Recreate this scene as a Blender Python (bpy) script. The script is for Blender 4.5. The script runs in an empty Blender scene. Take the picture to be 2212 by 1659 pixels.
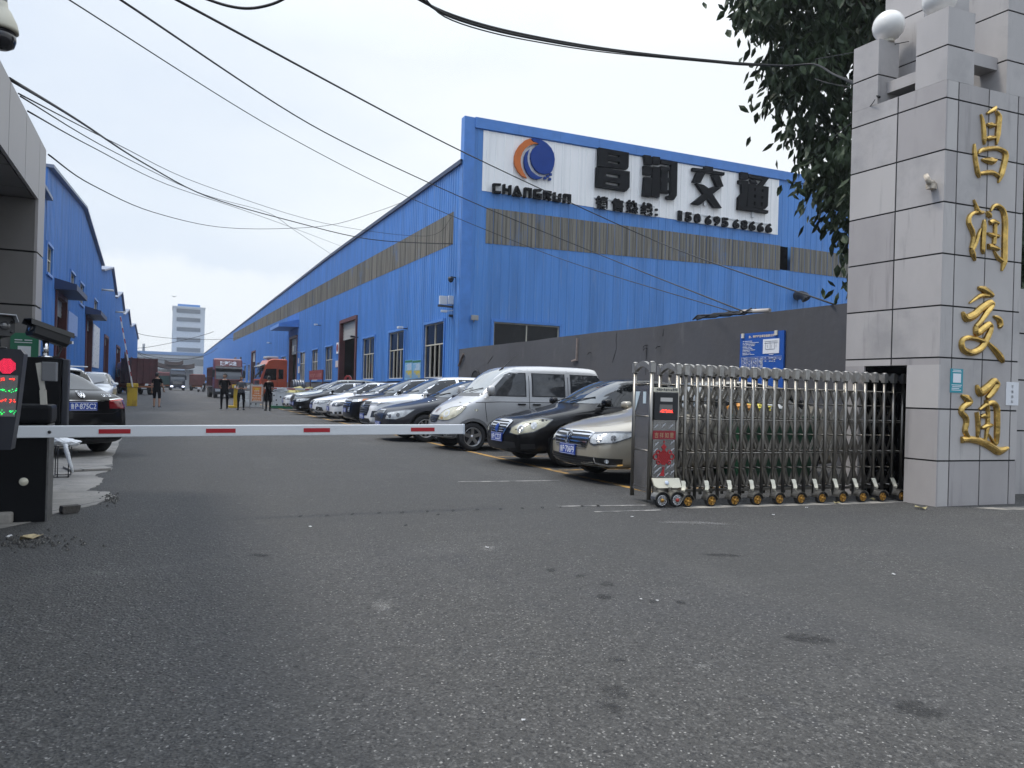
import bpy, bmesh, math, random
from math import sin, cos, pi, radians, sqrt, atan2
from mathutils import Vector, Matrix
from mathutils.bvhtree import BVHTree

random.seed(7)
S = bpy.context.scene
HAZE = 0.0005
COL = S.collection

# ------------------------------------------------------------------ camera
YAW, PITCH, ROLL, EYE = radians(24.8), radians(0.1), radians(1.6), 1.25
FOC, PCX, PCY = 1620.0, 1106.0, 846.0          # measured on a 2212 x 1659 view of the photograph
FW = Vector((sin(YAW) * cos(PITCH), cos(YAW) * cos(PITCH), sin(PITCH)))
R0 = Vector((cos(YAW), -sin(YAW), 0)); U0 = R0.cross(FW)
RT = R0 * cos(ROLL) + U0 * sin(ROLL); UP = -R0 * sin(ROLL) + U0 * cos(ROLL)
CAMP = Vector((0, 0, EYE))
cd = bpy.data.cameras.new('camera'); cam = bpy.data.objects.new('camera', cd); COL.objects.link(cam)
cd.sensor_width = 36; cd.lens = FOC / 2212 * 36; cd.shift_y = (PCY - 829.5) / 2212
cd.clip_start = 0.05; cd.clip_end = 3000
cam.matrix_world = Matrix(((RT.x, UP.x, -FW.x, CAMP.x), (RT.y, UP.y, -FW.y, CAMP.y), (RT.z, UP.z, -FW.z, CAMP.z), (0, 0, 0, 1)))
S.camera = cam

# ------------------------------------------------------------------ sky, sun, exposure
S.view_settings.view_transform = 'Standard'; S.view_settings.look = 'None'
S.view_settings.exposure = 0.70; S.view_settings.gamma = 1.0
SUN_EL, SUN_AZ = radians(62), radians(-70)      # azimuth from +Y towards +X
world = bpy.data.worlds.new('World'); S.world = world; world.use_nodes = True
wt = world.node_tree; wt.nodes.clear()
def wn(t): return wt.nodes.new(t)
wo = wn('ShaderNodeOutputWorld'); wb = wn('ShaderNodeBackground'); wb.inputs[1].default_value = 0.1
sky = wn('ShaderNodeTexSky'); sky.sky_type = 'NISHITA'; sky.sun_disc = False
sky.sun_elevation = SUN_EL; sky.sun_rotation = SUN_AZ; sky.dust_density = 3.0; sky.air_density = 1.0
tc = wn('ShaderNodeTexCoord')
L = wt.links.new
def wmath(op, a, b=None):
    n = wn('ShaderNodeMath'); n.operation = op
    for i, x in enumerate((a, b)):
        if x is None: continue
        if isinstance(x, (int, float)): n.inputs[i].default_value = x
        else: L(x, n.inputs[i])
    return n.outputs[0]
mp = wn('ShaderNodeMapping'); mp.inputs['Scale'].default_value = (1, 1, 2.8); mp.inputs['Location'].default_value = (.3, .9, .2)
nz = wn('ShaderNodeTexNoise'); nz.inputs['Scale'].default_value = 2.6; nz.inputs['Detail'].default_value = 8; nz.inputs['Roughness'].default_value = 0.55
dt = wn('ShaderNodeVectorMath'); dt.operation = 'DOT_PRODUCT'; dt.inputs[1].default_value = (0.954, 0.30, 0.0)      # the cloud thins towards the right
mr1 = wn('ShaderNodeMapRange'); mr1.inputs['From Min'].default_value = 0.02; mr1.inputs['From Max'].default_value = 0.72
L(tc.outputs['Generated'], mp.inputs[0]); L(mp.outputs[0], nz.inputs['Vector']); L(tc.outputs['Generated'], dt.inputs[0]); L(dt.outputs['Value'], mr1.inputs['Value'])
fac = wmath('ADD', wmath('MULTIPLY', mr1.outputs[0], 0.95), wmath('MULTIPLY', wmath('SUBTRACT', nz.outputs['Fac'], 0.5), 0.9))
rp = wn('ShaderNodeValToRGB'); rp.color_ramp.elements[0].position = 0.0; rp.color_ramp.elements[1].position = 0.85
rp.color_ramp.elements[0].color = (4.45, 5.05, 6.0, 1); rp.color_ramp.elements[1].color = (6.3, 6.6, 6.7, 1)
L(fac, rp.inputs[0])
# a cumulus bank low over the street, and the bright zenith of an overcast sky
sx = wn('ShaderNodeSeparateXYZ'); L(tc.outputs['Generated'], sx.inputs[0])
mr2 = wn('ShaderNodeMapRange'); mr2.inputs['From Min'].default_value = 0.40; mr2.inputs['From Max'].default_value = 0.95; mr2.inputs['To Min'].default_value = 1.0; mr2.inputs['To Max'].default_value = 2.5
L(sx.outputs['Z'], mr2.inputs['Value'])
nb = wn('ShaderNodeTexNoise'); nb.inputs['Scale'].default_value = 9; nb.inputs['Detail'].default_value = 8; L(tc.outputs['Generated'], nb.inputs['Vector'])
edge_ = wmath('ADD', sx.outputs['Z'], wmath('MULTIPLY', wmath('SUBTRACT', nb.outputs['Fac'], 0.5), 0.16))
mr3 = wn('ShaderNodeMapRange'); mr3.inputs['From Min'].default_value = 0.165; mr3.inputs['From Max'].default_value = 0.145; mr3.inputs['To Max'].default_value = 0.75
L(edge_, mr3.inputs['Value'])
bank = wn('ShaderNodeMix'); bank.data_type = 'RGBA'; bank.inputs[7].default_value = (6.3, 6.55, 6.75, 1); L(mr3.outputs[0], bank.inputs['Factor']); L(rp.outputs[0], bank.inputs[6])
mx = wn('ShaderNodeMix'); mx.data_type = 'RGBA'; mx.inputs['Factor'].default_value = 0.92
L(sky.outputs[0], mx.inputs[6]); L(bank.outputs[2], mx.inputs[7])
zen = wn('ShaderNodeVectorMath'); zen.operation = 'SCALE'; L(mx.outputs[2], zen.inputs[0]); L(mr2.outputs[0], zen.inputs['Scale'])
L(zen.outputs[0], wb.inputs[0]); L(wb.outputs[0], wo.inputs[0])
sd = bpy.data.lights.new('sun', 'SUN'); sd.energy = 1.5; sd.angle = radians(10); sd.color = (1, 0.94, 0.85)
sun = bpy.data.objects.new('sun', sd); COL.objects.link(sun)
sdir = Vector((sin(SUN_AZ) * cos(SUN_EL), cos(SUN_AZ) * cos(SUN_EL), sin(SUN_EL)))
sun.rotation_euler = sdir.to_track_quat('Z', 'Y').to_euler()

# ------------------------------------------------------------------ measuring: a point of the photograph on a known plane
def ray(u, v): return FW + RT * ((u - PCX) / FOC) + UP * ((PCY - v) / FOC)
def at_x(u, v, X):
    d = ray(u, v); return CAMP + d * (X / d.x)
def at_y(u, v, Y):
    d = ray(u, v); return CAMP + d * (Y / d.y)
def at_z(u, v, z=0.0):
    d = ray(u, v); return CAMP + d * ((z - EYE) / d.z)
def at_d(u, v, dep): return CAMP + ray(u, v) * dep
def on_plane(u, v, p0, ax):
    d = ray(u, v); n = Vector((-ax.y, ax.x, 0)); t = (p0 - CAMP).dot(n) / d.dot(n); q = CAMP + d * t
    return (q - p0).dot(ax), q.z
def crop(ox, oy, s): return lambda x, y: ((ox + x / s) * .54, (oy + y / s) * .54)

# ------------------------------------------------------------------ object helpers
def tag(o, label=None, cat=None, group=None, kind=None):
    if label: o['label'] = label
    if cat: o['category'] = cat
    if group: o['group'] = group
    if kind: o['kind'] = kind
    return o
def thing(name, label, cat, loc=(0, 0, 0), rz=0.0, group=None):
    o = bpy.data.objects.new(name, None); COL.objects.link(o)
    o.empty_display_size = 0.2; o.location = loc; o.rotation_euler = (0, 0, rz)
    return tag(o, label, cat, group)
def link(name, mesh, m=None, parent=None):
    if m is not None:
        mesh.materials.clear()
        for q in (m if isinstance(m, (list, tuple)) else [m]): mesh.materials.append(q)
    o = bpy.data.objects.new(name, mesh); COL.objects.link(o)
    if parent is not None: o.parent = parent
    return o
def copy_tree(o, parent=None):
    c = o.copy(); COL.objects.link(c)
    if parent is not None: c.parent = parent
    for ch in list(o.children): copy_tree(ch, c)
    return c

class MB:
    """collects shapes into one mesh"""
    def __init__(s): s.v = []; s.f = []; s.mi = []; s.sm = []; s.cur = 0
    def add(s, vs, fs, smooth=False):
        b = len(s.v); s.v += [tuple(p) for p in vs]
        for f in fs: s.f.append([b + i for i in f]); s.mi.append(s.cur); s.sm.append(smooth)
        return s
    def box(s, x0, x1, y0, y1, z0, z1, M=None, bev=0.0):
        if bev > 0:
            bm = bmesh.new(); bmesh.ops.create_cube(bm, size=1)
            for v in bm.verts: v.co = Vector(((x0 + x1) / 2 + v.co.x * (x1 - x0), (y0 + y1) / 2 + v.co.y * (y1 - y0), (z0 + z1) / 2 + v.co.z * (z1 - z0)))
            bmesh.ops.bevel(bm, geom=bm.edges[:], offset=bev, segments=2, affect='EDGES', profile=0.6)
            return s.bm(bm, M)
        p = [Vector(q) for q in ((x0, y0, z0), (x1, y0, z0), (x1, y1, z0), (x0, y1, z0), (x0, y0, z1), (x1, y0, z1), (x1, y1, z1), (x0, y1, z1))]
        if M is not None: p = [M @ q for q in p]
        return s.add(p, [(3, 2, 1, 0), (4, 5, 6, 7), (0, 1, 5, 4), (1, 2, 6, 5), (2, 3, 7, 6), (3, 0, 4, 7)])
    def bm(s, bm, M=None, smooth=False):
        bm.verts.index_update(); vs = [(M @ v.co) if M is not None else v.co.copy() for v in bm.verts]
        s.add(vs, [[v.index for v in f.verts] for f in bm.faces], smooth); bm.free(); return s
    def tube(s, pts, r, n=8, caps=True, smooth=True):
        pts = [Vector(p) for p in pts]; rs = r if isinstance(r, (list, tuple)) else [r] * len(pts)
        t0 = (pts[1] - pts[0]).normalized(); up = Vector((0, 0, 1)) if abs(t0.z) < 0.9 else Vector((1, 0, 0))
        vs = []; a = t0.cross(up).normalized()
        for i, p in enumerate(pts):
            t = (pts[min(i + 1, len(pts) - 1)] - pts[max(i - 1, 0)]).normalized()
            a = (a - t * a.dot(t))
            a = a.normalized() if a.length > 1e-6 else t.orthogonal().normalized()
            b = t.cross(a)
            for k in range(n): vs.append(p + (a * cos(2 * pi * k / n) + b * sin(2 * pi * k / n)) * rs[i])
        fs = [(i * n + k, i * n + (k + 1) % n, (i + 1) * n + (k + 1) % n, (i + 1) * n + k) for i in range(len(pts) - 1) for k in range(n)]
        s.add(vs, fs, smooth)
        if caps:
            b = len(s.v) - len(vs); m = len(pts)
            s.f.append([b + k for k in range(n)][::-1]); s.mi.append(s.cur); s.sm.append(False)
            s.f.append([b + (m - 1) * n + k for k in range(n)]); s.mi.append(s.cur); s.sm.append(False)
        return s
    def bar(s, p0, p1, w, h, up=(0, 0, 1)):
        p0, p1 = Vector(p0), Vector(p1); t = (p1 - p0).normalized(); a = t.cross(Vector(up))
        a = a.normalized() if a.length > 1e-5 else t.orthogonal().normalized()
        b = a.cross(t)
        c = [a * w / 2 * i + b * h / 2 * j for i, j in ((-1, -1), (1, -1), (1, 1), (-1, 1))]
        return s.add([p0 + q for q in c] + [p1 + q for q in c], [(0, 1, 2, 3), (7, 6, 5, 4), (0, 4, 5, 1), (1, 5, 6, 2), (2, 6, 7, 3), (3, 7, 4, 0)])
    def lathe(s, prof, n=24, M=None, smooth=True):
        """prof (radius, height) turned about Z"""
        vs = [Vector((r * cos(2 * pi * k / n), r * sin(2 * pi * k / n), z)) for r, z in prof for k in range(n)]
        if M is not None: vs = [M @ v for v in vs]
        m = len(prof)
        fs = [(i * n + k, i * n + (k + 1) % n, (i + 1) * n + (k + 1) % n, (i + 1) * n + k) for i in range(m - 1) for k in range(n)]
        s.add(vs, fs, smooth)
        b = len(s.v) - len(vs)
        for i in (0, m - 1):
            if prof[i][0] > 1e-4: s.f.append([b + i * n + k for k in range(n)][:: -1 if i == 0 else 1]); s.mi.append(s.cur); s.sm.append(False)
        return s
    def prism(s, poly, fn, d0, d1, holes=()):
        """poly in 2D; fn(a, b, d) gives the 3D point; extruded between d0 (back) and d1 (front)"""
        bm = bmesh.new(); ed = []
        for lp in [poly] + list(holes):
            vs = [bm.verts.new((x, y, 0)) for x, y in lp]
            for i in range(len(vs)): ed.append(bm.edges.new((vs[i], vs[(i + 1) % len(vs)])))
        if holes: bmesh.ops.triangle_fill(bm, edges=ed, use_beauty=True, use_dissolve=False)
        else: bm.faces.new([v for v in bm.verts])
        bm.verts.index_update(); n = len(bm.verts); P = [(v.co.x, v.co.y) for v in bm.verts]
        fs = [[v.index for v in f.verts] for f in bm.faces]; es = [(e.verts[0].index, e.verts[1].index) for e in bm.edges if len(e.link_faces) == 1]
        bm.free()
        vs = [fn(x, y, d1) for x, y in P] + [fn(x, y, d0) for x, y in P]
        return s.add(vs, fs + [[i + n for i in f][::-1] for f in fs] + [(a, b, b + n, a + n) for a, b in es])
    def build(s, name, m=None, parent=None, fix=True):
        me = bpy.data.meshes.new(name); me.from_pydata(s.v, [], s.f)
        if m is not None:
            for q in (m if isinstance(m, (list, tuple)) else [m]): me.materials.append(q)
        me.polygons.foreach_set('material_index', s.mi); me.polygons.foreach_set('use_smooth', s.sm)
        if fix:
            bm = bmesh.new(); bm.from_mesh(me); bmesh.ops.recalc_face_normals(bm, faces=bm.faces[:]); bm.to_mesh(me); bm.free()
        me.update(); o = bpy.data.objects.new(name, me); COL.objects.link(o)
        if parent is not None: o.parent = parent
        return o
def T(x, y, z, rx=0, ry=0, rz=0): return Matrix.Translation((x, y, z)) @ Matrix.Rotation(rz, 4, 'Z') @ Matrix.Rotation(ry, 4, 'Y') @ Matrix.Rotation(rx, 4, 'X')

TMP = bpy.data.scenes.new('workshop')            # a side scene where modifiers and text become plain meshes
def bake(o):
    TMP.collection.objects.link(o); vl = TMP.view_layers[0]; vl.update(); dg = vl.depsgraph; dg.update()
    me = bpy.data.meshes.new_from_object(o.evaluated_get(dg), depsgraph=dg)
    TMP.collection.objects.unlink(o); return me
_txt = {}
def text_pts(body, bold=0.0, depth=0.0):
    k = (body, bold, depth)
    if k not in _txt:
        c = bpy.data.curves.new('text', 'FONT'); c.body = body; c.size = 1; c.offset = bold; c.extrude = depth; c.resolution_u = 3
        o = bpy.data.objects.new('text', c); me = bake(o)
        vs = [v.co.copy() for v in me.vertices]; fs = [list(p.vertices) for p in me.polygons]
        bpy.data.objects.remove(o); bpy.data.meshes.remove(me); _txt[k] = (vs, fs)
    return _txt[k]
def put_text(mb, body, fn, a0, a1, b0, b1, d=0.0, thick=0.0, bold=0.0):
    """fits the text into the rectangle a0..a1 x b0..b1; fn(a, b, depth) -> point"""
    vs, fs = text_pts(body, bold, 0.5 if thick > 0 else 0.0)
    xs = [v.x for v in vs]; ys = [v.y for v in vs]; x0, x1, y0, y1 = min(xs), max(xs), min(ys), max(ys)
    mb.add([fn(a0 + (v.x - x0) / (x1 - x0) * (a1 - a0), b0 + (v.y - y0) / (y1 - y0) * (b1 - b0), d + (v.z + 0.5) * thick if thick > 0 else d) for v in vs], fs)

# ------------------------------------------------------------------ materials
_m = {}
def mat(name, col, rough=0.6, metal=0.0, var=0.0, vscale=3.0, stretch=(1, 1, 1), bump=0.0, bscale=40.0, coat=0.0, spec=0.5, emit=0.0, col2=None, detail=5.0):
    if name in _m: return _m[name]
    m = bpy.data.materials.new(name); m.use_nodes = True; nt = m.node_tree; b = nt.nodes['Principled BSDF']
    b.inputs['Base Color'].default_value = (*col, 1); b.inputs['Roughness'].default_value = rough; b.inputs['Metallic'].default_value = metal
    b.inputs['Coat Weight'].default_value = coat; b.inputs['Coat Roughness'].default_value = 0.04; b.inputs['Specular IOR Level'].default_value = spec
    if emit > 0: b.inputs['Emission Color'].default_value = (*col, 1); b.inputs['Emission Strength'].default_value = emit
    if var > 0 or bump > 0 or col2:
        t = nt.nodes.new('ShaderNodeTexCoord')
    if var > 0 or col2:
        mpn = nt.nodes.new('ShaderNodeMapping'); mpn.inputs['Scale'].default_value = stretch
        n = nt.nodes.new('ShaderNodeTexNoise'); n.inputs['Scale'].default_value = vscale; n.inputs['Detail'].default_value = detail; n.inputs['Roughness'].default_value = 0.6
        r = nt.nodes.new('ShaderNodeValToRGB'); r.color_ramp.elements[0].position = 0.3; r.color_ramp.elements[1].position = 0.7
        c2 = col2 if col2 else tuple(min(1, c * (1 + var)) for c in col); c1 = col if col2 else tuple(c * (1 - var) for c in col)
        r.color_ramp.elements[0].color = (*c1, 1); r.color_ramp.elements[1].color = (*c2, 1)
        nt.links.new(t.outputs['Object'], mpn.inputs[0]); nt.links.new(mpn.outputs[0], n.inputs['Vector']); nt.links.new(n.outputs['Fac'], r.inputs[0])
        nt.links.new(r.outputs[0], b.inputs['Base Color'])
    if bump > 0:
        n2 = nt.nodes.new('ShaderNodeTexNoise'); n2.inputs['Scale'].default_value = bscale; n2.inputs['Detail'].default_value = 4
        bp = nt.nodes.new('ShaderNodeBump'); bp.inputs['Strength'].default_value = bump; bp.inputs['Distance'].default_value = 0.02
        nt.links.new(t.outputs['Object'], n2.inputs['Vector']); nt.links.new(n2.outputs['Fac'], bp.inputs['Height']); nt.links.new(bp.outputs[0], b.inputs['Normal'])
    _m[name] = m; return m
def layered(name, base, layers, rough=0.8, bump=None, metal=0.0, spec=0.3):
    """base colour with mask layers: (colour, scale, stretch, lo, hi, strength, kind)"""
    m = bpy.data.materials.new(name); m.use_nodes = True; nt = m.node_tree; b = nt.nodes['Principled BSDF']
    b.inputs['Roughness'].default_value = rough; b.inputs['Metallic'].default_value = metal; b.inputs['Specular IOR Level'].default_value = spec
    t = nt.nodes.new('ShaderNodeTexCoord'); rgb = nt.nodes.new('ShaderNodeRGB'); rgb.outputs[0].default_value = (*base, 1); out = rgb.outputs[0]
    for i, (c, sc, st, lo, hi, strg, kind) in enumerate(layers):
        mpn = nt.nodes.new('ShaderNodeMapping'); mpn.inputs['Scale'].default_value = st; mpn.inputs['Location'].default_value = (i * 7.3, i * 3.1, i * 1.7)
        nt.links.new(t.outputs['Object'], mpn.inputs[0])
        if kind == 'v':
            n = nt.nodes.new('ShaderNodeTexVoronoi'); n.inputs['Scale'].default_value = sc; src = n.outputs['Color']
        elif kind == 'e':
            n = nt.nodes.new('ShaderNodeTexVoronoi'); n.feature = 'DISTANCE_TO_EDGE'; n.inputs['Scale'].default_value = sc; src = n.outputs['Distance']
        else:
            n = nt.nodes.new('ShaderNodeTexNoise'); n.inputs['Scale'].default_value = sc; n.inputs['Detail'].default_value = 8; n.inputs['Roughness'].default_value = 0.62; src = n.outputs['Fac']
        nt.links.new(mpn.outputs[0], n.inputs['Vector'])
        mr = nt.nodes.new('ShaderNodeMapRange'); mr.inputs['From Min'].default_value = lo; mr.inputs['From Max'].default_value = hi
        mr.inputs['To Max'].default_value = strg; nt.links.new(src, mr.inputs['Value'])
        mxn = nt.nodes.new('ShaderNodeMix'); mxn.data_type = 'RGBA'; mxn.inputs[7].default_value = (*c, 1)
        nt.links.new(mr.outputs[0], mxn.inputs['Factor']); nt.links.new(out, mxn.inputs[6]); out = mxn.outputs[2]
    nt.links.new(out, b.inputs['Base Color'])
    if bump:
        last = None
        for (sc, strg, dist, kind) in bump:
            n = nt.nodes.new('ShaderNodeTexVoronoi' if kind == 'v' else 'ShaderNodeTexNoise'); n.inputs['Scale'].default_value = sc
            if kind != 'v': n.inputs['Detail'].default_value = 6
            bp = nt.nodes.new('ShaderNodeBump'); bp.inputs['Strength'].default_value = strg; bp.inputs['Distance'].default_value = dist
            nt.links.new(t.outputs['Object'], n.inputs['Vector']); nt.links.new(n.outputs[0], bp.inputs['Height'])
            if last: nt.links.new(last.outputs[0], bp.inputs['Normal'])
            last = bp
        nt.links.new(last.outputs[0], b.inputs['Normal'])
    _m[name] = m; return m
BLACK = mat('black plastic', (0.012, 0.013, 0.016), 0.45)
RUBBER = mat('tyre rubber', (0.018, 0.018, 0.019), 0.85, var=0.3, vscale=9)
GLASS = mat('dark glass', (0.004, 0.005, 0.006), 0.03, spec=0.45)
WIND = mat('windscreen glass', (0.04, 0.05, 0.06), 0.03, spec=0.6, coat=.6)
CHROME = mat('chrome', (0.75, 0.75, 0.76), 0.12, 1.0)
WHITE = mat('white paint', (0.78, 0.79, 0.80), 0.45, var=0.05)
# ================================================================== GROUND
ASPHALT = layered('asphalt', (0.056, 0.0545, 0.052), [
    ((0.055, 0.055, 0.058), 0.35, (1, 0.6, 1), 0.45, 0.62, 0.55, 'n'),
    ((0.105, 0.102, 0.098), 0.8, (0.35, 1.2, 1), 0.52, 0.75, 0.55, 'n'),
    ((0.045, 0.045, 0.047), 2.1, (1.6, 0.5, 1), 0.60, 0.68, 0.65, 'n'),
    ((0.024, 0.024, 0.025), 70, (1, 1, 1), 0.58, 0.9, 0.85, 'v'),
    ((0.135, 0.132, 0.126), 85, (1, 1, 1), 0.62, 0.9, 0.6, 'v'),
    ((0.36, 0.35, 0.33), 125, (1, 1, 1), 0.84, 0.94, 0.7, 'v'),
    ((0.05, 0.05, 0.05), 0.16, (1.6, .35, 1), 0.50, 0.62, 0.5, 'n'),
    ((0.115, 0.112, 0.106), 0.22, (1.4, .4, 1), 0.52, 0.66, 0.45, 'n'),
    ((0.20, 0.195, 0.185), 9, (1, 1, 1), 0.63, 0.78, 0.5, 'n')], 0.78,
    bump=[(70, 0.8, 0.016, 'v'), (26, 0.5, 0.03, 'n'), (1.2, 0.2, 0.05, 'n')], spec=0.35)
g = MB(); g.add([(-600, -600, 0), (600, -600, 0), (600, 600, 0), (-600, 600, 0)], [(0, 1, 2, 3)])
tag(g.build('ground', ASPHALT), kind='structure')
CONC = layered('old concrete', (0.27, 0.255, 0.235), [
    ((0.17, 0.165, 0.155), 1.1, (1, 1, 1), 0.42, 0.62, 0.8, 'n'), ((0.34, 0.32, 0.29), 3.0, (0.5, 1.5, 1), 0.52, 0.7, 0.6, 'n'),
    ((0.10, 0.10, 0.10), 6, (1, 1, 1), 0.60, 0.72, 0.7, 'n'), ((0.07, 0.07, 0.07), 0.55, (1, 1.6, 1), 0.012, 0.0, 0.8, 'e')], 0.9, bump=[(22, 0.5, 0.02, 'n')])
def jag(pts, seed, amp=0.09, n=7):
    r = random.Random(seed); out = []
    for i in range(len(pts) - 1):
        a, b = Vector(pts[i]), Vector(pts[i + 1])
        for k in range(n): out.append(a.lerp(b, k / n) + Vector((r.uniform(-amp, amp), r.uniform(-amp, amp))))
    return out + [Vector(pts[-1])]
c7b = crop(0, 1750, 3.687)
edge = [at_z(*c7b(x, y)).xy for x, y in ((700, 1205), (790, 1120), (1000, 1075), (1400, 1000), (1690, 870), (1600, 810), (1250, 790), (1480, 700), (1500, 610), (1400, 560), (1640, 480), (1640, 420), (1700, 200), (1800, 0))]
ej = jag(edge, 3, 0.025, 5) + jag([(-1.05, 21), (-1.6, 27), (-2.2, 31)], 4, .1, 6)
pad = [(p.x, p.y) for p in ej] + [(-4.8, 31), (-4.8, 6.0), (-1.6, 6.9)]
mb = MB(); mb.prism(pad, lambda a, b, d: Vector((a, b, d)), -0.02, 0.005)
tag(mb.build('concrete_apron', CONC), kind='structure')
YEL = layered('worn yellow road paint', (0.42, 0.24, 0.055), [((0.10, 0.098, 0.095), 7, (1, 1, 1), 0.45, 0.6, 0.9, 'n'), ((0.08, 0.08, 0.08), 1.2, (1, 1, 1), 0.5, 0.64, 0.8, 'n')], 0.8)
mb = MB()
def strip(mb, p, q, w, z=0.004):
    p, q = Vector((*p, z)), Vector((*q, z)); a = (q - p).normalized().cross(Vector((0, 0, 1))) * w / 2
    n = max(2, int((q - p).length / 0.5)); mb.add([x for i in range(n + 1) for x in (p.lerp(q, i / n) + a, p.lerp(q, i / n) - a)], [(2 * i, 2 * i + 1, 2 * i + 3, 2 * i + 2) for i in range(n)])
strip(mb, (5.80, 8.0), (5.84, 62), 0.12)
for y in (8.35, 10.85, 13.35, 16.7, 19.6, 22.9, 26.6, 29.9, 33.3, 36.6, 39.1, 42.0): strip(mb, (5.90, y), (10.9, y), 0.10)
tag(mb.build('parking_lines', YEL), kind='structure')
WLN = layered('worn white road paint', (0.34, 0.33, 0.31), [((0.09, 0.09, 0.09), 5, (1, 1, 1), 0.42, 0.60, 0.95, 'n')], 0.85)
mb = MB(); strip(mb, (4.0, 7.35), (5.05, 7.17), 0.05); strip(mb, (4.2, 6.9), (5.0, 6.82), 0.05); strip(mb, (3.7, 9.7), (5.2, 9.55), 0.06)
tag(mb.build('gate_lines', WLN), kind='structure')
mb = MB()
DUST = layered('pale dust', (0.30, 0.28, 0.245), [((0.10, 0.10, 0.098), 3.0, (1, 1, 1), 0.42, 0.58, 0.9, 'n')], 0.95)
dz = [(9.0, 5.95), (9.7, 5.86), (10.6, 5.9), (11.8, 6.2), (11.8, 5.6), (10.9, 5.45), (9.9, 5.5), (9.3, 5.7)]
mb.prism(dz, lambda a, b, d: Vector((a, b, d)), -0.01, 0.004)
tr = [(5.3, 6.98), (8.6, 6.68), (8.7, 6.52), (7.4, 6.62), (6.5, 6.72), (5.4, 6.84)]
mb.prism(tr, lambda a, b, d: Vector((a, b, d)), -0.01, 0.004)
tag(mb.build('dust_patches', DUST), kind='structure')

# ================================================================== CORRUGATED STEEL
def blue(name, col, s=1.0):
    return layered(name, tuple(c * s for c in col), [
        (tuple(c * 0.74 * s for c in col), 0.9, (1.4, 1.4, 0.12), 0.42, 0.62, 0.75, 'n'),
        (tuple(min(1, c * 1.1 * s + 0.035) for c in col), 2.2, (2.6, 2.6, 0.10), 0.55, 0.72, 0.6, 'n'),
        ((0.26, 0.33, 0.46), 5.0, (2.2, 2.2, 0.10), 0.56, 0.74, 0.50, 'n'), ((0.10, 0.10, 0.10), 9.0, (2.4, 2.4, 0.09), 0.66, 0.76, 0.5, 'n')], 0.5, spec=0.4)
BLUE = blue('blue steel sheet', (0.078, 0.238, 0.585))
BLUE2 = blue('blue steel sheet in shade lane', (0.055, 0.185, 0.495))  # the left sheds' shade is put into this darker blue
BTRIM = mat('blue steel trim', (0.06, 0.20, 0.54), 0.45, var=0.12, vscale=1.5)
FRP = layered('weathered translucent sheet', (0.215, 0.20, 0.168), [
    ((0.075, 0.073, 0.066), 1.6, (5, 5, 0.07), 0.45, 0.60, 0.85, 'n'), ((0.32, 0.30, 0.255), 3.4, (5, 5, 0.06), 0.56, 0.70, 0.7, 'n'),
    ((0.10, 0.19, 0.36), 0.5, (1, 1, 0.8), 0.58, 0.70, 0.55, 'n'), ((0.05, 0.05, 0.048), 5.0, (5, 5, 0.09), 0.60, 0.72, 0.7, 'n')], 0.7)
PLINTH = layered('grey plastered plinth', (0.085, 0.087, 0.093), [((0.055, 0.055, 0.06), 1.2, (1, 1, 1), 0.45, 0.65, 0.6, 'n')], 0.9)
REDST = mat('dark red steel', (0.085, 0.018, 0.02), 0.6, var=0.3, vscale=2)
ALU = mat('cream window bars', (0.50, 0.47, 0.39), 0.5, var=0.15, vscale=3)
PANE = layered('dusty window glass', (0.006, 0.007, 0.009), [((0.035, 0.037, 0.04), 0.9, (1, 1, 1), 0.52, 0.70, 0.6, 'n')], 0.08, spec=0.22)
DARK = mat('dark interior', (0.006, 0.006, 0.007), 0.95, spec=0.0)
SHUT = mat('grey roller shutter', (0.36, 0.36, 0.34), 0.5, var=0.12)
ROOFM = mat('grey blue roof sheet', (0.16, 0.19, 0.26), 0.5, var=0.1)
def corr(mb, s0, s1, z0, z1, fn, pitch=0.3, depth=0.035, rib=0.34):
    """ribbed sheet between s0..s1; z0/z1 are numbers or functions of s; fn(s, out, z) -> point"""
    f0 = z0 if callable(z0) else (lambda s: z0); f1 = z1 if callable(z1) else (lambda s: z1)
    P = [(s0, None)]; k = math.floor(s0 / pitch)
    while k * pitch < s1:
        for f, o in ((0, 0), (1 - rib, 0), (1 - rib * .72, 1), (1 - rib * .28, 1)):
            P.append(((k + f) * pitch, o * depth))
        k += 1
    P.append((s1, None)); P = [p for p in P if s0 - 1e-6 <= p[0] <= s1 + 1e-6]
    P = [(s, o if o is not None else 0.0) for s, o in P]; P.sort(key=lambda p: p[0])
    vs = [q for s, o in P for q in (fn(s, o, f0(s)), fn(s, o, f1(s)))]
    mb.add(vs, [(2 * i, 2 * i + 2, 2 * i + 3, 2 * i + 1) for i in range(len(P) - 1) if P[i + 1][0] - P[i][0] > 1e-5])
def holed(mb, s0, s1, base, top, holes, fn, **k):
    """ribbed wall with rectangular openings (a0, a1, b0, b1)"""
    cuts = sorted({s0, s1} | {h[0] for h in holes} | {h[1] for h in holes})
    for a, b in zip(cuts, cuts[1:]):
        hs = sorted([h for h in holes if h[0] <= a + 1e-6 and h[1] >= b - 1e-6], key=lambda h: h[2]); z = base
        for h in hs:
            if h[2] > z + 0.01: corr(mb, a, b, z, h[2], fn, **k)
            z = h[3]
        corr(mb, a, b, z, top, fn, **k)
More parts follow.
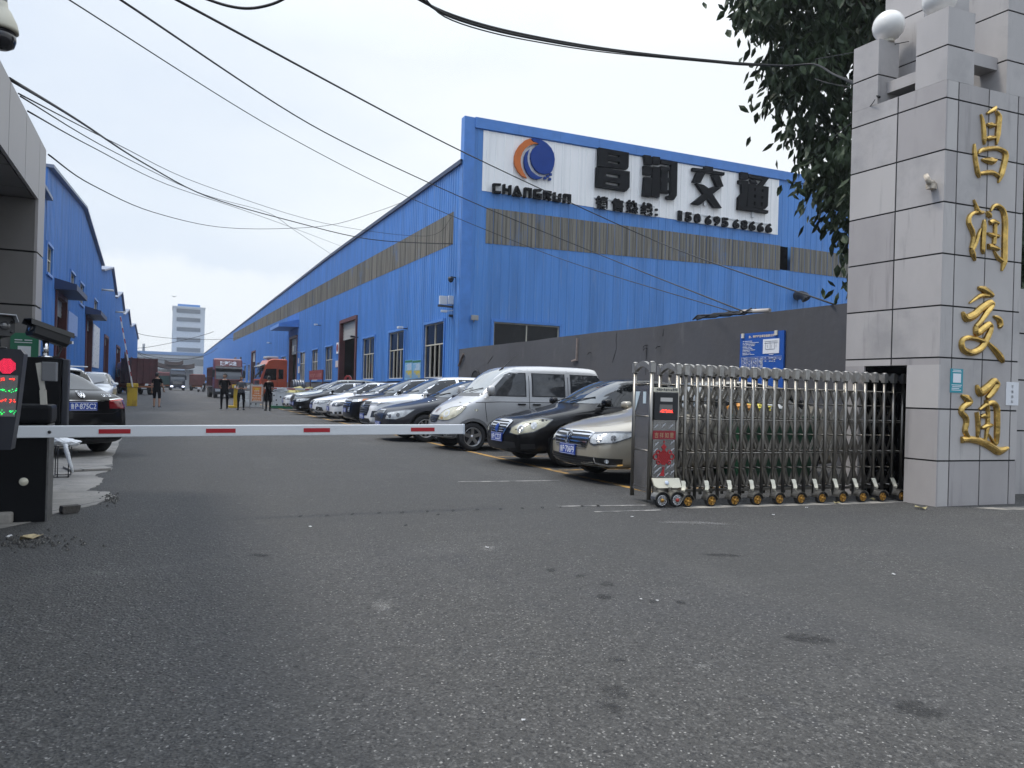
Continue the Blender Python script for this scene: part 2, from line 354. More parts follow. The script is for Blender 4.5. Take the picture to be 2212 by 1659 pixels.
def window(parent, fn, a0, a1, b0, b1, style, M0=BTRIM):
    """steel trim + cream bars (the window part), panes below it as sub-parts; fn(a, out, z)"""
    def bx(mb, x0, x1, o0, o1, z0, z1):
        p = [fn(x, o, z) for z in (z0, z1) for x, o in ((x0, o0), (x1, o0), (x1, o1), (x0, o1))]
        mb.add(p, [(3, 2, 1, 0), (4, 5, 6, 7), (0, 1, 5, 4), (1, 2, 6, 5), (2, 3, 7, 6), (3, 0, 4, 7)])
    mb = MB(); t = 0.12
    bx(mb, a0 - t, a0, -0.10, 0.06, b0 - t, b1 + t); bx(mb, a1, a1 + t, -0.10, 0.06, b0 - t, b1 + t)
    bx(mb, a0, a1, -0.10, 0.085, b1, b1 + t); bx(mb, a0, a1, -0.10, 0.10, b0 - t, b0)
    mb.cur = 1; w = 0.055; W = a1 - a0; zm = b0 + (b1 - b0) * style.get('split', 0.6)
    for x in (a0, a1 - w): bx(mb, x, x + w, -0.10, -0.03, b0, b1)
    for z in (b0, b1 - w, zm): bx(mb, a0 + w, a1 - w, -0.10, -0.032, z, z + w)
    for f in style.get('up', (.5,)): bx(mb, a0 + W * f - w / 2, a0 + W * f + w / 2, -0.10, -0.034, zm + w, b1 - w)
    for f in style.get('low', (.25, .5, .75)): bx(mb, a0 + W * f - w / 2, a0 + W * f + w / 2, -0.10, -0.034, b0 + w, zm)
    o = mb.build('window', [M0, ALU], parent)
    lows = [0] + list(style.get('low', (.25, .5, .75))) + [1]
    gl = MB(); bx(gl, a0 + w, a1 - w, -0.085, -0.075, zm + w, b1 - w)
    for i in range(len(lows) - 1):
        if i not in style.get('open', ()): bx(gl, a0 + W * lows[i] + w / 2, a0 + W * lows[i + 1] - w / 2, -0.085, -0.075, b0 + w, zm)
    gl.build('pane', PANE, o)
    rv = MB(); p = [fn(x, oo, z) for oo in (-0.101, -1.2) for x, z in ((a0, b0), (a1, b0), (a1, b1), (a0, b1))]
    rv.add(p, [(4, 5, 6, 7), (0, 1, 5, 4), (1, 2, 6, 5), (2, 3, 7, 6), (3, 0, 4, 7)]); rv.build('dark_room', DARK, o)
    return o
def doorway(parent, fn, a0, a1, z1, drop, frame=REDST, deep=6.0):
    def bx(mb, x0, x1, o0, o1, za, zb):
        p = [fn(x, o, z) for z in (za, zb) for x, o in ((x0, o0), (x1, o0), (x1, o1), (x0, o1))]
        mb.add(p, [(3, 2, 1, 0), (4, 5, 6, 7), (0, 1, 5, 4), (1, 2, 6, 5), (2, 3, 7, 6), (3, 0, 4, 7)])
    mb = MB(); w = 0.3
    bx(mb, a0 - .02, a0 + w, -0.3, 0.09, 0, z1); bx(mb, a1 - w, a1 + .02, -0.3, 0.09, 0, z1); bx(mb, a0 + w, a1 - w, -0.3, 0.092, z1 - 0.22, z1 + .02)
    d = mb.build('doorway', frame, parent)
    if drop > 0:
        sh = MB(); z = z1 - 0.22; n = int(drop / 0.12)
        for k in range(n): bx(sh, a0 + w, a1 - w, -0.20 - 0.015 * (k % 2), -0.17 - 0.0 * k + 0.012 * (k % 2), z - 0.12 * (k + 1), z - 0.12 * k - 0.004)
        sh.build('roller_shutter', SHUT, d)
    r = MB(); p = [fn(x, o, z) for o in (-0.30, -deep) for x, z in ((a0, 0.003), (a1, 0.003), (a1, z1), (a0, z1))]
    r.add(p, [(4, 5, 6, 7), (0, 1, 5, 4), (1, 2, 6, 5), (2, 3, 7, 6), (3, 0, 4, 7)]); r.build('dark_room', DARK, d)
    return d

# ================================================================== THE BIG WAREHOUSE ON THE RIGHT
XW, YF, YE = 11.5, 30.5, 275.0
wh = thing('warehouse', 'long blue corrugated warehouse right of the street, white company sign on its end wall', 'warehouse', (XW, YF, 0))
OFF = Vector((-XW, -YF, 0))
sidef = lambda s, o, z: Vector((XW - o, s, z)) + OFF
eave = lambda y: 11.32 + min(0.34, (y - YF) * 0.012)
WINS = [(32.4, 35.3), (38.7, 41.7), (44.9, 47.9), (57.4, 60.4), (63.5, 66.4), (69.8, 72.8), (81.9, 85.2), (88.1, 91.2), (94.3, 97.4), (100.6, 103.7), (106.5, 109.7), (119.0, 122.0), (125.2, 128.2), (131.4, 134.4), (137.6, 140.6), (150, 153), (156.2, 159.2), (168, 171), (180, 183)]
DOORS = [(49.7, 55.1, 6.15), (74.5, 79.6, 6.3), (111.7, 117.3, 6.3), (143.5, 148.5, 6.3)]
holes = [(a, b, 1.85, 4.45) for a, b in WINS] + [(a, b, 0.0, z) for a, b, z in DOORS]
mb = MB(); holed(mb, YF + .02, YE, 1.70, eave, [(a, b, max(c, 1.7), d) for a, b, c, d in holes], sidef, pitch=0.3, depth=0.04)
mb.build('side_wall', BLUE, wh)
mb = MB(); cuts = sorted([(a, b) for a, b, z in DOORS]); y = YF + .05
for a, b in cuts + [(YE, YE)]:
    mb.box(-0.03, 0.25, y - YF, a - YF, 0, 1.71); y = b
mb.build('plinth', PLINTH, wh)
mb = MB(); zt = lambda y: 9.28 + (y - 31.5) * 0.0150; zb = lambda y: 7.82 + (y - 31.5) * 0.0150
corr(mb, 31.6, 152, zb, zt, lambda s, o, z: sidef(s, o + 0.012, z), pitch=0.3, depth=0.04)
mb.build('skylight_band', FRP, wh)
mb = MB(); mb.add([sidef(YF + .1, .09, eave(YF) + .02), sidef(60, .09, eave(60) + .02), sidef(YE, .09, eave(YE) + .02), Vector((12.5, YE - YF, 13.3)), Vector((12.5, 0.1, 12.9))], [(0, 1, 2, 3, 4)])
mb.add([Vector((12.5, 0.1, 12.9)), Vector((12.5, YE - YF, 13.3)), Vector((25, YE - YF, 11.6)), Vector((25, 0.1, 11.6))], [(0, 1, 2, 3)])
mb.build('roof', ROOFM, wh, fix=False)
mb = MB(); y = YF + 0.1; n = 40
for i in range(n):
    a = YF + .1 + (YE - YF - .2) * i / n; b = YF + .1 + (YE - YF - .2) * (i + 1) / n
    p = [sidef(s, o, eave(s) + dz) for s in (a, b) for o, dz in ((.02, -.16), (.13, -.16), (.13, .03), (.02, .03))]
    mb.add(p, [(0, 4, 5, 1), (1, 5, 6, 2), (2, 6, 7, 3), (3, 7, 4, 0)])
mb.build('gutter', mat('dark gutter', (0.03, 0.05, 0.10), 0.6), wh)
for i, (a, b) in enumerate(WINS):
    window(wh, sidef, a, b, 1.85, 4.45, dict(low=(.27, .5, .73), open=[(1, 2), (2,), (0, 2), (), (1,), (), (), (2,)][i % 8]))
for i, (a, b, z) in enumerate(DOORS): doorway(wh, sidef, a, b, z, (1.25, 1.6, 1.4, 2.0)[i])
mb = MB()                                                        # canopy over the second door
p = [sidef(s, o, z) for s in (74.0, 80.4) for o, z in ((0, 7.75), (1.9, 7.25), (1.9, 6.95), (0, 7.0))]
mb.add(p, [(0, 1, 2, 3), (7, 6, 5, 4), (0, 4, 5, 1), (1, 5, 6, 2), (2, 6, 7, 3), (3, 7, 4, 0)]); mb.build('canopy', BTRIM, wh)
frontf = lambda s, o, z: Vector((s, YF - o, z)) + OFF
ftop = lambda x: 13.18 + (x - 11.6) * 0.016
HOLE = (29.66, 30.4, 8.25, 9.5)
mb = MB(); holed(mb, 11.55, 37, 0.0, ftop, [(13.1, 16.4, 1.85, 4.38), HOLE], frontf, pitch=0.42, depth=0.022, rib=0.22)
mb.box(25.49, 25.5, .1, YE - YF, 0, 11.6)
mb.build('gable_wall', BLUE, wh)
mb = MB(); mb.add([frontf(x, -.6, z) for x, z in ((29.3, 8.0), (30.8, 8.0), (30.8, 9.7), (29.3, 9.7))], [(0, 1, 2, 3)]); mb.build('dark_room', DARK, wh)
mb = MB(); corr(mb, 12.6, 29.66, lambda x: 7.80 + (x - 12.6) * .024, lambda x: 9.36 + (x - 12.6) * .010, lambda s, o, z: frontf(s, o + .014, z), pitch=0.21, depth=0.03)
corr(mb, 30.4, 36.5, 8.24, 9.55, lambda s, o, z: frontf(s, o + .014, z), pitch=0.21, depth=0.03)
mb.build('skylight_band', FRP, wh)
mb = MB()                                                        # trims: parapet cap, corner column
def fb(x0, x1, z0, z1, o0=-.1, o1=.07):
    p = [frontf(x, o, z) for z in (z0, z1) for x, o in ((x0, o0), (x1, o0), (x1, o1), (x0, o1))]
    mb.add(p, [(3, 2, 1, 0), (4, 5, 6, 7), (0, 1, 5, 4), (1, 2, 6, 5), (2, 3, 7, 6), (3, 0, 4, 7)])
fb(11.46, 11.95, 0, ftop(11.6) + .02, -.35, .05)
for i in range(12):
    x0 = 11.95 + i * 2.09; x1 = x0 + 2.083
    p = [frontf(x, o, ftop(x) + dz) for x in (x0, x1) for o, dz in ((-.1, -.42), (.09, -.42), (.09, .04), (-.1, .04))]
    mb.add(p, [(0, 1, 2, 3), (7, 6, 5, 4), (0, 4, 5, 1), (1, 5, 6, 2), (2, 6, 7, 3), (3, 7, 4, 0)])
mb.build('corner_trim', BTRIM, wh)
window(wh, frontf, 13.1, 16.4, 1.85, 4.38, dict(split=.52, up=(.5,), low=(.5,)))

# ---------------------------------------------------------------- company sign on the end wall
sg = thing('company_sign', 'white sign panel on blue end wall with raised black characters and orange and blue emblem', 'sign', (12.3, YF - .05, 9.7))
SO = -Vector((12.3, YF - .05, 9.7))
SIGNW = layered('white painted sheet', (0.88, 0.875, 0.865), [((0.72, 0.735, 0.74), 1.5, (3, 3, 0.12), 0.5, 0.68, 0.6, 'n')], 0.55)
mb = MB(); corr(mb, 12.36, 29.45, 10.08, lambda x: ftop(x) - .46, lambda s, o, z: Vector((s, YF - .015 - o, z)) + SO, pitch=0.42, depth=0.022, rib=0.22)
mb.build('panel', SIGNW, sg)
INK = mat('black sign face', (0.008, 0.0085, 0.010), 0.75, bump=0.3, bscale=30, spec=0.12)
sw = crop(2340, 560, 2.765); se = crop(1900, 500, 3.687)
def sgn(c, off=0.0):
    def fn(a, b, d):
        p = at_y(*c(a, b), YF); return Vector((p.x, YF - d, p.z)) + SO
    return fn
CH = {'a': [([(125, 97), (457, 155), (453, 310), (440, 335), (120, 300)], [[(228, 163), (355, 185), (352, 208), (226, 185)], [(226, 235), (353, 258), (352, 285), (224, 262)]]),
            ([(107, 310), (467, 362), (463, 535), (430, 578), (100, 530)], [[(203, 375), (358, 400), (357, 437), (202, 412)], [(200, 465), (356, 490), (355, 525), (198, 500)]])],
      'b': [([(625, 178), (700, 188), (712, 290), (640, 282)], []), ([(622, 295), (702, 305), (705, 402), (625, 392)], []), ([(630, 420), (712, 430), (695, 640), (613, 628)], []),
            ([(722, 195), (800, 203), (798, 285), (720, 278)], []), ([(722, 305), (800, 315), (795, 645), (706, 635)], []),
            ([(812, 232), (993, 258), (985, 625), (955, 672), (875, 660), (875, 628), (905, 630), (918, 610), (922, 285), (812, 272)], []),
            ([(808, 300), (915, 315), (912, 352), (888, 350), (885, 430), (905, 435), (905, 480), (884, 478), (880, 565), (898, 568), (895, 605), (800, 592), (801, 557), (810, 557), (812, 472), (803, 470), (803, 430), (814, 430), (818, 345), (808, 342)], [])],
      'c': [([(1295, 300), (1385, 312), (1383, 350), (1512, 372), (1508, 402), (1160, 350), (1162, 318), (1293, 335)], []), ([(1212, 365), (1302, 375), (1245, 485), (1165, 475)], []),
            ([(1372, 392), (1450, 400), (1500, 525), (1425, 520)], []), ([(1197, 490), (1280, 508), (1335, 545), (1385, 525), (1475, 538), (1380, 610), (1480, 762), (1395, 755), (1325, 660), (1240, 728), (1150, 712), (1280, 608)], [])],
      'd': [([(1693, 365), (1770, 375), (1768, 448), (1692, 440)], []), ([(1672, 452), (1775, 465), (1762, 600), (1745, 745), (1840, 762), (1993, 790), (1990, 822), (1662, 775), (1668, 640), (1705, 600), (1700, 500), (1672, 490)], []),
            ([(1780, 390), (2003, 430), (1935, 522), (1880, 512), (1935, 458), (1780, 425)], []), ([(1797, 445), (1850, 455), (1878, 500), (1820, 490)], []),
            ([(1775, 495), (1998, 530), (1988, 740), (1960, 772), (1762, 745)], [[(1838, 540), (1858, 543), (1857, 578), (1837, 575)], [(1918, 552), (1938, 555), (1937, 590), (1917, 587)], [(1836, 612), (1856, 615), (1855, 650), (1835, 647)], [(1915, 625), (1935, 628), (1934, 663), (1914, 660)], [(1832, 688), (1850, 691), (1849, 735), (1831, 732)], [(1912, 698), (1930, 701), (1929, 740), (1911, 737)]])]}
mb0 = None
for k in 'abcd':
    mb = MB()
    for poly, hs in CH[k]: mb.prism(poly, sgn(sw), 0.06, 0.24, hs)
    mb.build('character', INK, sg)
def strokes(mb, paths, w, fn, d0, d1):
    for k, path in enumerate(paths):
        for i in range(len(path) - 1):
            a, b = Vector(path[i]), Vector(path[i + 1]); t = (b - a).normalized(); n = Vector((-t.y, t.x)) * w / 2; e = t * w * .42; j = 0.002 * ((i + k) % 3)
            mb.prism([tuple(q) for q in (a - e - n, b + e - n, b + e + n, a - e + n)], fn, d0, d1 + j)
mb = MB()
strokes(mb, [[(345, 893), (262, 888), (260, 1000), (345, 1006)], [(410, 900), (408, 1012)], [(498, 915), (495, 1028)], [(410, 960), (498, 975)],
             [(552, 1045), (598, 928), (652, 1055)], [(600, 1042), (618, 1046)], [(715, 1068), (722, 950), (797, 960), (793, 1072)],
             [(942, 975), (862, 972), (858, 1078), (942, 1092), (945, 1045), (912, 1040)], [(1005, 1098), (1008, 992), (1087, 1004), (1084, 1048), (1032, 1044), (1083, 1115)],
             [(1150, 1018), (1147, 1118), (1222, 1132), (1233, 1038)], [(1295, 1145), (1300, 1042), (1375, 1052), (1372, 1155)]], 32, sgn(se), .05, .20)
mb.build('lettering', INK, sg)
ORG = mat('orange sign face', (0.56, 0.155, 0.04), 0.6, var=.06, spec=.2); NAVY = mat('royal blue sign face', (0.010, 0.045, 0.235), 0.6, var=.08, spec=.2)
mb = MB(); mb.prism([(800, 210), (720, 240), (640, 310), (590, 390), (565, 470), (560, 540), (575, 620), (610, 690), (670, 760), (745, 798), (700, 720), (665, 640), (650, 560), (655, 490), (680, 420), (720, 360), (780, 315), (850, 292), (912, 290), (880, 275), (835, 264), (808, 238)], sgn(se), .05, .16)
mb.build('emblem', ORG, sg)
mb = MB(); mb.prism([(815, 210), (880, 212), (960, 235), (1040, 285), (1100, 350), (1140, 430), (1155, 520), (1145, 600), (1115, 690), (1085, 725), (1000, 738), (930, 720), (870, 670), (820, 590), (798, 500), (805, 430), (840, 360), (890, 315), (922, 298), (900, 278), (850, 258), (825, 235)], sgn(se), .05, .16)
mb.prism([(785, 370), (740, 410), (710, 480), (703, 560), (715, 640), (745, 710), (790, 770), (850, 805), (900, 812), (950, 800), (980, 785), (920, 770), (860, 735), (810, 690), (775, 620), (755, 550), (752, 480), (765, 420)], sgn(se), .05, .16)
for x, y in ((1095, 740), (1053, 768), (1016, 793), (1085, 810)): mb.prism([(x - 16, y - 18), (x + 17, y - 14), (x + 16, y + 18), (x - 17, y + 14)], sgn(se), .05, .16)
mb.build('emblem', NAVY, sg)
def skew(c, x0, y0, x1, y1, h):                                  # a slanted text line in the picture, laid on the wall
    a = at_y(*c(x0, y0), YF); b = at_y(*c(x1, y1), YF); t = at_y(*c(x0, y0 - h), YF)
    H = t.z - a.z
    return lambda u, v, d: a.lerp(b, u) + Vector((0, -d, v * H)) + SO
mb = MB()
for i, (chh, x, y) in enumerate((('销', 105, 760), ('售', 277, 785), ('热', 438, 805), ('线', 600, 830))): put_text(mb, chh, skew(sw, x, y, x + 128, y + 19, 140), 0, 1, 0, 1, .06, .12, bold=.035)
mb.prism([(762, 765), (785, 769), (785, 790), (762, 786)], sgn(sw), .06, .17); mb.prism([(762, 820), (785, 824), (785, 845), (762, 841)], sgn(sw), .06, .17)
for chh, x, y in zip('15069568666', (1013, 1092, 1190, 1312, 1405, 1497, 1618, 1708, 1797, 1888, 1978), (890, 905, 920, 938, 950, 965, 980, 992, 1004, 1018, 1028)):
    if chh in '16' and x in (1013, 1312, 1618): mb.build('lettering', INK, sg); mb = MB()
    put_text(mb, chh, skew(sw, x, y, x + (38 if chh == '1' else 66), y + 9, 105), 0, 1, 0, 1, .06, .12, bold=.05)
mb.build('lettering', INK, sg)
mb = MB()
for (x0, y0, x1, y1) in ((95, 640, 765, 742), (95, 748, 765, 848), (1010, 795, 2035, 935), (1010, 888, 2035, 1026)):
    a = sgn(sw)(x0, y0, .045); b = sgn(sw)(x1, y1, .045); mb.bar(a, b, .03, .05)
for x, y in ((470, 500), (800, 620), (1312, 700), (1843, 830), (1265, 865)): a = sgn(sw)(x, y, .08); mb.box(a.x - .07, a.x + .07, a.y - .05, a.y + .05, a.z - .14, a.z + .14)
mb.build('mounting_rail', mat('white rail', (0.6, 0.62, 0.63), .5), sg)
# ================================================================== LEFT ROW OF GABLED SHEDS
XL = -5.0
c1 = crop(0, 1100, 1.659)
def shed(y0, y1, ze, zp, label, wins=(), doors=(), vents=(), canopies=(), boards=(), sm=0.5, xf=XL, rear=True):
    o = thing('gabled_shed', label, 'shed', (xf, y0, 0), 0, 'blue gabled sheds along the left side')
    fn = lambda s, out, z: Vector((out, s - y0, z)); ym = y0 + (y1 - y0) * sm
    top = lambda y: ze + (zp - ze) * (1 - abs(y - ym) / ((ym - y0) if y < ym else (y1 - ym)))
    hs = [(a, b, c, d) for a, b, c, d in wins] + [(a, b, 0, z) for a, b, z, dr in doors]
    mb = MB(); holed(mb, y0 + .02, y1 - .02, 0, top, hs, fn, pitch=0.42, depth=0.025, rib=0.24)
    for k in range(2):                                           # split at the ridge so the slope stays straight
        pass
    y = y1 - .02 if not rear else y1 - .02
    for yy in (y0 + .03, y1 - .03): mb.add([fn(yy, 0, 0), fn(yy, -24, 0), fn(yy, -24, ze), fn(yy, 0, ze)], [(0, 1, 2, 3)])
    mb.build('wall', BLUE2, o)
    mb = MB()
    for ya, yb, za, zb in ((y0 - .05, ym, ze - (zp - ze) * .02, zp), (ym, y1 + .05, zp, ze - (zp - ze) * .02)):
        p = [fn(s, out, z + dz) for s, z in ((ya, za), (yb, zb)) for out, dz in ((.25, .02), (.25, .16), (-24, .16), (-24, .02))]
        mb.add(p, [(0, 1, 2, 3), (7, 6, 5, 4), (0, 4, 5, 1), (1, 5, 6, 2), (2, 6, 7, 3), (3, 7, 4, 0)])
    mb.build('roof', ROOFM, o)
    for a, b, c, d in wins: window(o, fn, a, b, c, d, dict(split=.5, up=(.5,), low=(.5,)), BTRIM)
    for a, b, z, dr in doors: doorway(o, fn, a, b, z, dr)
    for a, b, z in canopies:
        mb = MB(); p = [fn(s, out, zz) for s in (a, b) for out, zz in ((0, z + .25), (0.95, z), (0.95, z - .28), (0, z - .28))]
        mb.add(p, [(0, 1, 2, 3), (7, 6, 5, 4), (0, 4, 5, 1), (1, 5, 6, 2), (2, 6, 7, 3), (3, 7, 4, 0)]); mb.build('canopy', mat('dark blue canopy', (0.012, 0.03, 0.09), 0.5), o)
    for a, z in vents:
        mb = MB(); mb.tube([fn(a, 0, z), fn(a, .9, z)], .09, 10); mb.build('downpipe', mat('pale pipe', (.5, .5, .48), .6), o)
    for a, b, c, d, m in boards:
        mb = MB(); p = [fn(s, out, z) for z in (c, d) for s, out in ((a, .03), (b, .03), (b, .08), (a, .08))]
        mb.add(p, [(3, 2, 1, 0), (4, 5, 6, 7), (0, 1, 5, 4), (1, 2, 6, 5), (2, 3, 7, 6), (3, 0, 4, 7)]); mb.build('notice_board', m, o)
    return o
PALEB = mat('faded blue board', (0.20, 0.30, 0.55), 0.6, var=.1)
BAN = layered('white banner with print', (0.62, 0.63, 0.66), [((0.25, 0.30, 0.42), 1.6, (1, 1, 3.2), 0.54, 0.60, 0.7, 'n')], 0.7)
shed(6, 38.9, 9.2, 9.5, 'nearest blue gabled shed, mostly hidden behind the grey gate column', wins=[(23, 25.2, 6.0, 7.4), (30.5, 32.7, 6.0, 7.4)], doors=[(15, 20, 5.4, 1.0), (27, 32, 5.4, .8)])
shed(38.95, 69.7, 10.7, 12.1, 'tall blue gabled shed with two dark canopied doorways, right beside the grey gate column',
     wins=[(39.2, 41.0, 6.1, 7.35), (48.3, 50.7, 6.1, 7.35), (53.3, 55.9, 6.1, 7.35), (63.3, 66.6, 6.1, 7.35)], doors=[(42.6, 47.0, 5.65, .9), (57.9, 62.5, 5.8, .8)],
     canopies=[(42.2, 47.6, 5.95), (57.3, 63.0, 6.0)], boards=[(47.6, 52.3, 3.9, 5.1, PALEB), (63.2, 69.0, 2.3, 5.5, BAN)])
shed(69.8, 88.4, 10.3, 12.1, 'blue gabled shed with tall narrow doorway, second beyond the canopied shed', doors=[(74.6, 79.6, 5.4, .7)], vents=[(70.3, 8.8)], sm=.62)
shed(88.5, 105, 10.0, 11.6, 'blue gabled shed behind the raised red and white barrier arm', doors=[(92.3, 99.5, 5.3, .5)], vents=[(89, 8.6)], sm=.6)
shed(105.1, 124, 9.6, 11.2, 'small looking far blue gabled shed above the maroon dump truck', doors=[(110, 116, 5.2, .5)], sm=.6)
shed(124.1, 158, 9.4, 11.0, 'farthest blue gabled shed at the end of the left row', doors=[(130, 136, 5.2, .5)])

# ---------------------------------------------------------------- far end of the street
PALEW = layered('pale grey cladding', (0.50, 0.52, 0.535), [((0.44, 0.47, 0.49), .12, (1, 1, 1), .45, .6, .6, 'n')], 0.8)
LOUV = mat('grey louvre strip', (0.20, 0.215, 0.23), 0.8)
tw = thing('tower_block', 'tall pale grey tower with louvre strips and blue rooftop box, far end of the street', 'tower', (20, 300, 0))
def far(u, v, Y): p = at_y(u, v, Y); return p.x - 20, p.z
c1p = lambda x, y: c1(x, y)
x0, zt_ = far(*c1p(1147, 212), 300); x1, _ = far(*c1p(1362, 222), 300); x0b, _ = far(*c1p(1138, 505), 300)
mb = MB(); mb.box(x0, x1, 0, 14, 0, zt_); mb.box(x0 - .15, x1 + .15, -.15, 14.15, zt_, zt_ + .5); mb.build('wall', PALEW, tw)
for yy in (240, 297, 362, 430, 497):
    z = far(*c1p(1250, yy), 300)[1]; a = far(*c1p(1172, yy), 300)[0]; b = far(*c1p(1330, yy), 300)[0]
    mb = MB(); mb.box(a, b, -.12, -.003, z - .75, z + .75)
    for k in range(3): mb.box(a, b, -.22, -.125, z - .6 + k * .5, z - .45 + k * .5)
    mb.build('louvre_strip', LOUV, tw)
mb = MB(); mb.box(far(*c1p(1180, 205), 300)[0], far(*c1p(1330, 205), 300)[0], 1.5, 10, zt_ + .5, far(*c1p(1250, 193), 300)[1]); mb.build('rooftop_box', mat('bright blue sheet', (.06, .2, .5), .6), tw)
fh = thing('factory_hall', 'long low pale factory hall with blue roof edge, below the far tower', 'hall', (0, 285, 0))
c4 = crop(380, 1350, 4.254)
zr = at_y(*c4(1000, 235), 285).z; zw = at_y(*c4(1300, 405), 285).z
xa, xb = at_y(*c4(300, 400), 285).x, 30
mb = MB(); mb.box(xa, xb, 0, 14, 0, zr - 1.0); mb.build('wall', PALEW, fh)
mb = MB(); mb.box(xa - .3, xb, -.5, 14.4, zr - .995, zr); mb.build('roof', mat('hazy blue roof edge', (.16, .27, .48), .6), fh)
mb = MB(); mb.box(xa + 1, xb, -.08, -.003, zw - 1.3, zw + 1.1)
for k in range(30): mb.box(xa + 1 + k * 2.2, xa + 1.25 + k * 2.2, -.16, -.085, zw - 1.3, zw + 1.1)
mb.build('window_band', LOUV, fh)
mb = MB(); mb.tube([(at_y(*c4(822, 230), 285).x, 3, zr - 1), (at_y(*c4(822, 230), 285).x, 3, zr + 2.6)], .4, 8); mb.build('chimney', LOUV, fh)
gp = thing('gateway', 'traditional gateway with dark curved tile roof, in front of far pale hall', 'gateway', (0, 215, 0))
def fg(x, y): p = at_y(*c4(x, y), 215); return p.x, p.z
mb = MB(); (a, z1) = fg(1075, 530); (b, _) = fg(1640, 535)
for x in (a, a + (b - a) * .33, a + (b - a) * .67, b): mb.box(x - .5, x + .5, -.5, .5, 0, z1)
mb.box(a + .5, b - .5, -.3, .3, z1 - 1.4, z1 - .6); mb.build('column', mat('gate masonry', (.30, .29, .28), .9), gp)
mb = MB(); (ra, zl) = fg(1055, 535); (rb, zr2) = fg(1690, 540); zt2 = fg(1300, 470)[1]
def croof(mb, a, b, zl, zt, dep=2.4):
    n = 12
    for i in range(n):
        u0, u1 = i / n, (i + 1) / n; f = lambda u: .6 * (abs(2 * u - 1) ** 3)
        P = [(a + (b - a) * u, d * (1 - .0 * u), zl + f(u) + (zt - zl - .1) * h + (.18 if lay else 0)) for lay in (0, 1) for u in (u0, u1) for d, h in ((-dep, 0), (0, 1), (dep, 0))]
        mb.add(P, [(0, 1, 4, 3), (1, 2, 5, 4), (6, 9, 10, 7), (7, 10, 11, 8), (0, 3, 9, 6), (2, 8, 11, 5), (0, 6, 7, 1), (1, 7, 8, 2), (3, 4, 10, 9), (4, 5, 11, 10)])
croof(mb, ra, rb, zl, zt2); (a2, z2) = fg(1180, 482); (b2, _) = fg(1500, 482); croof(mb, a2, b2, z2, fg(1300, 440)[1] + .3, 1.5)
mb.build('tile_roof', mat('dark roof tile', (.018, .011, .011), .9, spec=.1), gp)
mb = MB(); (wa, wz) = fg(1110, 535); (wb, wz2) = fg(1280, 535); mb.box(wa, wb, 1.0, 1.2, 0, wz); mb.box(fg(1530, 540)[0], fg(1640, 540)[0], 1.0, 1.2, 0, wz); mb.build('white_wall', mat('white wall', (.6, .6, .58), .8), gp)

# ================================================================== GREY YARD WALL ON THE RIGHT
YW = layered('dark grey painted render', (0.074, 0.074, 0.080), [((0.10, 0.099, 0.102), .28, (1, .6, 1.6), .5, .62, .55, 'n'), ((0.055, 0.056, 0.062), 1.3, (2.2, 2.2, .13), .55, .70, .6, 'n'), ((0.082, 0.084, 0.094), 0.7, (1, 1, .5), .42, .6, .7, 'n'), ((0.15, 0.15, 0.155), 1.9, (1.5, 1.5, .3), .58, .74, .5, 'n'), ((0.05, 0.05, 0.055), 5, (1.8, 1.8, .25), .66, .74, .7, 'n')], 0.92, bump=[(6, .25, .03, 'n')])
yw = thing('yard_wall', 'dark grey rendered yard wall between the warehouse corner and the tiled gate pillar', 'wall', (XW, 9.0, 0))
mb = MB(); n = 16; r = random.Random(5); ys = [7.6 + (YF - 7.65) * i / n for i in range(n + 1)]; zs = [3.09 + r.uniform(-.015, .015) for _ in ys]
for i in range(n):
    p = [Vector((x - XW, y - 9, z)) for y, z in ((ys[i], 0), (ys[i + 1], 0), (ys[i + 1], zs[i + 1]), (ys[i], zs[i])) for x in (XW, XW + .24)]
    mb.add(p, [(0, 2, 4, 6), (1, 7, 5, 3), (6, 4, 5, 7)] + ([(0, 6, 7, 1)] if i == 0 else []) + ([(2, 3, 5, 4)] if i == n - 1 else []))
mb.build('render', YW, yw)
CRK = mat('crack', (.018, .018, .02), 1)
c3 = crop(1700, 1200, 2.074)
def on_wall(u, v, d=.004): p = at_x(u, v, XW); return Vector((XW - d - XW, p.y - 9, p.z))
mb = MB()
for path in ([(1592, 270), (1586, 330), (1590, 400), (1570, 470), (1555, 520)], [(1838, 375), (1836, 440), (1832, 620)], [(565, 465), (548, 490), (520, 530)], [(1980, 240), (1975, 300)]):
    mb.tube([on_wall(*c3(*q)) for q in path], [.004 + .006 * (i % 2) for i in range(len(path))], 4)
mb.build('crack', CRK, yw)
mb = MB()
for x, y in ((1845, 375), (1845, 400), (1950, 385), (1380, 437)): p = on_wall(*c3(x, y)); mb.tube([p, p + Vector((-.08, .01, -.01)), p + Vector((-.09, .05, -.06))], .012, 5)
mb.build('hook', CRK, yw)
WOOD = mat('weathered wood', (.32, .26, .23), .9, var=.25, vscale=8)
a, b = at_x(*c3(1262, 318), XW - .03), at_x(*c3(1260, 505), XW - .03)
mb = MB(); mb.bar((0, 0, a.z - b.z), (0, 0, 0), .07, .03, (0, 1, 0)); mb.bar((-.01, 0, .05), (-.03, .28, .0), .03, .04)
o = mb.build('wooden_batten', WOOD); o.location = (XW - .03, b.y, b.z); tag(o, 'split pale wooden batten fixed upright on the grey yard wall above the van', 'batten')
a, b = at_x(*c3(318, 448), XW - .06), at_x(*c3(280, 548), XW - .06)
mb = MB(); mb.bar((0, a.y - b.y, a.z - b.z), (0, 0, 0), .08, .05); mb.bar((0, -.2, .2), (0, .02, .02), .05, .03)
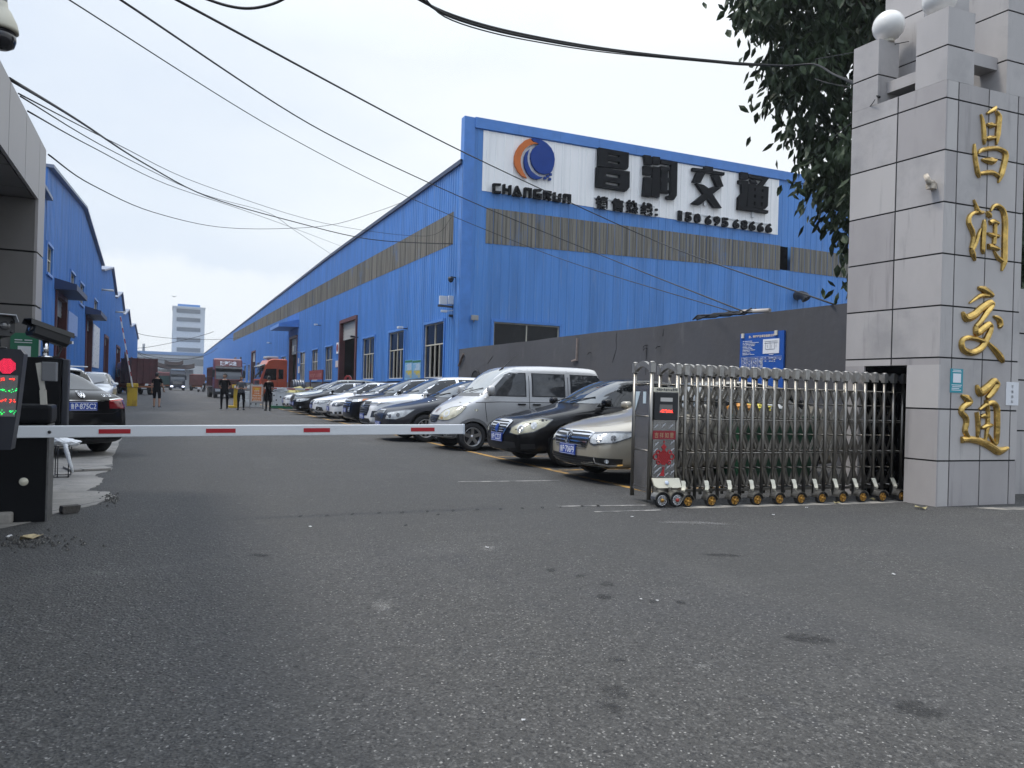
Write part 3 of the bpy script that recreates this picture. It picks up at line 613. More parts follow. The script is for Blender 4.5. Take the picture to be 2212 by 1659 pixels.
o = mb.build('broken_board', mat('dark old wood', (.12, .09, .08), .9, var=.3)); o.location = (XW - .06, b.y, b.z); tag(o, 'broken dark board hanging on the grey yard wall by the warehouse corner', 'board')
# information board
bd = thing('notice_board', 'blue information board with white plan on the grey yard wall behind the folding gate', 'notice board', (XW - .03, 0, 0))
cb = crop(2950, 1300, 7.373)
def on_bd(d): return lambda u, v, k=0: (lambda p: Vector((-d - k, p.y, p.z)))(at_x(*cb(u, v), XW - .03))
mb = MB(); p0 = at_x(*cb(140, 270), XW); p1 = at_x(*cb(1435, 178), XW); mb.box(-.02, .02, p1.y, p0.y, 1.02, p0.z); mb.build('panel', mat('blue board face', (.015, .085, .36), .4, var=.05), bd)
WT = mat('white print', (.72, .74, .78), .6)
pa, pb = at_x(*cb(215, 500), XW), at_x(*cb(560, 870), XW)
def bdf(u, v, d): return Vector((-.024 - d, u, v))
mb = MB(); ta, tb = at_x(*cb(388, 400), XW), at_x(*cb(1150, 345), XW); tt = at_x(*cb(388, 322), XW)
put_text(mb, '危、固废产生单位信息公开', lambda u, v, d: Vector((-.024 - d, ta.y + (tb.y - ta.y) * u, ta.z + (tt.z - ta.z) * v)), 0, 1, 0, 1, bold=.03)
mb.build('lettering', mat('cream print', (.75, .62, .45), .6), bd)
mb = MB(); r = random.Random(2)
for k, (x, y, segs) in enumerate([(220, 495, [(0, 40), (55, 270)]), (218, 545, [(0, 32), (55, 475)]), (215, 588, [(0, 75), (90, 365)]), (215, 630, [(0, 140), (160, 220), (235, 350)]), (213, 672, [(0, 145), (160, 255)]), (212, 715, [(0, 180), (200, 285)]), (210, 757, [(0, 215), (235, 370)]), (210, 800, [(0, 110), (125, 215)]), (208, 845, [(0, 145), (165, 245)]), (207, 888, [(0, 200), (220, 350)]), (990, 880, [(0, 130)])]):
    for s0, s1 in segs:
        q = s0
        while q < s1 - 4:
            w = r.uniform(9, 16); e = min(q + w, s1); h = r.uniform(10, 20)
            A = at_x(*cb(x + q, y - h / 2 - q * .06), XW); B = at_x(*cb(x + e - 2.5, y + h / 2 - q * .06), XW); mb.box(-.027, -.0215, B.y, A.y, B.z, A.z); q = e
A = at_x(*cb(818, 430), XW); B = at_x(*cb(1285, 830), XW)
mb.box(-.028, -.0215, B.y, A.y, B.z, A.z)
for x in (175, 330, 480, 650, 800): A = at_x(*cb(x, 965), XW); mb.box(-.026, -.0215, A.y - .004, A.y, 1.05, A.z)
for k in range(9): A = at_x(*cb(180, 970 + k * 36), XW); B = at_x(*cb(800 if k > 2 else 1360, 970), XW); mb.box(-.025, -.0215, B.y, A.y, A.z, A.z + .004)
for k in range(70):
    x = r.choice((200, 260, 330, 390, 450, 520, 580, 690, 740)) + r.uniform(-4, 4); yy = 990 + 36 * r.randrange(8) ; A = at_x(*cb(x, yy), XW); mb.box(-.027, -.0215, A.y - .05 * r.uniform(.5, 1), A.y, A.z - .012, A.z)
for k in range(18):
    x = r.choice((860, 930, 990, 1060, 1130, 1300)); yy = 965 + 48 * r.randrange(3); A = at_x(*cb(x, yy), XW); mb.box(-.027, -.0215, A.y - .06 * r.uniform(.5, 1), A.y, A.z - .013, A.z)
mb.build('print', WT, bd)
mb = MB()
for y0_, z0_, y1_, z1_ in ((.18, .3, .18, .8), (.18, .3, .72, .3), (.72, .3, .72, .72), (.45, .3, .45, .85), (.1, .85, .9, .85), (.1, .72, .9, .74), (.30, .4, .30, .6), (.52, .35, .52, .6), (.82, .4, .82, .7)):
    f = lambda yy, zz: Vector((-.031, A0.y + (B0.y - A0.y) * yy, B0.z + (A0.z - B0.z) * zz))
    A0 = at_x(*cb(818, 430), XW); B0 = at_x(*cb(1285, 830), XW); mb.bar(f(y0_, z0_), f(y1_, z1_), .006, .006)
mb.build('drawing', mat('grey ink', (.28, .3, .33), .7), bd)
mb = MB()
for x, y in ((215, 315), (1197, 222)): q = at_x(*cb(x, y), XW); mb.box(-.05, -.0215, q.y - .05, q.y + .02, q.z - .06, q.z + .04)
mb.build('clip', mat('cream clip', (.6, .57, .5), .6), bd)
# rubbish on top of the wall
cw = crop(1800, 400, 1.301)
mb = MB(); P = [at_x(*cw(x, y), XW + .12) for x, y in ((1275, 1155), (1300, 1138), (1380, 1135), (1450, 1130), (1520, 1115), (1580, 1108))]
o0 = Vector((XW + .12, P[0].y, 3.1))
for k in range(5): mb.tube([Vector((.03 * (k - 2), p.y - o0.y, max(.02, .05 + .03 * ((i * 3 + k) % 4)))) for i, p in enumerate(P)], .018, 6)
o = mb.build('cable_bundle', BLACK); o.location = o0; tag(o, 'tangle of black cables lying along the top of the grey yard wall', 'cables')
a, b = at_x(*cw(1520, 1098), XW + .12), at_x(*cw(1665, 1103), XW + .12)
mb = MB(); mb.tube([(0, 0, .1), (0, b.y - a.y, .06)], .045, 8); o = mb.build('pipe', mat('pale pipe 2', (.5, .46, .42), .6)); o.location = (XW + .12, a.y, 3.1); tag(o, 'short pale pipe lying on top of the grey yard wall', 'pipe')
# arched opening behind the van, drawn as a dark half disc on the wall
q = at_x(*c3(430, 590), XW)
mb = MB(); mb.tube([(-.02, .42 * cos(t), .42 * sin(t)) for t in [pi * k / 12 for k in range(13)]], .04, 6)
mb.add([(-.03, .42 * cos(pi * k / 12), .42 * sin(pi * k / 12)) for k in range(13)], [tuple(range(13))])
o = mb.build('old_tyre', RUBBER); o.location = (XW - .03, q.y, 1.70); tag(o, 'dark tyre shape leaning on the grey yard wall behind the silver van', 'tyre')

# ================================================================== TILED GATE PILLAR
TILE = layered('grey granite tile', (0.42, 0.40, 0.39), [((0.33, 0.315, 0.31), 0.8, (1, 1, .5), .42, .62, .7, 'n'), ((0.38, 0.375, 0.38), 2.2, (2, 2, .3), .55, .75, .45, 'n'), ((0.15, 0.145, 0.145), 3.2, (2.4, 2.4, .22), .60, .76, .6, 'n'), ((0.24, 0.235, 0.235), 1.3, (1, 1, 1), .5, .68, .6, 'n'), ((0.37, 0.36, 0.37), 180, (1, 1, 1), .45, .8, .25, 'n')], 0.42, spec=0.4)
TILE_D = layered('darker granite tile', (0.36, 0.34, 0.335), [((0.28, 0.265, 0.262), 0.9, (1, 1, .5), .42, .62, .7, 'n'), ((0.15, 0.145, 0.145), 2.6, (2.4, 2.4, .18), .58, .74, .65, 'n'), ((0.37, 0.36, 0.36), 180, (1, 1, 1), .45, .8, .25, 'n')], 0.42, spec=0.4)
TILE_L = layered('lighter granite tile', (0.45, 0.43, 0.415), [((0.36, 0.34, 0.335), 0.7, (1, 1, .5), .42, .62, .7, 'n'), ((0.17, 0.165, 0.16), 3.4, (2.2, 2.2, .2), .62, .78, .55, 'n'), ((0.42, 0.41, 0.41), 180, (1, 1, 1), .45, .8, .25, 'n')], 0.42, spec=0.4)
JOINT = mat('black joint', (.012, .013, .014), .9)
PB = Vector((8.61, 6.16, 0)); AX = Vector((cos(radians(-4)), sin(radians(-4)), 0)); BX = Vector((cos(radians(94)), sin(radians(94)), 0))
def pl(a, b, z): return AX * a + BX * b + Vector((0, 0, z))
pil = thing('gate_pillar', 'grey tiled gate pillar with gold calligraphy and notched top', 'pillar', PB)
def pbox(mb, a0, a1, b0, b1, z0, z1):
    p = [pl(a, b, z) for z in (z0, z1) for a, b in ((a0, b0), (a1, b0), (a1, b1), (a0, b1))]
    mb.add(p, [(3, 2, 1, 0), (4, 5, 6, 7), (0, 1, 5, 4), (1, 2, 6, 5), (2, 3, 7, 6), (3, 0, 4, 7)])
JZ = [0.56, 1.20, 1.835, 2.475, 3.115, 3.75, 4.39, 5.03]; g_ = .010
ZT = [0] + JZ + [5.25]
core = MB(); rtile = random.Random(17); core.cur = 1
pbox(core, .008, 1.392, .008, .40, 0, 5.24); pbox(core, .008, 1.392, 1.05, 1.312, 0, 5.24); pbox(core, .008, 1.392, .40, 1.05, 1.76, 5.24); pbox(core, .9, 1.392, .40, 1.05, 0, 1.76)
core.cur = 0; LV = [0, .64, 1.32]; FV = [0, .21, .74, 1.27, 1.40]
def ltile(b0, b1, z0, z1, top=5.25): core.cur = rtile.choice((0, 0, 2, 3)); pbox(core, 0, .028, b0, b1, z0, z1)
for i in range(len(ZT) - 1):
    z0, z1 = ZT[i] + (g_ if i else 0), ZT[i + 1] - (g_ if i < len(ZT) - 2 else 0)
    for k in range(len(FV) - 1): core.cur = rtile.choice((0, 2, 3)); pbox(core, FV[k] + (g_ if k else .0285), FV[k + 1] - (g_ if k < 3 else 0), 0, .028, z0, z1)
    if z1 <= 1.3: ltile(0, .42, z0, z1); ltile(1.03, 1.32, z0, z1)
    elif z0 < 1.74: ltile(0, .42, z0, 1.745); ltile(1.03, 1.32, z0, 1.745); ltile(0, .64 - g_, 1.745, z1); ltile(.64 + g_, 1.32, 1.745, z1)
    else: ltile(0, .64 - g_, z0, z1); ltile(.64 + g_, 1.32, z0, z1)
    pbox(core, 1.372, 1.40, .0285, 1.32, z0, z1); pbox(core, .0285, 1.3715, 1.292, 1.32, z0, z1)
core.build('shaft', [TILE, JOINT, TILE_D, TILE_L], pil)
# fix: the slot's dark lining
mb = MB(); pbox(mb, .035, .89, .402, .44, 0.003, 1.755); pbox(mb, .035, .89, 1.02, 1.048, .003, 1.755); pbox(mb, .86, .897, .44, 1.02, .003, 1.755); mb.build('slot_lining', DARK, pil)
def post(a0, a1, b0, b1, z0, z1, joints, name='merlon'):
    mb = MB(); zz = [z0] + list(joints) + [z1]; mb.cur = 1; pbox(mb, a0 + .012, a1 - .012, b0 + .012, b1 - .012, z0, z1 - .012); mb.cur = 0
    for i in range(len(zz) - 1): pbox(mb, a0, a1, b0, b1, zz[i] + (g_ if i else 0), zz[i + 1] - (g_ if i < len(zz) - 2 else 0))
    return mb.build(name, [TILE, JOINT], pil)
post(0, .46, 0, .41, 5.252, 6.15, [5.68])
post(0, .36, .94, 1.32, 5.252, 6.13, [5.65])
post(1.04, 1.40, 0, .5, 5.252, 6.75, [5.68, 6.32])
post(.55, 1.40, .75, 1.32, 5.252, 7.4, [5.9, 6.55])
mb = MB(); pbox(mb, .16, .40, .412, .938, 5.42, 5.57); pbox(mb, .462, 1.038, .12, .34, 5.59, 5.75); mb.build('tie_beam', TILE, pil)
# gold calligraphy
GOLD = mat('polished brass', (0.50, 0.335, 0.105), 0.25, 1.0, var=.35, vscale=8, bump=.25, bscale=18)
ca = crop(3800, 380, 2.243); cbb = crop(3750, 1080, 2.023)
def brush(mb, path, c, sc=1.0):
    """a brush stroke: path of (x, y, width) in the photograph, laid on the pillar's front face with a raised ridge"""
    pts = []
    for x, y, w in path:
        a, z = on_plane(*c(x, y), PB, AX); a2, _ = on_plane(*c(x + w, y), PB, AX); pts.append((Vector((a, z)), max(.006, abs(a2 - a) * sc)))
    fine = []
    for i in range(len(pts) - 1):                                # Catmull-Rom
        p0, p1, p2, p3 = (pts[max(i - 1, 0)], pts[i], pts[i + 1], pts[min(i + 2, len(pts) - 1)])
        for k in range(5):
            t = k / 5; q = .5 * ((2 * p1[0]) + (p2[0] - p0[0]) * t + (2 * p0[0] - 5 * p1[0] + 4 * p2[0] - p3[0]) * t * t + (3 * p1[0] - p0[0] - 3 * p2[0] + p3[0]) * t ** 3)
            fine.append((q, p1[1] + (p2[1] - p1[1]) * t))
    fine.append(pts[-1]); vs = []; n = len(fine)
    for i, (q, w) in enumerate(fine):
        t = (fine[min(i + 1, n - 1)][0] - fine[max(i - 1, 0)][0]); t = t.normalized() if t.length > 1e-6 else Vector((1, 0)); nn = Vector((-t.y, t.x))
        for s, d in ((-.5, -.004), (-.46, .022), (-.12, .046), (.12, .046), (.46, .022), (.5, -.004)):
            m = q + nn * w * s; vs.append(pl(m.x, -min(d, .3 * w + .022), m.y))
    fs = [(i * 6 + k, i * 6 + k + 1, i * 6 + k + 7, i * 6 + k + 6) for i in range(n - 1) for k in range(5)] + [tuple(range(6)), tuple((n - 1) * 6 + k for k in range(6))[::-1]]
    mb.add(vs, fs)
GC = [(ca, [[(268, 175, 6), (285, 240, 22), (295, 330, 30), (298, 400, 28), (300, 448, 8)], [(322, 170, 10), (350, 155, 26), (390, 130, 30), (400, 105, 10)], [(405, 150, 20), (430, 200, 40), (425, 280, 40), (418, 360, 40), (408, 450, 8)],
           [(322, 265, 14), (360, 275, 40), (395, 275, 18)], [(315, 395, 20), (350, 390, 36), (395, 385, 22)], [(210, 440, 8), (212, 520, 28), (225, 620, 30), (240, 700, 34), (255, 745, 8)],
           [(245, 530, 10), (270, 500, 28), (340, 485, 30), (420, 482, 30), (480, 510, 34)], [(480, 510, 40), (490, 560, 44), (470, 650, 42), (450, 720, 40), (425, 790, 8)], [(275, 580, 8), (320, 590, 36), (370, 595, 50), (405, 585, 20)], [(255, 710, 24), (320, 698, 30), (380, 700, 30), (430, 735, 24)]]),
      (ca, [[(205, 940, 6), (225, 1000, 24), (245, 1050, 40), (290, 1060, 10)], [(290, 1055, 20), (220, 1055, 24), (170, 1090, 28), (160, 1150, 34), (190, 1220, 36), (200, 1290, 26), (180, 1380, 24)], [(180, 1380, 22), (195, 1420, 40), (215, 1490, 10)],
           [(190, 1400, 26), (220, 1340, 26), (245, 1260, 22), (265, 1200, 8)], [(298, 1120, 8), (295, 1180, 36), (288, 1300, 34), (285, 1390, 30), (290, 1430, 8)], [(320, 1050, 16), (340, 1075, 42), (355, 1105, 14)],
           [(355, 1045, 10), (385, 1000, 24), (430, 1000, 34), (470, 1050, 40), (485, 1150, 44), (482, 1300, 44), (480, 1440, 44), (475, 1510, 40), (455, 1580, 8)], [(385, 1400, 8), (420, 1460, 26), (460, 1490, 30)],
           [(345, 1150, 30), (380, 1140, 40), (420, 1155, 30)], [(395, 1160, 26), (395, 1230, 26), (385, 1340, 28)], [(325, 1240, 10), (370, 1260, 32), (425, 1270, 26)], [(330, 1360, 36), (370, 1365, 40), (425, 1385, 28)]]),
      (cbb, [[(320, 145, 16), (370, 160, 44), (425, 200, 44), (430, 225, 10)], [(400, 210, 26), (340, 210, 26), (250, 270, 6)], [(195, 340, 14), (225, 390, 50), (290, 365, 50), (350, 310, 44), (420, 265, 40), (435, 290, 30), (390, 350, 36), (340, 420, 30), (300, 460, 24)],
            [(445, 375, 10), (490, 400, 40), (500, 450, 40), (485, 462, 10)], [(300, 455, 26), (310, 510, 44), (370, 470, 44), (410, 440, 36), (425, 470, 30), (400, 540, 40), (350, 630, 44), (270, 670, 40), (200, 640, 40), (190, 580, 34), (230, 550, 30), (300, 555, 30), (370, 580, 30)],
            [(400, 590, 16), (450, 640, 36), (500, 700, 46), (522, 750, 14)]]),
      (cbb, [[(310, 930, 14), (335, 990, 54), (400, 950, 50), (450, 900, 40), (475, 930, 40), (430, 1000, 40), (390, 1040, 26)], [(185, 1015, 10), (230, 1040, 50), (255, 1070, 40), (200, 1110, 36), (185, 1150, 34), (220, 1190, 40), (225, 1240, 34), (215, 1300, 34), (240, 1350, 26)],
            [(185, 1375, 40), (260, 1370, 40), (350, 1390, 44), (430, 1430, 50), (490, 1465, 50), (560, 1440, 20)], [(330, 1130, 12), (390, 1090, 30), (440, 1075, 34), (470, 1110, 40), (475, 1200, 40), (472, 1330, 36), (462, 1410, 20), (405, 1330, 8)],
            [(310, 1150, 24), (320, 1250, 30), (315, 1355, 12)], [(385, 1050, 24), (400, 1150, 24), (395, 1280, 26), (378, 1385, 12)], [(340, 1190, 14), (370, 1180, 30), (385, 1200, 10)], [(350, 1280, 16), (400, 1260, 34), (435, 1255, 14)]])]
for c, paths in GC:
    mb = MB()
    for p in paths: brush(mb, p, c)
    mb.build('gold_character', GOLD, pil)
# stickers and notices on the pillar's front
def on_pil(c, x, y): a, z = on_plane(*c(x, y), PB, AX); return a, z
def notice(name, label, c, x0, y0, x1, y1, m, cat='notice', d=.006):
    a0, z1 = on_pil(c, x0, y0); a1, z0 = on_pil(c, x1, y1); o = thing(name, label, cat, PB + pl(a0, 0, z0))
    mb = MB(); p = [pl(a, -dd, z) for z in (0, z1 - z0) for a, dd in ((0, .001), (a1 - a0, .001), (a1 - a0, d), (0, d))]
    mb.add(p, [(3, 2, 1, 0), (4, 5, 6, 7), (0, 1, 5, 4), (1, 2, 6, 5), (2, 3, 7, 6), (3, 0, 4, 7)]); mb.build('sheet', m, o)
    return o, a1 - a0, z1 - z0
o, w, h = notice('sticker', 'teal notice with white square stuck on the tiled gate pillar', cbb, 104, 797, 200, 995, mat('teal print', (.02, .27, .34), .5), 'sticker')
mb = MB(); fb2 = lambda a, z, d: pl(a * w, -.0065 - d, z * h)
mb.prism([(.2, .42), (.82, .42), (.82, .8), (.2, .8)], fb2, -.0003, .002)
for z, a0, a1 in ((.88, .15, .85), (.94, .2, .8), (.32, .1, .9), (.25, .15, .85), (.18, .1, .7), (.11, .1, .85)): mb.prism([(a0, z - .015), (a1, z - .015), (a1, z + .015), (a0, z + .015)], fb2, -.0003, .002)
mb.build('print', WT, o)
o, w2, h2 = notice('paper_notice', 'white paper notice lettered downwards on the right edge of the tiled gate pillar', cbb, 555, 905, 650, 1097, mat('white paper', (.66, .67, .69), .8, var=.06), 'notice')
mb = MB()
for k, chh in enumerate('不准停车'): put_text(mb, chh, lambda u, v, d: pl(w2 * (.38 + .2 * u), -.0075, h2 * (.86 - k * .215 - .13 + .13 * v)), 0, 1, 0, 1)
mb.build('lettering', mat('black print', (.03, .03, .03), .7), o)
# camera stub on the pillar's left face
b_, z_ = on_plane(*crop(3300, 0, 2.074)(905, 1540), PB, BX)
mb = MB(); M = Matrix.Translation(PB + pl(0, b_, z_))
mb.tube([M @ Vector((-.02, 0, .03)), M @ Vector((-.12, -.02, .02)), M @ Vector((-.13, .02, .12))], [.035, .035, .03], 8); mb.box(-.1, .0, -.04, .04, -.05, .02, M)
o = mb.build('broken_bracket', mat('rusty cream metal', (.5, .44, .36), .7, var=.4, vscale=25)); tag(o, 'rusty broken camera bracket sticking out of the pillar face above the gate', 'bracket')
# globe lamps
GL = mat('white globe glass', (.74, .73, .70), .25, coat=.4)
for lab, q in (('white globe lamp on the low back post of the tiled gate pillar', (.22, .99, 6.13)), ('white globe lamp on the near corner post of the pillar, cut by the frame', (.17, .25, 6.15))):
    o = thing('globe_lamp', lab, 'lamp', PB + pl(*q), 0, 'globe lamps on the gate pillar')
    mb = MB(); mb.lathe([(.0, .0), (.08, .0), (.08, .05), (.0, .05)], 16, smooth=False); mb.build('base', ALU, o)
    mb = MB(); mb.lathe([(.205 * sin(pi * k / 16), .225 - .205 * cos(pi * k / 16)) for k in range(17)], 28); mb.build('globe', GL, o)
# wall beyond the pillar at the right edge, with two green notices
mb = MB(); o = thing('side_wall', 'grey tiled wall continuing behind the gate pillar at the right edge', 'wall', PB + pl(1.52, .75, 0))
def qb(mb, a0, a1, b0, b1, z0, z1):
    p = [pl(a, b, z) for z in (z0, z1) for a, b in ((a0, b0), (a1, b0), (a1, b1), (a0, b1))]; mb.add(p, [(3, 2, 1, 0), (4, 5, 6, 7), (0, 1, 5, 4), (1, 2, 6, 5), (2, 3, 7, 6), (3, 0, 4, 7)])
mb.cur = 1; qb(mb, -.1, 3.9, .02, .3, 0, 2.9); mb.cur = 0
for z0, z1 in ((0, .9), (.922, 1.63), (1.652, 2.30), (2.322, 2.95)): qb(mb, -.11, 1.9, 0, .31, z0, z1); qb(mb, 1.92, 3.92, 0, .31, z0, z1)
mb.build('tiles', [TILE, JOINT], o)
GREEN = mat('green notice', (.02, .16, .085), .5)
for lab, z0, z1 in (('upper dark green notice on wall right of gate pillar', 1.75, 2.28), ('lower green notice with white sheet on wall right of gate pillar', 1.10, 1.60)):
    mb = MB(); qb(mb, 0, .3, -.012, -.002, 0, z1 - z0); t = mb.build('notice', GREEN); t.location = PB + pl(1.55, .75, z0); tag(t, lab, 'notice')

# ================================================================== FOLDING GATE
STEEL = layered('worn stainless steel', (0.25, 0.238, 0.215), [((0.14, 0.13, 0.115), 2.5, (6, 6, .4), .42, .62, .8, 'n'), ((0.38, 0.365, 0.34), 5, (8, 8, .25), .60, .74, .6, 'n')], 0.32, metal=0.9)
STEELD = layered('dull stainless steel', (0.27, 0.252, 0.222), [((0.11, 0.102, 0.09), 3.5, (3, 3, 1), .42, .62, .7, 'n')], 0.38, metal=0.85)
SATIN = mat('satin steel', (.34, .33, .31), .48, .75, var=.2, vscale=12)
CREAM = mat('cream plastic', (.60, .57, .46), .5, var=.08)
GD = Vector((1, -.095, 0)).normalized(); GN = Vector((GD.y, -GD.x, 0))      # along the gate, and towards the camera
G0 = Vector((5.12, 7.22, 0)); GR = atan2(GD.y, GD.x)
gate = thing('folding_gate', 'stainless steel folding lattice gate with wheeled head unit, running into the gate pillar', 'gate', G0, GR)
# gate frame: x along the gate, y away from the camera, z up
def hoop(mb, x, dy=.36, H=1.65, r=.021):
    for y in (0, dy): mb.cur = 0; mb.tube([(x, y, .055), (x, y, H - .13)], r, 10); mb.cur = 1; mb.box(x - .029, x + .029, y - .029, y + .029, H - .13, H - .02); mb.lathe([(.031, H - .02), (.03, H - .008), (.018, H), (0, H + .002)], 10, T(x, y, 0))
    n = 8
    for k in range(n):
        a, b = k / n, (k + 1) / n; f = lambda t: H - .085 + .06 * sin(pi * t); y0_, y1_ = .029 + (dy - .058) * a, .029 + (dy - .058) * b
        p = [(x + sx, yy, zz) for yy, t in ((y0_, a), (y1_, b)) for sx, zz in ((-.02, f(t) - .032), (.02, f(t) - .032), (.02, f(t) + .032), (-.02, f(t) + .032))]
        mb.add(p, [(0, 1, 2, 3), (7, 6, 5, 4), (0, 4, 5, 1), (1, 5, 6, 2), (2, 6, 7, 3), (3, 7, 4, 0)])
    mb.cur = 0
    for z in (.18, .62, 1.02, 1.40): mb.tube([(x, .02, z), (x, dy - .02, z)], .009, 6)
NP = 22; SPC = .1585; X1 = .455; HW = .35
for k in range(NP):
    mb = MB(); hoop(mb, X1 + k * SPC); mb.build('hoop_frame', [STEEL, SATIN], gate)
mb = MB()
for k in range(NP - 1):
    xa, xb = X1 + k * SPC, X1 + (k + 1) * SPC; xm = (xa + xb) / 2
    for y in (.09, .27):
        for z0, z1 in ((.18, .40), (.40, .62), (.62, .82), (.82, 1.02), (1.02, 1.21), (1.21, 1.40)):
            up_ = (z0 in (.18, .62, 1.02)); e = .012 if y < .2 else -.012
            mb.bar((xa, y, z0 if up_ else z1), (xm, y, z1 if up_ else z0), .032, .007, (0, 1, 0)); mb.bar((xb, y + e, z0 if up_ else z1), (xm, y + e, z1 if up_ else z0), .032, .007, (0, 1, 0))
    for z in (.18, .40, .62, .82, 1.02, 1.21, 1.40): mb.tube([(xm if z in (.40, .82, 1.21) else xa, .06, z), (xm if z in (.40, .82, 1.21) else xa, .30, z)], .010, 6)
for z in (1.395, 1.0, .60): mb.tube([(X1, .0, z), (X1 + (NP - 1) * SPC, .0, z)], .007, 6)
mb.tube([(X1, .36, 1.395), (X1 + (NP - 1) * SPC, .36, 1.395)], .007, 6); mb.bar((X1, .18, .13), (X1 + (NP - 1) * SPC, .18, .13), .05, .03)
mb.build('lattice', STEELD, gate)
BRASSW = mat('brass hub', (.45, .24, .05), .4, .7, var=.3, vscale=30)
def gwheel(x, y, r, hub, parent, nsp=5):
    mb = MB(); M = T(x, y, r) @ Matrix.Rotation(pi / 2, 4, 'X')
    mb.lathe([(r * .72, -.028), (r, -.022), (r, .022), (r * .72, .028), (r * .72, -.028)], 22, M); w = mb.build('wheel', RUBBER, parent)
    mb = MB(); mb.lathe([(.0, .018), (r * .74, .018), (r * .74, .03), (r * .66, .034), (r * .62, .022), (0, .022)], 22, M); mb.build('rim', BLACK, w)
    mb = MB(); mb.lathe([(r * .64, .024), (r * .74, .032), (r * .66, .036), (r * .64, .024)], 22, M)
    for k in range(nsp): t = 2 * pi * k / nsp; mb.bar(M @ Vector((0, 0, .029)), M @ Vector((r * .68 * cos(t), r * .68 * sin(t), .031)), .022 if nsp == 5 else .014, .010, (0, 1, 0))
    mb.build('spokes', CHROME if hub is None or nsp > 5 else BRASSW, w)
    mb = MB(); mb.lathe([(r * .26, .026), (r * .26, .04), (0, .042)], 12, M); mb.build('hub_cap', hub or BRASSW, w)
    return w
def fender(x, y, r, parent):
    mb = MB(); n = 10
    for k in range(n):
        t0, t1 = pi * (.04 + .92 * k / n), pi * (.04 + .92 * (k + 1) / n)
        p = [(x + rr * cos(t), yy, r + rr * sin(t)) for t in (t0, t1) for rr, yy in ((r * 1.14, y - .045), (r * 1.26, y - .045), (r * 1.26, y + .06), (r * 1.14, y + .06))]
        mb.add(p, [(0, 1, 2, 3), (7, 6, 5, 4), (0, 4, 5, 1), (1, 5, 6, 2), (2, 6, 7, 3), (3, 7, 4, 0)])
    mb.bar((x - r * .4, y + .07, r * 1.1), (x - r * .4, y + .07, r * 2.6), .05, .03); mb.build('mudguard', STEEL, parent)
for k in range(11):
    x = X1 + SPC * 2 * k - .10
    gwheel(x, -.24, .068, BRASSW, gate); fender(x, -.24, .068, gate)
    mb = MB(); hx = x + .10; mb.bar((hx, -.02, .25), (x - .005, -.17, .17), .04, .03)
    mb.prism([(-.026, .275), (.026, .275), (.030, .20), (.020, .183), (-.008, .183), (-.02, .205)], lambda a, b, d, x=hx: Vector((x + a - .03 - (.275 - b) * .35, -.03 - d - (.275 - b) * .9, b)), 0, .012); mb.build('shroud', CREAM, gate)
# head unit
hd = MB()
for x in (0, HW - .005): hoop(hd, x, .40, 1.665 if x == 0 else 1.655, .026)
hd.build('head_frame', [STEEL, SATIN], gate)
hp = MB(); hp.box(-.004, .006, .03, .37, .16, 1.34); hp.box(-.008, .008, .03, .37, .78, .84); hp.box(-.008, .008, .03, .37, 1.33, 1.38); hp.box(-.008, .008, .03, .37, .14, .20)
hp.box(.03, HW - .03, .39, .40, .16, 1.34); end = hp.build('end_panel', layered('scratched steel panel', (.26, .25, .245), [((.13, .13, .135), 3, (1, 1, .6), .45, .62, .7, 'n'), ((.28, .27, .26), 18, (1, 1, 1), .64, .72, .6, 'n')], .24, metal=.7), gate)
mb = MB(); mb.prism([(.34, 1.31), (.34, 1.17), (.27, 1.17), (.27, 1.31)], lambda a, b, d: Vector((-.006 - d, a - .16, b)), 0, .003); mb.prism([(.36, 1.31), (.25, 1.31), (.36, 1.08)], lambda a, b, d: Vector((-.006 - d, a, b)), 0, .003)
mb.build('sticker', mat('pale blue sticker', (.5, .6, .66), .5), gate)
hp = MB(); hp.box(.028, HW - .03, -.012, 0, .30, 1.31); hp.build('front_panel', layered('mirror steel panel', (.34, .335, .33), [((.20, .20, .20), 2.5, (1, 1, .7), .45, .62, .7, 'n')], .2, metal=.85), gate)
mb = MB(); mb.box(.01, HW - .01, -.03, -.001, 1.312, 1.365); mb.build('top_strip', CREAM, gate)
mb = MB(); r = random.Random(9)
for k in range(12):
    x = .05 + .0235 * k; mb.box(x, x + .015, -.034, -.0305, 1.322 + r.uniform(0, .01), 1.35 + r.uniform(-.008, .008))
mb.build('lettering', mat('grey worn print', (.10, .10, .10), .7), gate)
mb = MB(); mb.box(.02, HW - .02, -.05, -.0125, .985, 1.305, bev=.008); sc_ = mb.build('display', BLACK, gate)
mb = MB(); mb.box(.09, HW - .1, -.055, -.0505, 1.20, 1.245); mb.build('lamp_window', mat('frosted window', (.5, .48, .45), .4), sc_)
mb = MB(); mb.box(.08, HW - .1, -.055, -.0505, 1.065, 1.165); mb.build('screen', mat('led mesh', (.16, .15, .14), .6, var=.3, vscale=200), sc_)
LEDR = mat('red led', (1.0, .05, .03), .5, emit=1.6); LEDO = mat('orange led', (1.0, .25, .02), .5, emit=1.6)
mb = MB()
for k in range(60): x = .085 + r.random() * (HW - .19); zz = 1.072 + r.random() * .03; mb.box(x, x + r.uniform(.006, .02), -.0575, -.0552, zz, zz + .0045)
mb.build('led_text', LEDR, sc_)
mb = MB(); mb.box(.022, HW - .022, -.017, -.0125, .76, .86); mb.build('red_band', mat('red enamel band', (.25, .008, .02), .35), gate)
mb = MB()
for k, chh in enumerate('吉祥如意'): put_text(mb, chh, lambda u, v, d: Vector((.045 + k * .068 + u * .05, -.0185, .775 + .065 * v)), 0, 1, 0, 1)
mb.build('lettering', mat('gold print', (.5, .42, .25), .4, .6), gate)
RK = mat('red knot ornament', (.36, .015, .02), .5)
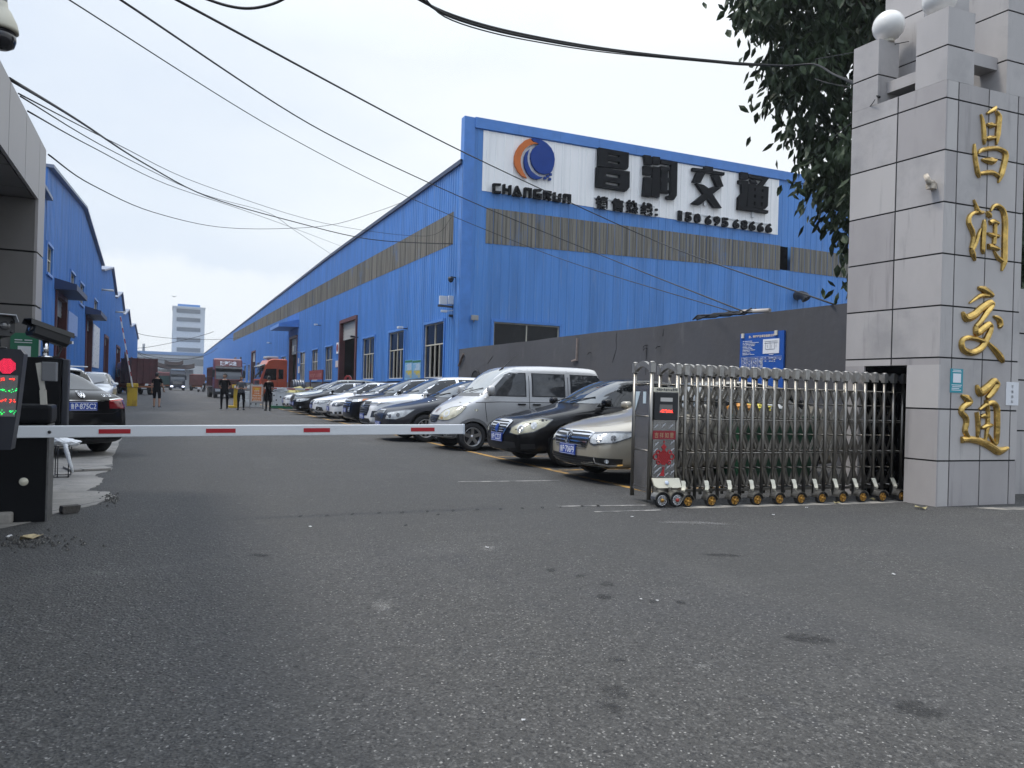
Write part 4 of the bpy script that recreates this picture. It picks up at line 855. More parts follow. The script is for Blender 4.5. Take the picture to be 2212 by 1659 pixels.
mb = MB(); kf = lambda a, b, d: Vector((HW / 2 + a, -.0125 - d, b))
mb.prism([(0, .745), (.012, .73), (0, .715), (-.012, .73)], kf, 0, .006); mb.prism([(0, .71), (.035, .67), (0, .63), (-.035, .67)], kf, 0, .006)
for i in range(-3, 4):
    for j in range(-3, 4):
        x, z = (i - j) * .0135, .545 + (i + j) * .0155
        if abs(i) + abs(j) <= 5: mb.prism([(x, z + .0125), (x + .011, z), (x, z - .0125), (x - .011, z)], kf, 0, .006)
for sx in (-1, 1):
    for cx, cz, rr in ((.105, .555, .03), (.075, .605, .022), (.07, .49, .02)):
        pts = [(sx * (cx + rr * cos(t)), cz + rr * 1.05 * sin(t)) for t in [2 * pi * k / 14 for k in range(15)]]
        mb.tube([kf(a, b, .004) for a, b in pts], .009, 5, caps=False)
mb.prism([(-.012, .64), (.012, .64), (.014, .62), (.03, .605), (-.03, .605), (-.014, .62)], kf, 0, .006)
mb.tube([kf(.012 * cos(t), .425 + .014 * sin(t), .004) for t in [2 * pi * k / 10 for k in range(11)]], .004, 5, caps=False)
mb.prism([(-.008, .41), (.008, .41), (.012, .33), (-.05, .335)], kf, 0, .006); mb.build('knot_ornament', RK, gate)
mb = MB()
for k, (x, z) in enumerate([(.05, .90), (.15, .91), (.25, .90), (.27, .71), (.06, .69), (.05, .62), (.27, .62), (.06, .44), (.10, .40), (.22, .42), (.26, .50), (.10, .33), (.20, .335), (.06, .37), (.28, .44), (.28, .36)]):
    L2 = .075; mb.tube([kf(x - HW / 2 - .012, z - .014, .002), kf(x - HW / 2 + .004, z, .002), kf(x - HW / 2 + .008, z + .016, .002)], .0022, 4)
    vs, fs = text_pts("Gate", 0.02); R = Matrix.Rotation(radians(38), 2)
    mb.add([kf(*(Vector((x - HW / 2 + .010, z + .004)) + R @ Vector((v.x * .022, v.y * .022))), .002) for v in vs], fs)
mb.build('pattern', WT, gate)
mb = MB(); mb.prism([(.0, .31), (HW + .01, .31), (HW + .015, .21), (HW - .04, .205), (.06, .205), (.015, .225)], lambda a, b, d: Vector((a, -.04 - d - (.31 - b) * .5, b)), 0, .025); mb.build('skirt', CREAM, gate)
mb = MB(); mb.lathe([(0, 0), (.026, 0), (.026, .006), (0, .006)], 16, T(HW / 2, -.098, .262, radians(63))); mb.build('badge', mat('pale badge', (.5, .56, .66), .5), gate)
mb = MB(); mb.box(.03, HW - .02, -.11, -.02, .11, .205); mb.build('base_box', STEEL, gate)
for x in (.11, HW - .13 + .0): pass
for x, hubm in ((.03, BRASSW), (.225, mat('red hub', (.4, .04, .03), .4))): gwheel(x, -.22, .083, hubm, gate, 10); fender(x, -.22, .083, gate)
# ================================================================== CARS
def lerpl(tab, x):
    if x <= tab[0][0]: return tab[0][1]
    for (a, b), (c, d) in zip(tab, tab[1:]):
        if x <= c:
            t = (x - a) / (c - a); return b + (d - b) * t
    return tab[-1][1]
BODY = {
 'sedan': dict(L=4.70, H=1.46, W=1.80, wr=.325, fo=.93, wb=2.72, roof=.57, bw=.90,
    top=[(0, .60), (.04, .68), (.2, .755), (.6, .84), (1.15, .945), (1.3, .985), (1.7, 1.195), (2.05, 1.36), (2.35, 1.435), (2.8, 1.46), (3.25, 1.44), (3.65, 1.35), (4.0, 1.20), (4.2, 1.12), (4.4, 1.085), (4.62, 1.05), (4.7, .95)],
    belt=[(0, .58), (.2, .70), (.6, .79), (1.2, .885), (2, .93), (3, .965), (3.9, 1.0), (4.4, 1.0), (4.7, .90)],
    w=[(0, .66), (.12, .76), (.4, .85), (.9, .9), (3.7, .9), (4.3, .865), (4.6, .79), (4.7, .72)], zb=[(0, .24), (.15, .19), (4.5, .20), (4.7, .30)],
    side=[[(1.52, .955), (2.24, 1.355), (2.62, 1.385), (2.62, .965)], [(2.70, .967), (2.70, 1.387), (3.15, 1.375), (3.62, 1.255), (3.86, 1.10), (3.80, 1.035), (3.62, .99)]],
    shield=[(.66, 1.005), (.70, 1.02), (.54, 1.385), (-.54, 1.385), (-.70, 1.02), (-.66, 1.005)], back=[(.66, 1.10), (.52, 1.38), (-.52, 1.38), (-.66, 1.10)],
    seams=[[(1.42, .93), (1.38, .55), (1.42, .33)], [(2.66, .96), (2.66, .34)], [(3.72, .98), (3.55, .62), (3.35, .45)]], handles=[(2.42, .84), (3.42, .87)], mirror=(1.62, .98)),
 'suv': dict(L=4.70, H=1.70, W=1.86, wr=.36, fo=.93, wb=2.75, roof=.60, bw=.92,
    top=[(0, .72), (.04, .86), (.15, .955), (.5, 1.02), (1.1, 1.09), (1.25, 1.12), (1.65, 1.36), (2.0, 1.56), (2.3, 1.655), (2.8, 1.695), (3.6, 1.69), (4.2, 1.63), (4.36, 1.56), (4.55, 1.25), (4.66, 1.08), (4.70, .95)],
    belt=[(0, .70), (.15, .87), (.5, .955), (1.2, 1.02), (2, 1.05), (3, 1.08), (4.2, 1.14), (4.55, 1.08), (4.7, .90)],
    w=[(0, .70), (.10, .79), (.35, .87), (.8, .93), (3.9, .93), (4.4, .89), (4.65, .82), (4.7, .78)], zb=[(0, .28), (.2, .22), (4.4, .24), (4.7, .36)],
    side=[[(1.48, 1.075), (2.15, 1.55), (2.62, 1.60), (2.62, 1.085)], [(2.70, 1.087), (2.70, 1.602), (3.52, 1.60), (3.52, 1.12)], [(3.60, 1.125), (3.60, 1.598), (4.12, 1.56), (4.26, 1.24), (4.18, 1.17)]],
    shield=[(.70, 1.135), (.73, 1.15), (.58, 1.60), (-.58, 1.60), (-.73, 1.15), (-.70, 1.135)], back=[(.68, 1.18), (.58, 1.56), (-.58, 1.56), (-.68, 1.18)],
    seams=[[(1.40, 1.05), (1.36, .6), (1.40, .40)], [(2.66, 1.08), (2.66, .40)], [(3.56, 1.10), (3.50, .75), (3.30, .55)]], handles=[(2.42, .95), (3.34, .98)], mirror=(1.60, 1.11)),
 'van': dict(L=3.90, H=1.86, W=1.56, wr=.29, fo=.62, wb=2.60, roof=.645, bw=.775,
    top=[(0, .70), (.04, .80), (.2, .93), (.45, 1.06), (.62, 1.135), (.72, 1.18), (1.0, 1.46), (1.25, 1.68), (1.42, 1.78), (1.7, 1.835), (2.3, 1.865), (3.3, 1.865), (3.7, 1.845), (3.80, 1.79), (3.85, 1.5), (3.88, 1.1), (3.9, .85)],
    belt=[(0, .68), (.2, .85), (.45, 1.0), (.75, 1.10), (1.2, 1.13), (3.7, 1.15), (3.9, .80)],
    w=[(0, .60), (.08, .66), (.3, .74), (.6, .775), (3.6, .78), (3.8, .755), (3.9, .72)], zb=[(0, .27), (.2, .23), (3.6, .26), (3.9, .34)],
    side=[[(1.00, 1.175), (1.06, 1.30), (1.36, 1.62), (1.46, 1.655), (1.80, 1.665), (1.80, 1.175)], [(1.98, 1.18), (1.98, 1.665), (2.74, 1.665), (2.74, 1.18)], [(2.92, 1.185), (2.92, 1.665), (3.58, 1.66), (3.66, 1.60), (3.70, 1.22), (3.66, 1.185)]],
    shield=[(.60, 1.215), (.64, 1.25), (.60, 1.725), (.56, 1.745), (-.56, 1.745), (-.60, 1.725), (-.64, 1.25), (-.60, 1.215)], back=[(.56, 1.2), (.52, 1.7), (-.52, 1.7), (-.56, 1.2)],
    seams=[[(.90, 1.60), (.86, 1.2), (.88, .9), (.92, .62)], [(1.89, 1.75), (1.89, .36)], [(2.83, 1.75), (2.83, .40)], [(.30, 1.00), (1.2, 1.04), (1.9, 1.045), (3.8, 1.05)]], handles=[(1.70, 1.00), (2.05, 1.00)], mirror=(.98, 1.235)),
}
def paint(name, col, metal=0.0, rough=.28): return mat(name, col, rough, metal, var=.06, vscale=1.5, coat=.5 if col[0] < .1 else .9, spec=.05 if col[0] < .1 else .4)
def car_body(B, arch=True):
    """lofted shell; x forward (nose at +L/2), y left, z up"""
    L_, H = B['L'], B['H']; st = sorted({0, .03, .09, .18, .32, .5, .7, .9, 1.1, 1.25, 1.38, 1.55, 1.72, 1.9, 2.1, 2.3, 2.6, 2.95, 3.3, 3.55, 3.75, 3.95, 4.12, 4.28, 4.42, 4.55, 4.64, 4.7})
    st = [x * L_ / 4.7 for x in st]; rings = []
    for x in st:
        zt, zb_, w, bl = lerpl(B['top'], x), lerpl(B['zb'], x), lerpl(B['w'], x), lerpl(B['belt'], x); bl = min(bl, zt - .02)
        t = max(0, min(1, (zt - bl - .06) / .30)); t = t * t * (3 - 2 * t)
        ry = B['roof'] + (.03 if t > .9 else 0)
        p7h, p7c = (w * .74, bl + (zt - bl) * .62), (ry, zt - .055)
        p8h, p8c = (w * .40, zt - (zt - bl) * .10), (ry * .62, zt - .012)
        m = lambda a, b: (a[0] + (b[0] - a[0]) * t, a[1] + (b[1] - a[1]) * t); hgt = bl - zb_
        ring = [(0, zb_), (w * .72, zb_), (w * .93, zb_ + .035), (w * .985, zb_ + .20 * hgt), (w, zb_ + .48 * hgt), (w * .992, zb_ + .76 * hgt), (w * .97, bl - .05), (w * .935, bl), m(p7h, p7c), m(p8h, p8c), (0, zt)]
        rings.append(ring)
    def shift(x, y, z):
        wmax = B['bw']; f = math.exp(-x / .42); g_ = math.exp(-(L_ - x) / .30); c = 1 - min(1, (abs(y) / wmax) ** 2)
        lean = .10 * max(0, (z - .52)) + .16 * max(0, .36 - z)
        return x + f * (.17 * (1 - c) + lean) - g_ * (.10 * (1 - c) + .10 * max(0, z - .55) + .15 * max(0, .4 - z))
    vs = []; n = len(rings[0]); per = 2 * n - 2
    for x, ring in zip(st, rings):
        full = ring + [(-y, z) for y, z in ring[-2:0:-1]]
        vs += [(L_ / 2 - shift(x, y, z), y, z) for y, z in full]
    fs = [(i * per + k, i * per + (k + 1) % per, (i + 1) * per + (k + 1) % per, (i + 1) * per + k) for i in range(len(st) - 1) for k in range(per)]
    def cap(base, x, flip):
        ring = rings[0] if not flip else rings[-1]; rows = []; cols = [-.66, -.33, 0, .33, .66]
        for i in range(1, n - 1):
            y, z = ring[i]; row = [base + i]
            for c in reversed(cols):
                yy = y * c; vs.append((L_ / 2 - shift(x, yy, z), yy, z)); row.append(len(vs) - 1)
            row.append(base + per - i); rows.append(row)
        for r0, r1 in zip(rows, rows[1:]):
            for k in range(len(r0) - 1): fs.append((r0[k], r0[k + 1], r1[k + 1], r1[k]))
        fs.append(tuple([base] + rows[0])); fs.append(tuple([base + n - 1] + rows[-1][::-1]))
    cap(0, 0, False); cap((len(st) - 1) * per, st[-1], True)
    me = bpy.data.meshes.new('shell'); me.from_pydata(vs, [], fs)
    bm = bmesh.new(); bm.from_mesh(me); bmesh.ops.recalc_face_normals(bm, faces=bm.faces[:]); bm.to_mesh(me); bm.free()
    o = bpy.data.objects.new('shell', me); s = o.modifiers.new('s', 'SUBSURF'); s.levels = 1
    cut = None
    if arch:
        mb = MB()
        for ax_ in (L_ / 2 - B['fo'], L_ / 2 - B['fo'] - B['wb']):
            for sy in (-1, 1):
                M = Matrix.Translation((ax_, sy * (B['bw'] - .14), B['wr'])) @ Matrix.Rotation(pi / 2, 4, 'X'); mb.lathe([(B['wr'] * 1.16, -.30), (B['wr'] * 1.16, .30)], 32, M, smooth=False)
        cm = bpy.data.meshes.new('cut'); cm.from_pydata(mb.v, [], mb.f)
        bm = bmesh.new(); bm.from_mesh(cm); bmesh.ops.recalc_face_normals(bm, faces=bm.faces[:]); bm.to_mesh(cm); bm.free()
        cut = bpy.data.objects.new('cut', cm); TMP.collection.objects.link(cut)
        bo = o.modifiers.new('b', 'BOOLEAN'); bo.operation = 'DIFFERENCE'; bo.solver = 'EXACT'; bo.object = cut
    m2 = bake(o)
    bpy.data.objects.remove(o)
    if cut: bpy.data.objects.remove(cut)
    return m2
class Skin:
    """lays flat outlines onto a finished shell"""
    def __init__(s, me): s.t = BVHTree.FromPolygons([v.co.copy() for v in me.vertices], [list(p.vertices) for p in me.polygons])
    def hit(s, o, d): r = s.t.ray_cast(o, d); return r[0], r[1]
    def lay(s, mb, poly, ang, off=.004, step=.07, pitch=None):
        """poly in (s, z) of a vertical plane looking along the heading ang (0 = from the front, 90 = from the left, 180 = from behind)"""
        d = Vector((cos(radians(ang)), sin(radians(ang)), 0)); r = Vector((-d.y, d.x, 0))
        bm = bmesh.new(); bm.faces.new([bm.verts.new((x, y, 0)) for x, y in poly])
        xs = [p[0] for p in poly]; ys = [p[1] for p in poly]
        for ax_, lo, hi in ((0, min(xs), max(xs)), (1, min(ys), max(ys))):
            k = int((hi - lo) / step)
            for i in range(1, k + 1):
                co = [0, 0, 0]; no = [0, 0, 0]; co[ax_] = lo + (hi - lo) * i / (k + 1); no[ax_] = 1
                bmesh.ops.bisect_plane(bm, geom=bm.verts[:] + bm.edges[:] + bm.faces[:], plane_co=co, plane_no=no)
        bmesh.ops.triangulate(bm, faces=[f for f in bm.faces if len(f.verts) > 4]); bad = []
        for v in bm.verts:
            h, nn = s.hit(r * v.co.x + Vector((0, 0, v.co.y)) + d * 6, -d)
            if h is None: bad.append(v); continue
            if nn.dot(d) < 0: nn = -nn
            v.co = h + nn * off
        bmesh.ops.delete(bm, geom=bad, context='VERTS'); return mb.bm(bm, smooth=True)
def ss(x, y, ang): return -x * sin(radians(ang)) + y * cos(radians(ang))
def inset(poly, k):
    cx = sum(p[0] for p in poly) / len(poly); cy = sum(p[1] for p in poly) / len(poly); return [(cx + (x - cx) * k, cy + (y - cy) * k) for x, y in poly]
def line2(p, w):
    out = []
    for a, b in zip(p, p[1:]):
        a, b = Vector(a), Vector(b); t = (b - a).normalized(); n = Vector((-t.y, t.x)) * w / 2; out.append([tuple(q) for q in (a - n, b - n, b + n, a + n)])
    return out
def ell(cx, cy, rx, ry, n=16): return [(cx + rx * cos(2 * pi * k / n), cy + ry * sin(2 * pi * k / n)) for k in range(n)]
LAMP = mat('headlamp glass', (.42, .44, .45), .06, coat=1.0, var=.35, vscale=14, spec=.8)
LAMPY = mat('yellowed headlamp glass', (.42, .40, .29), .10, coat=1.0, var=.25, vscale=12, spec=.7)
LAMPD = mat('dark lamp', (.06, .062, .066), .05, coat=1.0, spec=.8)
REDL = mat('red tail lamp', (.16, .008, .012), .08, coat=1.0)
PLATE = mat('blue licence plate', (.012, .05, .30), .4)
PTXT = mat('white plate lettering', (.72, .74, .78), .5)
GRILL = mat('black grille', (.010, .010, .011), .5)
SEAM = mat('panel gap', (.006, .006, .007), .9)
ALLOY = mat('alloy rim', (.46, .46, .46), .3, .85)
ALLOYD = mat('dark alloy rim', (.10, .10, .105), .35, .8)
_shell = {}
def wheel_set(t, B, spokes=5, rim=ALLOY, rough=False):
    L_ = B['L']; wr = B['wr']
    tm = MB(); prof = [(wr * .66, -.09), (wr * .74, -.105), (wr * .93, -.10), (wr, -.075), (wr, .075), (wr * .93, .10), (wr * .74, .105), (wr * .66, .09), (wr * .66, -.09)]
    M = Matrix.Rotation(-pi / 2, 4, 'X'); tm.lathe(prof, 32, M)
    rm = MB(); rm.lathe([(wr * .60, .03), (wr * .665, .06), (wr * .67, .098), (wr * .62, .085), (wr * .58, .03), (0, .03)], 28, M); rm.lathe([(0, .06), (wr * .16, .06), (wr * .15, .078), (0, .082)], 14, M)
    for k in range(spokes):
        a = 2 * pi * k / spokes + .3; c, s_ = cos(a), sin(a); n = Vector((-s_, 0, c)); w0, w1 = (wr * .12, wr * .10) if spokes <= 5 else (wr * .07, wr * .06)
        p0, p1 = Vector((c * wr * .10, 0, s_ * wr * .10)), Vector((c * wr * .62, 0, s_ * wr * .62))
        pts = [p0 - n * w0 + Vector((0, .072, 0)), p0 + n * w0 + Vector((0, .072, 0)), p1 + n * w1 + Vector((0, .082, 0)), p1 - n * w1 + Vector((0, .082, 0))]
        rm.add(pts + [q - Vector((0, .03, 0)) for q in pts], [(0, 1, 2, 3), (7, 6, 5, 4), (0, 4, 5, 1), (1, 5, 6, 2), (2, 6, 7, 3), (3, 7, 4, 0)])
    dk = MB(); dk.lathe([(0, .028), (wr * .66, .028), (wr * .66, .034), (0, .036)], 24, M)  # dark disc closing the rim behind the spokes
    first = None
    for ax_ in (L_ / 2 - B['fo'], L_ / 2 - B['fo'] - B['wb']):
        for sy in (1, -1):
            if first is None:
                w = tm.build('wheel', RUBBER, t); r = rm.build('rim', rim, w); k = dk.build('brake_disc', BLACK, w); first = w
            else:
                w = first.copy(); COL.objects.link(w); w.parent = t
                for ch in list(first.children): c = ch.copy(); COL.objects.link(c); c.parent = w
            w.location = (ax_, sy * (B['bw'] - .115), wr); w.rotation_euler = (0, 0, 0 if sy > 0 else pi)
def plate(t, sk, z, txt, front=True, ang=None, y=0.0):
    a = 0 if front else 180; d = Vector((1 if front else -1, 0, 0)); pts = [sk.hit(Vector((6 * d.x, y + yy, z)), -d)[0] for yy in (-.2, 0, .2)]
    x = max(p.x * d.x for p in pts if p) * d.x
    M = Matrix.Translation((x + .014 * d.x, y, z)) @ (Matrix.Rotation(pi / 2, 4, 'Z') if front else Matrix.Rotation(-pi / 2, 4, 'Z')) @ Matrix.Rotation(pi / 2, 4, 'X')
    mb = MB(); mb.box(-.22, .22, -.07, .07, -.010, .006, M); p = mb.build('licence_plate', PLATE, t)
    mb = MB(); f = lambda a, b, dd: M @ Vector((a, b, .0072)); put_text(mb, txt[0], f, -.20, -.145, -.045, .045, bold=.01); put_text(mb, txt[1:], f, -.13, .20, -.045, .045, bold=.012)
    for a0, b0, a1, b1 in ((-.215, .06, .215, .064), (-.215, -.064, .215, -.06)): mb.prism([(a0, b0), (a1, b0), (a1, b1), (a0, b1)], lambda a, b, dd: M @ Vector((a, b, .0066 + dd)), 0, .0006)
    mb.build('plate_lettering', PTXT, p); return p
def build_car(name, label, cat, kind, pm, loc, rz, group, front, mult=None, scale=(1, 1, 1), spokes=5, rim=ALLOY, glass=GLASS, wind=WIND, detail=True, trim=None, tail=None, rails=False):
    B = dict(BODY[kind]); t = thing(name, label, cat, loc, rz, group)
    if kind not in _shell:
        me = car_body(B); _shell[kind] = (me, Skin(me))
    me0, sk = _shell[kind]; me = me0.copy(); me.materials.clear(); me.materials.append(pm); me.materials.append(BLACK)
    me.polygons.foreach_set('use_smooth', [True] * len(me.polygons))
    wrs = [(B['L'] / 2 - B['fo']), (B['L'] / 2 - B['fo'] - B['wb'])]
    for p in me.polygons:
        c = p.center; inn = abs(c.y) < B['bw'] - .03 and any((c.x - q) ** 2 + (c.z - B['wr']) ** 2 < (B['wr'] * 1.175) ** 2 for q in wrs)
        p.material_index = 1 if (inn or c.z < .23) else 0
    me.set_sharp_from_angle(angle=radians(38)); link('body', me, None, t)
    L2 = B['L'] / 2
    mb = MB(); sk.lay(mb, B['shield'], 0, .006); mb.build('windscreen', wind, t)
    mb = MB(); sk.lay(mb, B['back'], 180, .006); mb.build('rear_window', glass, t)
    for sy, ang in ((1, 90), (-1, -90)):
        for i, poly in enumerate(B['side']):
            P = [(ss(L2 - x, 0, ang), z) for x, z in poly]; mb = MB(); sk.lay(mb, inset(P, 1.06), ang, .004); fr = mb.build('window_seal', trim or BLACK, t)
            mb = MB(); sk.lay(mb, inset(P, .985), ang, .008); mb.build('side_window', glass, t)
        if detail or sy > 0:
            mb = MB()
            for sm_ in B['seams']:
                for q in line2([(ss(L2 - x, 0, ang), z) for x, z in sm_], .012): sk.lay(mb, q, ang, .003, .15)
            mb.build('panel_gap', SEAM, t)
            for x, z in B['handles']:
                h, nn = sk.hit(Vector((L2 - x, sy * 5, z)), Vector((0, -sy, 0)))
                if h: mb = MB(); mb.box(h.x - .09, h.x + .09, min(h.y, h.y + sy * .035), max(h.y, h.y + sy * .035), z - .016, z + .016, bev=.008); mb.build('door_handle', CHROME if trim is CHROME else (BLACK if kind == 'van' else pm), t)
        mx_, mz = B['mirror']; h, nn = sk.hit(Vector((L2 - mx_, sy * 5, mz - .04)), Vector((0, -sy, 0)))
        mb = MB(); bm = bmesh.new(); bmesh.ops.create_uvsphere(bm, u_segments=14, v_segments=8, radius=1)
        for v in bm.verts:
            v.co = Vector([math.copysign(abs(q) ** .62, q) for q in v.co])
            if v.co.x < 0: v.co.x *= .35
            v.co = Vector((h.x + v.co.x * (.09 if kind != 'van' else .11), h.y + sy * .155 + v.co.y * (.105 if kind != 'van' else .095), mz + .05 + v.co.z * (.06 if kind != 'van' else .095)))
        mb.bm(bm, smooth=True); mb.bar((h.x, h.y - sy * .02, mz - .02), (h.x, h.y + sy * .10, mz + .02), .06, .03); mb.build('mirror', pm, t)
    if mult: t.scale = mult
    wheel_set(t, B, spokes, rim)
    if mult:
        for w in t.children:
            if w.name.split('.')[0] == 'wheel': w.scale = (1, 1, mult[0] / mult[2]); w.location.z = B['wr'] * mult[0] / mult[2]
    if rails:
        for sy in (1, -1):
            mb = MB(); mb.tube([Vector((L2 - x, sy * (B['roof'] - .03), lerpl(B['top'], x) + (.045 if 2.0 < x < 4.0 else -.02))) for x in (1.95, 2.1, 2.6, 3.2, 3.8, 4.0, 4.1)], .016, 6); mb.build('roof_rail', CHROME, t)
    mb = MB()                                                    # wipers
    for y0_ in (.05, -.45 if kind != 'van' else -.4):
        z0 = B['shield'][0][1]
        a = sk.hit(Vector((5, y0_ + .1, z0 + .01)), Vector((-1, 0, 0)))[0]; b = sk.hit(Vector((5, y0_ + .48, z0 + .10)), Vector((-1, 0, 0)))[0]
        if a and b: mb.tube([a + Vector((.02, 0, .02)), a.lerp(b, .5) + Vector((.03, 0, .02)), b + Vector((.02, 0, .012))], .010, 5)
    if mb.v: mb.build('wiper', BLACK, t)
    front(t, sk, B, pm)
    if tail: tail(t, sk, B, pm)
    return t
def lay(t, sk, name, poly, m, ang=0, off=.005, step=.06, parent=None):
    mb = MB()
    for p in (poly if isinstance(poly[0][0], (tuple, list)) else [poly]): sk.lay(mb, p, ang, off, step)
    return mb.build(name, m, parent or t) if mb.v else None
def mir(poly): return [mir(p) for p in poly] if isinstance(poly[0][0], (tuple, list)) else [(-a, b) for a, b in poly][::-1]
def both(t, sk, name, poly, m, ang, off, inner=(), lamp_parent=True):
    for s, A in ((1, ang), (-1, -ang)):
        p = poly if s > 0 else mir(poly); o = lay(t, sk, name, p, m, A, off)
        for nm, q, mm, of2 in inner:
            if o: lay(t, sk, nm, q if s > 0 else mir(q), mm, A, of2, parent=o)
def frame(poly, w):
    return [q for q in line2(list(poly) + [poly[0]], w)]
def slats(y0, y1, zs, w): return [[(-y, z - w / 2), (y, z - w / 2), (y, z + w / 2), (-y, z + w / 2)] for y, z in zip((y0 + (y1 - y0) * i / max(1, len(zs) - 1) for i in range(len(zs))), zs)]
def vw_badge(t, sk, z, r, ang=0):
    lay(t, sk, 'badge', ell(0, z, r, r), CHROME, ang, .016); o = lay(t, sk, 'badge', ell(0, z, r * .84, r * .84), BLACK, ang, .019)
    V = [line2([(-r * .55, z + r * .62), (-r * .12, z - r * .02), (0, z + r * .16), (r * .12, z - r * .02), (r * .55, z + r * .62)], r * .17), line2([(-r * .74, z + r * .28), (-r * .34, z - r * .68), (0, z - r * .08), (r * .34, z - r * .68), (r * .74, z + r * .28)], r * .17)]
    lay(t, sk, 'badge', V[0] + V[1], CHROME, ang, .022, .05)
def front_beige(t, sk, B, pm):
    g = [(-.46, .545), (-.42, .475), (.42, .475), (.46, .545), (.50, .665), (.40, .68), (-.40, .68), (-.50, .665)]
    o = lay(t, sk, 'grille', g, GRILL, 0, .006); lay(t, sk, 'grille_slat', slats(.44, .49, (.50, .548, .596, .644), .018), CHROME, 0, .012, parent=o); lay(t, sk, 'grille_slat', frame(g, .014), CHROME, 0, .013, parent=o)
    vw_badge(t, sk, .585, .085)
    q = lambda x, y: ss(x, y, 40); lamp = [(q(2.29, .50), .545), (q(2.26, .56), .525), (q(2.08, .80), .56), (q(1.86, .88), .64), (q(1.80, .88), .70), (q(2.08, .80), .695), (q(2.28, .50), .665)]
    both(t, sk, 'headlight', lamp, LAMP, 40, .006, [('lamp_bezel', frame(lamp, .016), LAMPD, .010), ('projector', ell(q(2.2, .62), .60, .04, .042), LAMPD, .011), ('projector', ell(q(2.05, .74), .615, .035, .038), LAMPD, .011), ('projector', ell(q(2.2, .62), .60, .022, .024), CHROME, .014)])
    o = lay(t, sk, 'air_intake', [(-.58, .36), (-.64, .25), (.64, .25), (.58, .36)], GRILL, 0, .005); lay(t, sk, 'grille_slat', slats(.62, .60, (.275, .305, .335), .008), SEAM, 0, .008, parent=o)
    lay(t, sk, 'lower_lip', [(-.66, .215), (.66, .215), (.66, .235), (-.66, .235)], CHROME, 0, .008)
    both(t, sk, 'fog_lamp', [(q(2.26, .56), .27), (q(2.0, .84), .27), (q(1.98, .84), .35), (q(2.24, .58), .36)], GRILL, 40, .007, [('fog_trim', [p for p in line2([(q(2.24, .56), .37), (q(2.22, .58), .29), (q(2.12, .72), .265), (q(1.98, .83), .275)], .018)], CHROME, .012), ('bulb', ell(q(2.12, .7), .315, .03, .025), LAMP, .011)])
    plate(t, sk, .43, '鲁P·706F9')
def front_black(t, sk, B, pm):
    g = [(-.24, .50), (-.12, .465), (.12, .465), (.24, .50), (.33, .60), (.345, .68), (.25, .70), (-.25, .70), (-.345, .68), (-.33, .60)]
    o = lay(t, sk, 'grille', g, GRILL, 0, .006); lay(t, sk, 'grille_slat', slats(.22, .32, (.50, .54, .58, .62, .66), .016), CHROME, 0, .012, parent=o); lay(t, sk, 'grille_slat', frame(g, .03), CHROME, 0, .014, parent=o)
    lay(t, sk, 'badge', ell(0, .585, .075, .075), CHROME, 0, .017); lay(t, sk, 'badge', ell(0, .585, .055, .055), NAVY, 0, .021)
    q = lambda x, y: ss(x, y, 40); lamp = [(q(2.30, .42), .52), (q(2.24, .62), .50), (q(2.05, .80), .555), (q(1.90, .87), .64), (q(1.78, .89), .745), (q(2.0, .82), .755), (q(2.2, .62), .70), (q(2.29, .46), .60)]
    both(t, sk, 'headlight', lamp, LAMPY, 40, .006, [('lamp_bezel', frame(lamp, .012), LAMPD, .010), ('projector', ell(q(2.18, .62), .595, .06, .06), LAMP, .011), ('projector', ell(q(2.18, .62), .595, .038, .04), LAMPD, .014), ('projector', ell(q(2.02, .76), .65, .045, .05), LAMP, .011)])
    o = lay(t, sk, 'air_intake', [(-.56, .38), (-.60, .25), (.60, .25), (.56, .38)], GRILL, 0, .005)
    both(t, sk, 'fog_lamp', [(q(2.2, .66), .28), (q(2.02, .80), .29), (q(2.02, .80), .37), (q(2.2, .66), .36)], GRILL, 40, .006)
    lay(t, sk, 'lower_lip', line2([(-.66, .225), (-.3, .212), (.3, .212), (.66, .225)], .012), LAMPD, 0, .008)
    plate(t, sk, .44, '鲁P·CZ37')
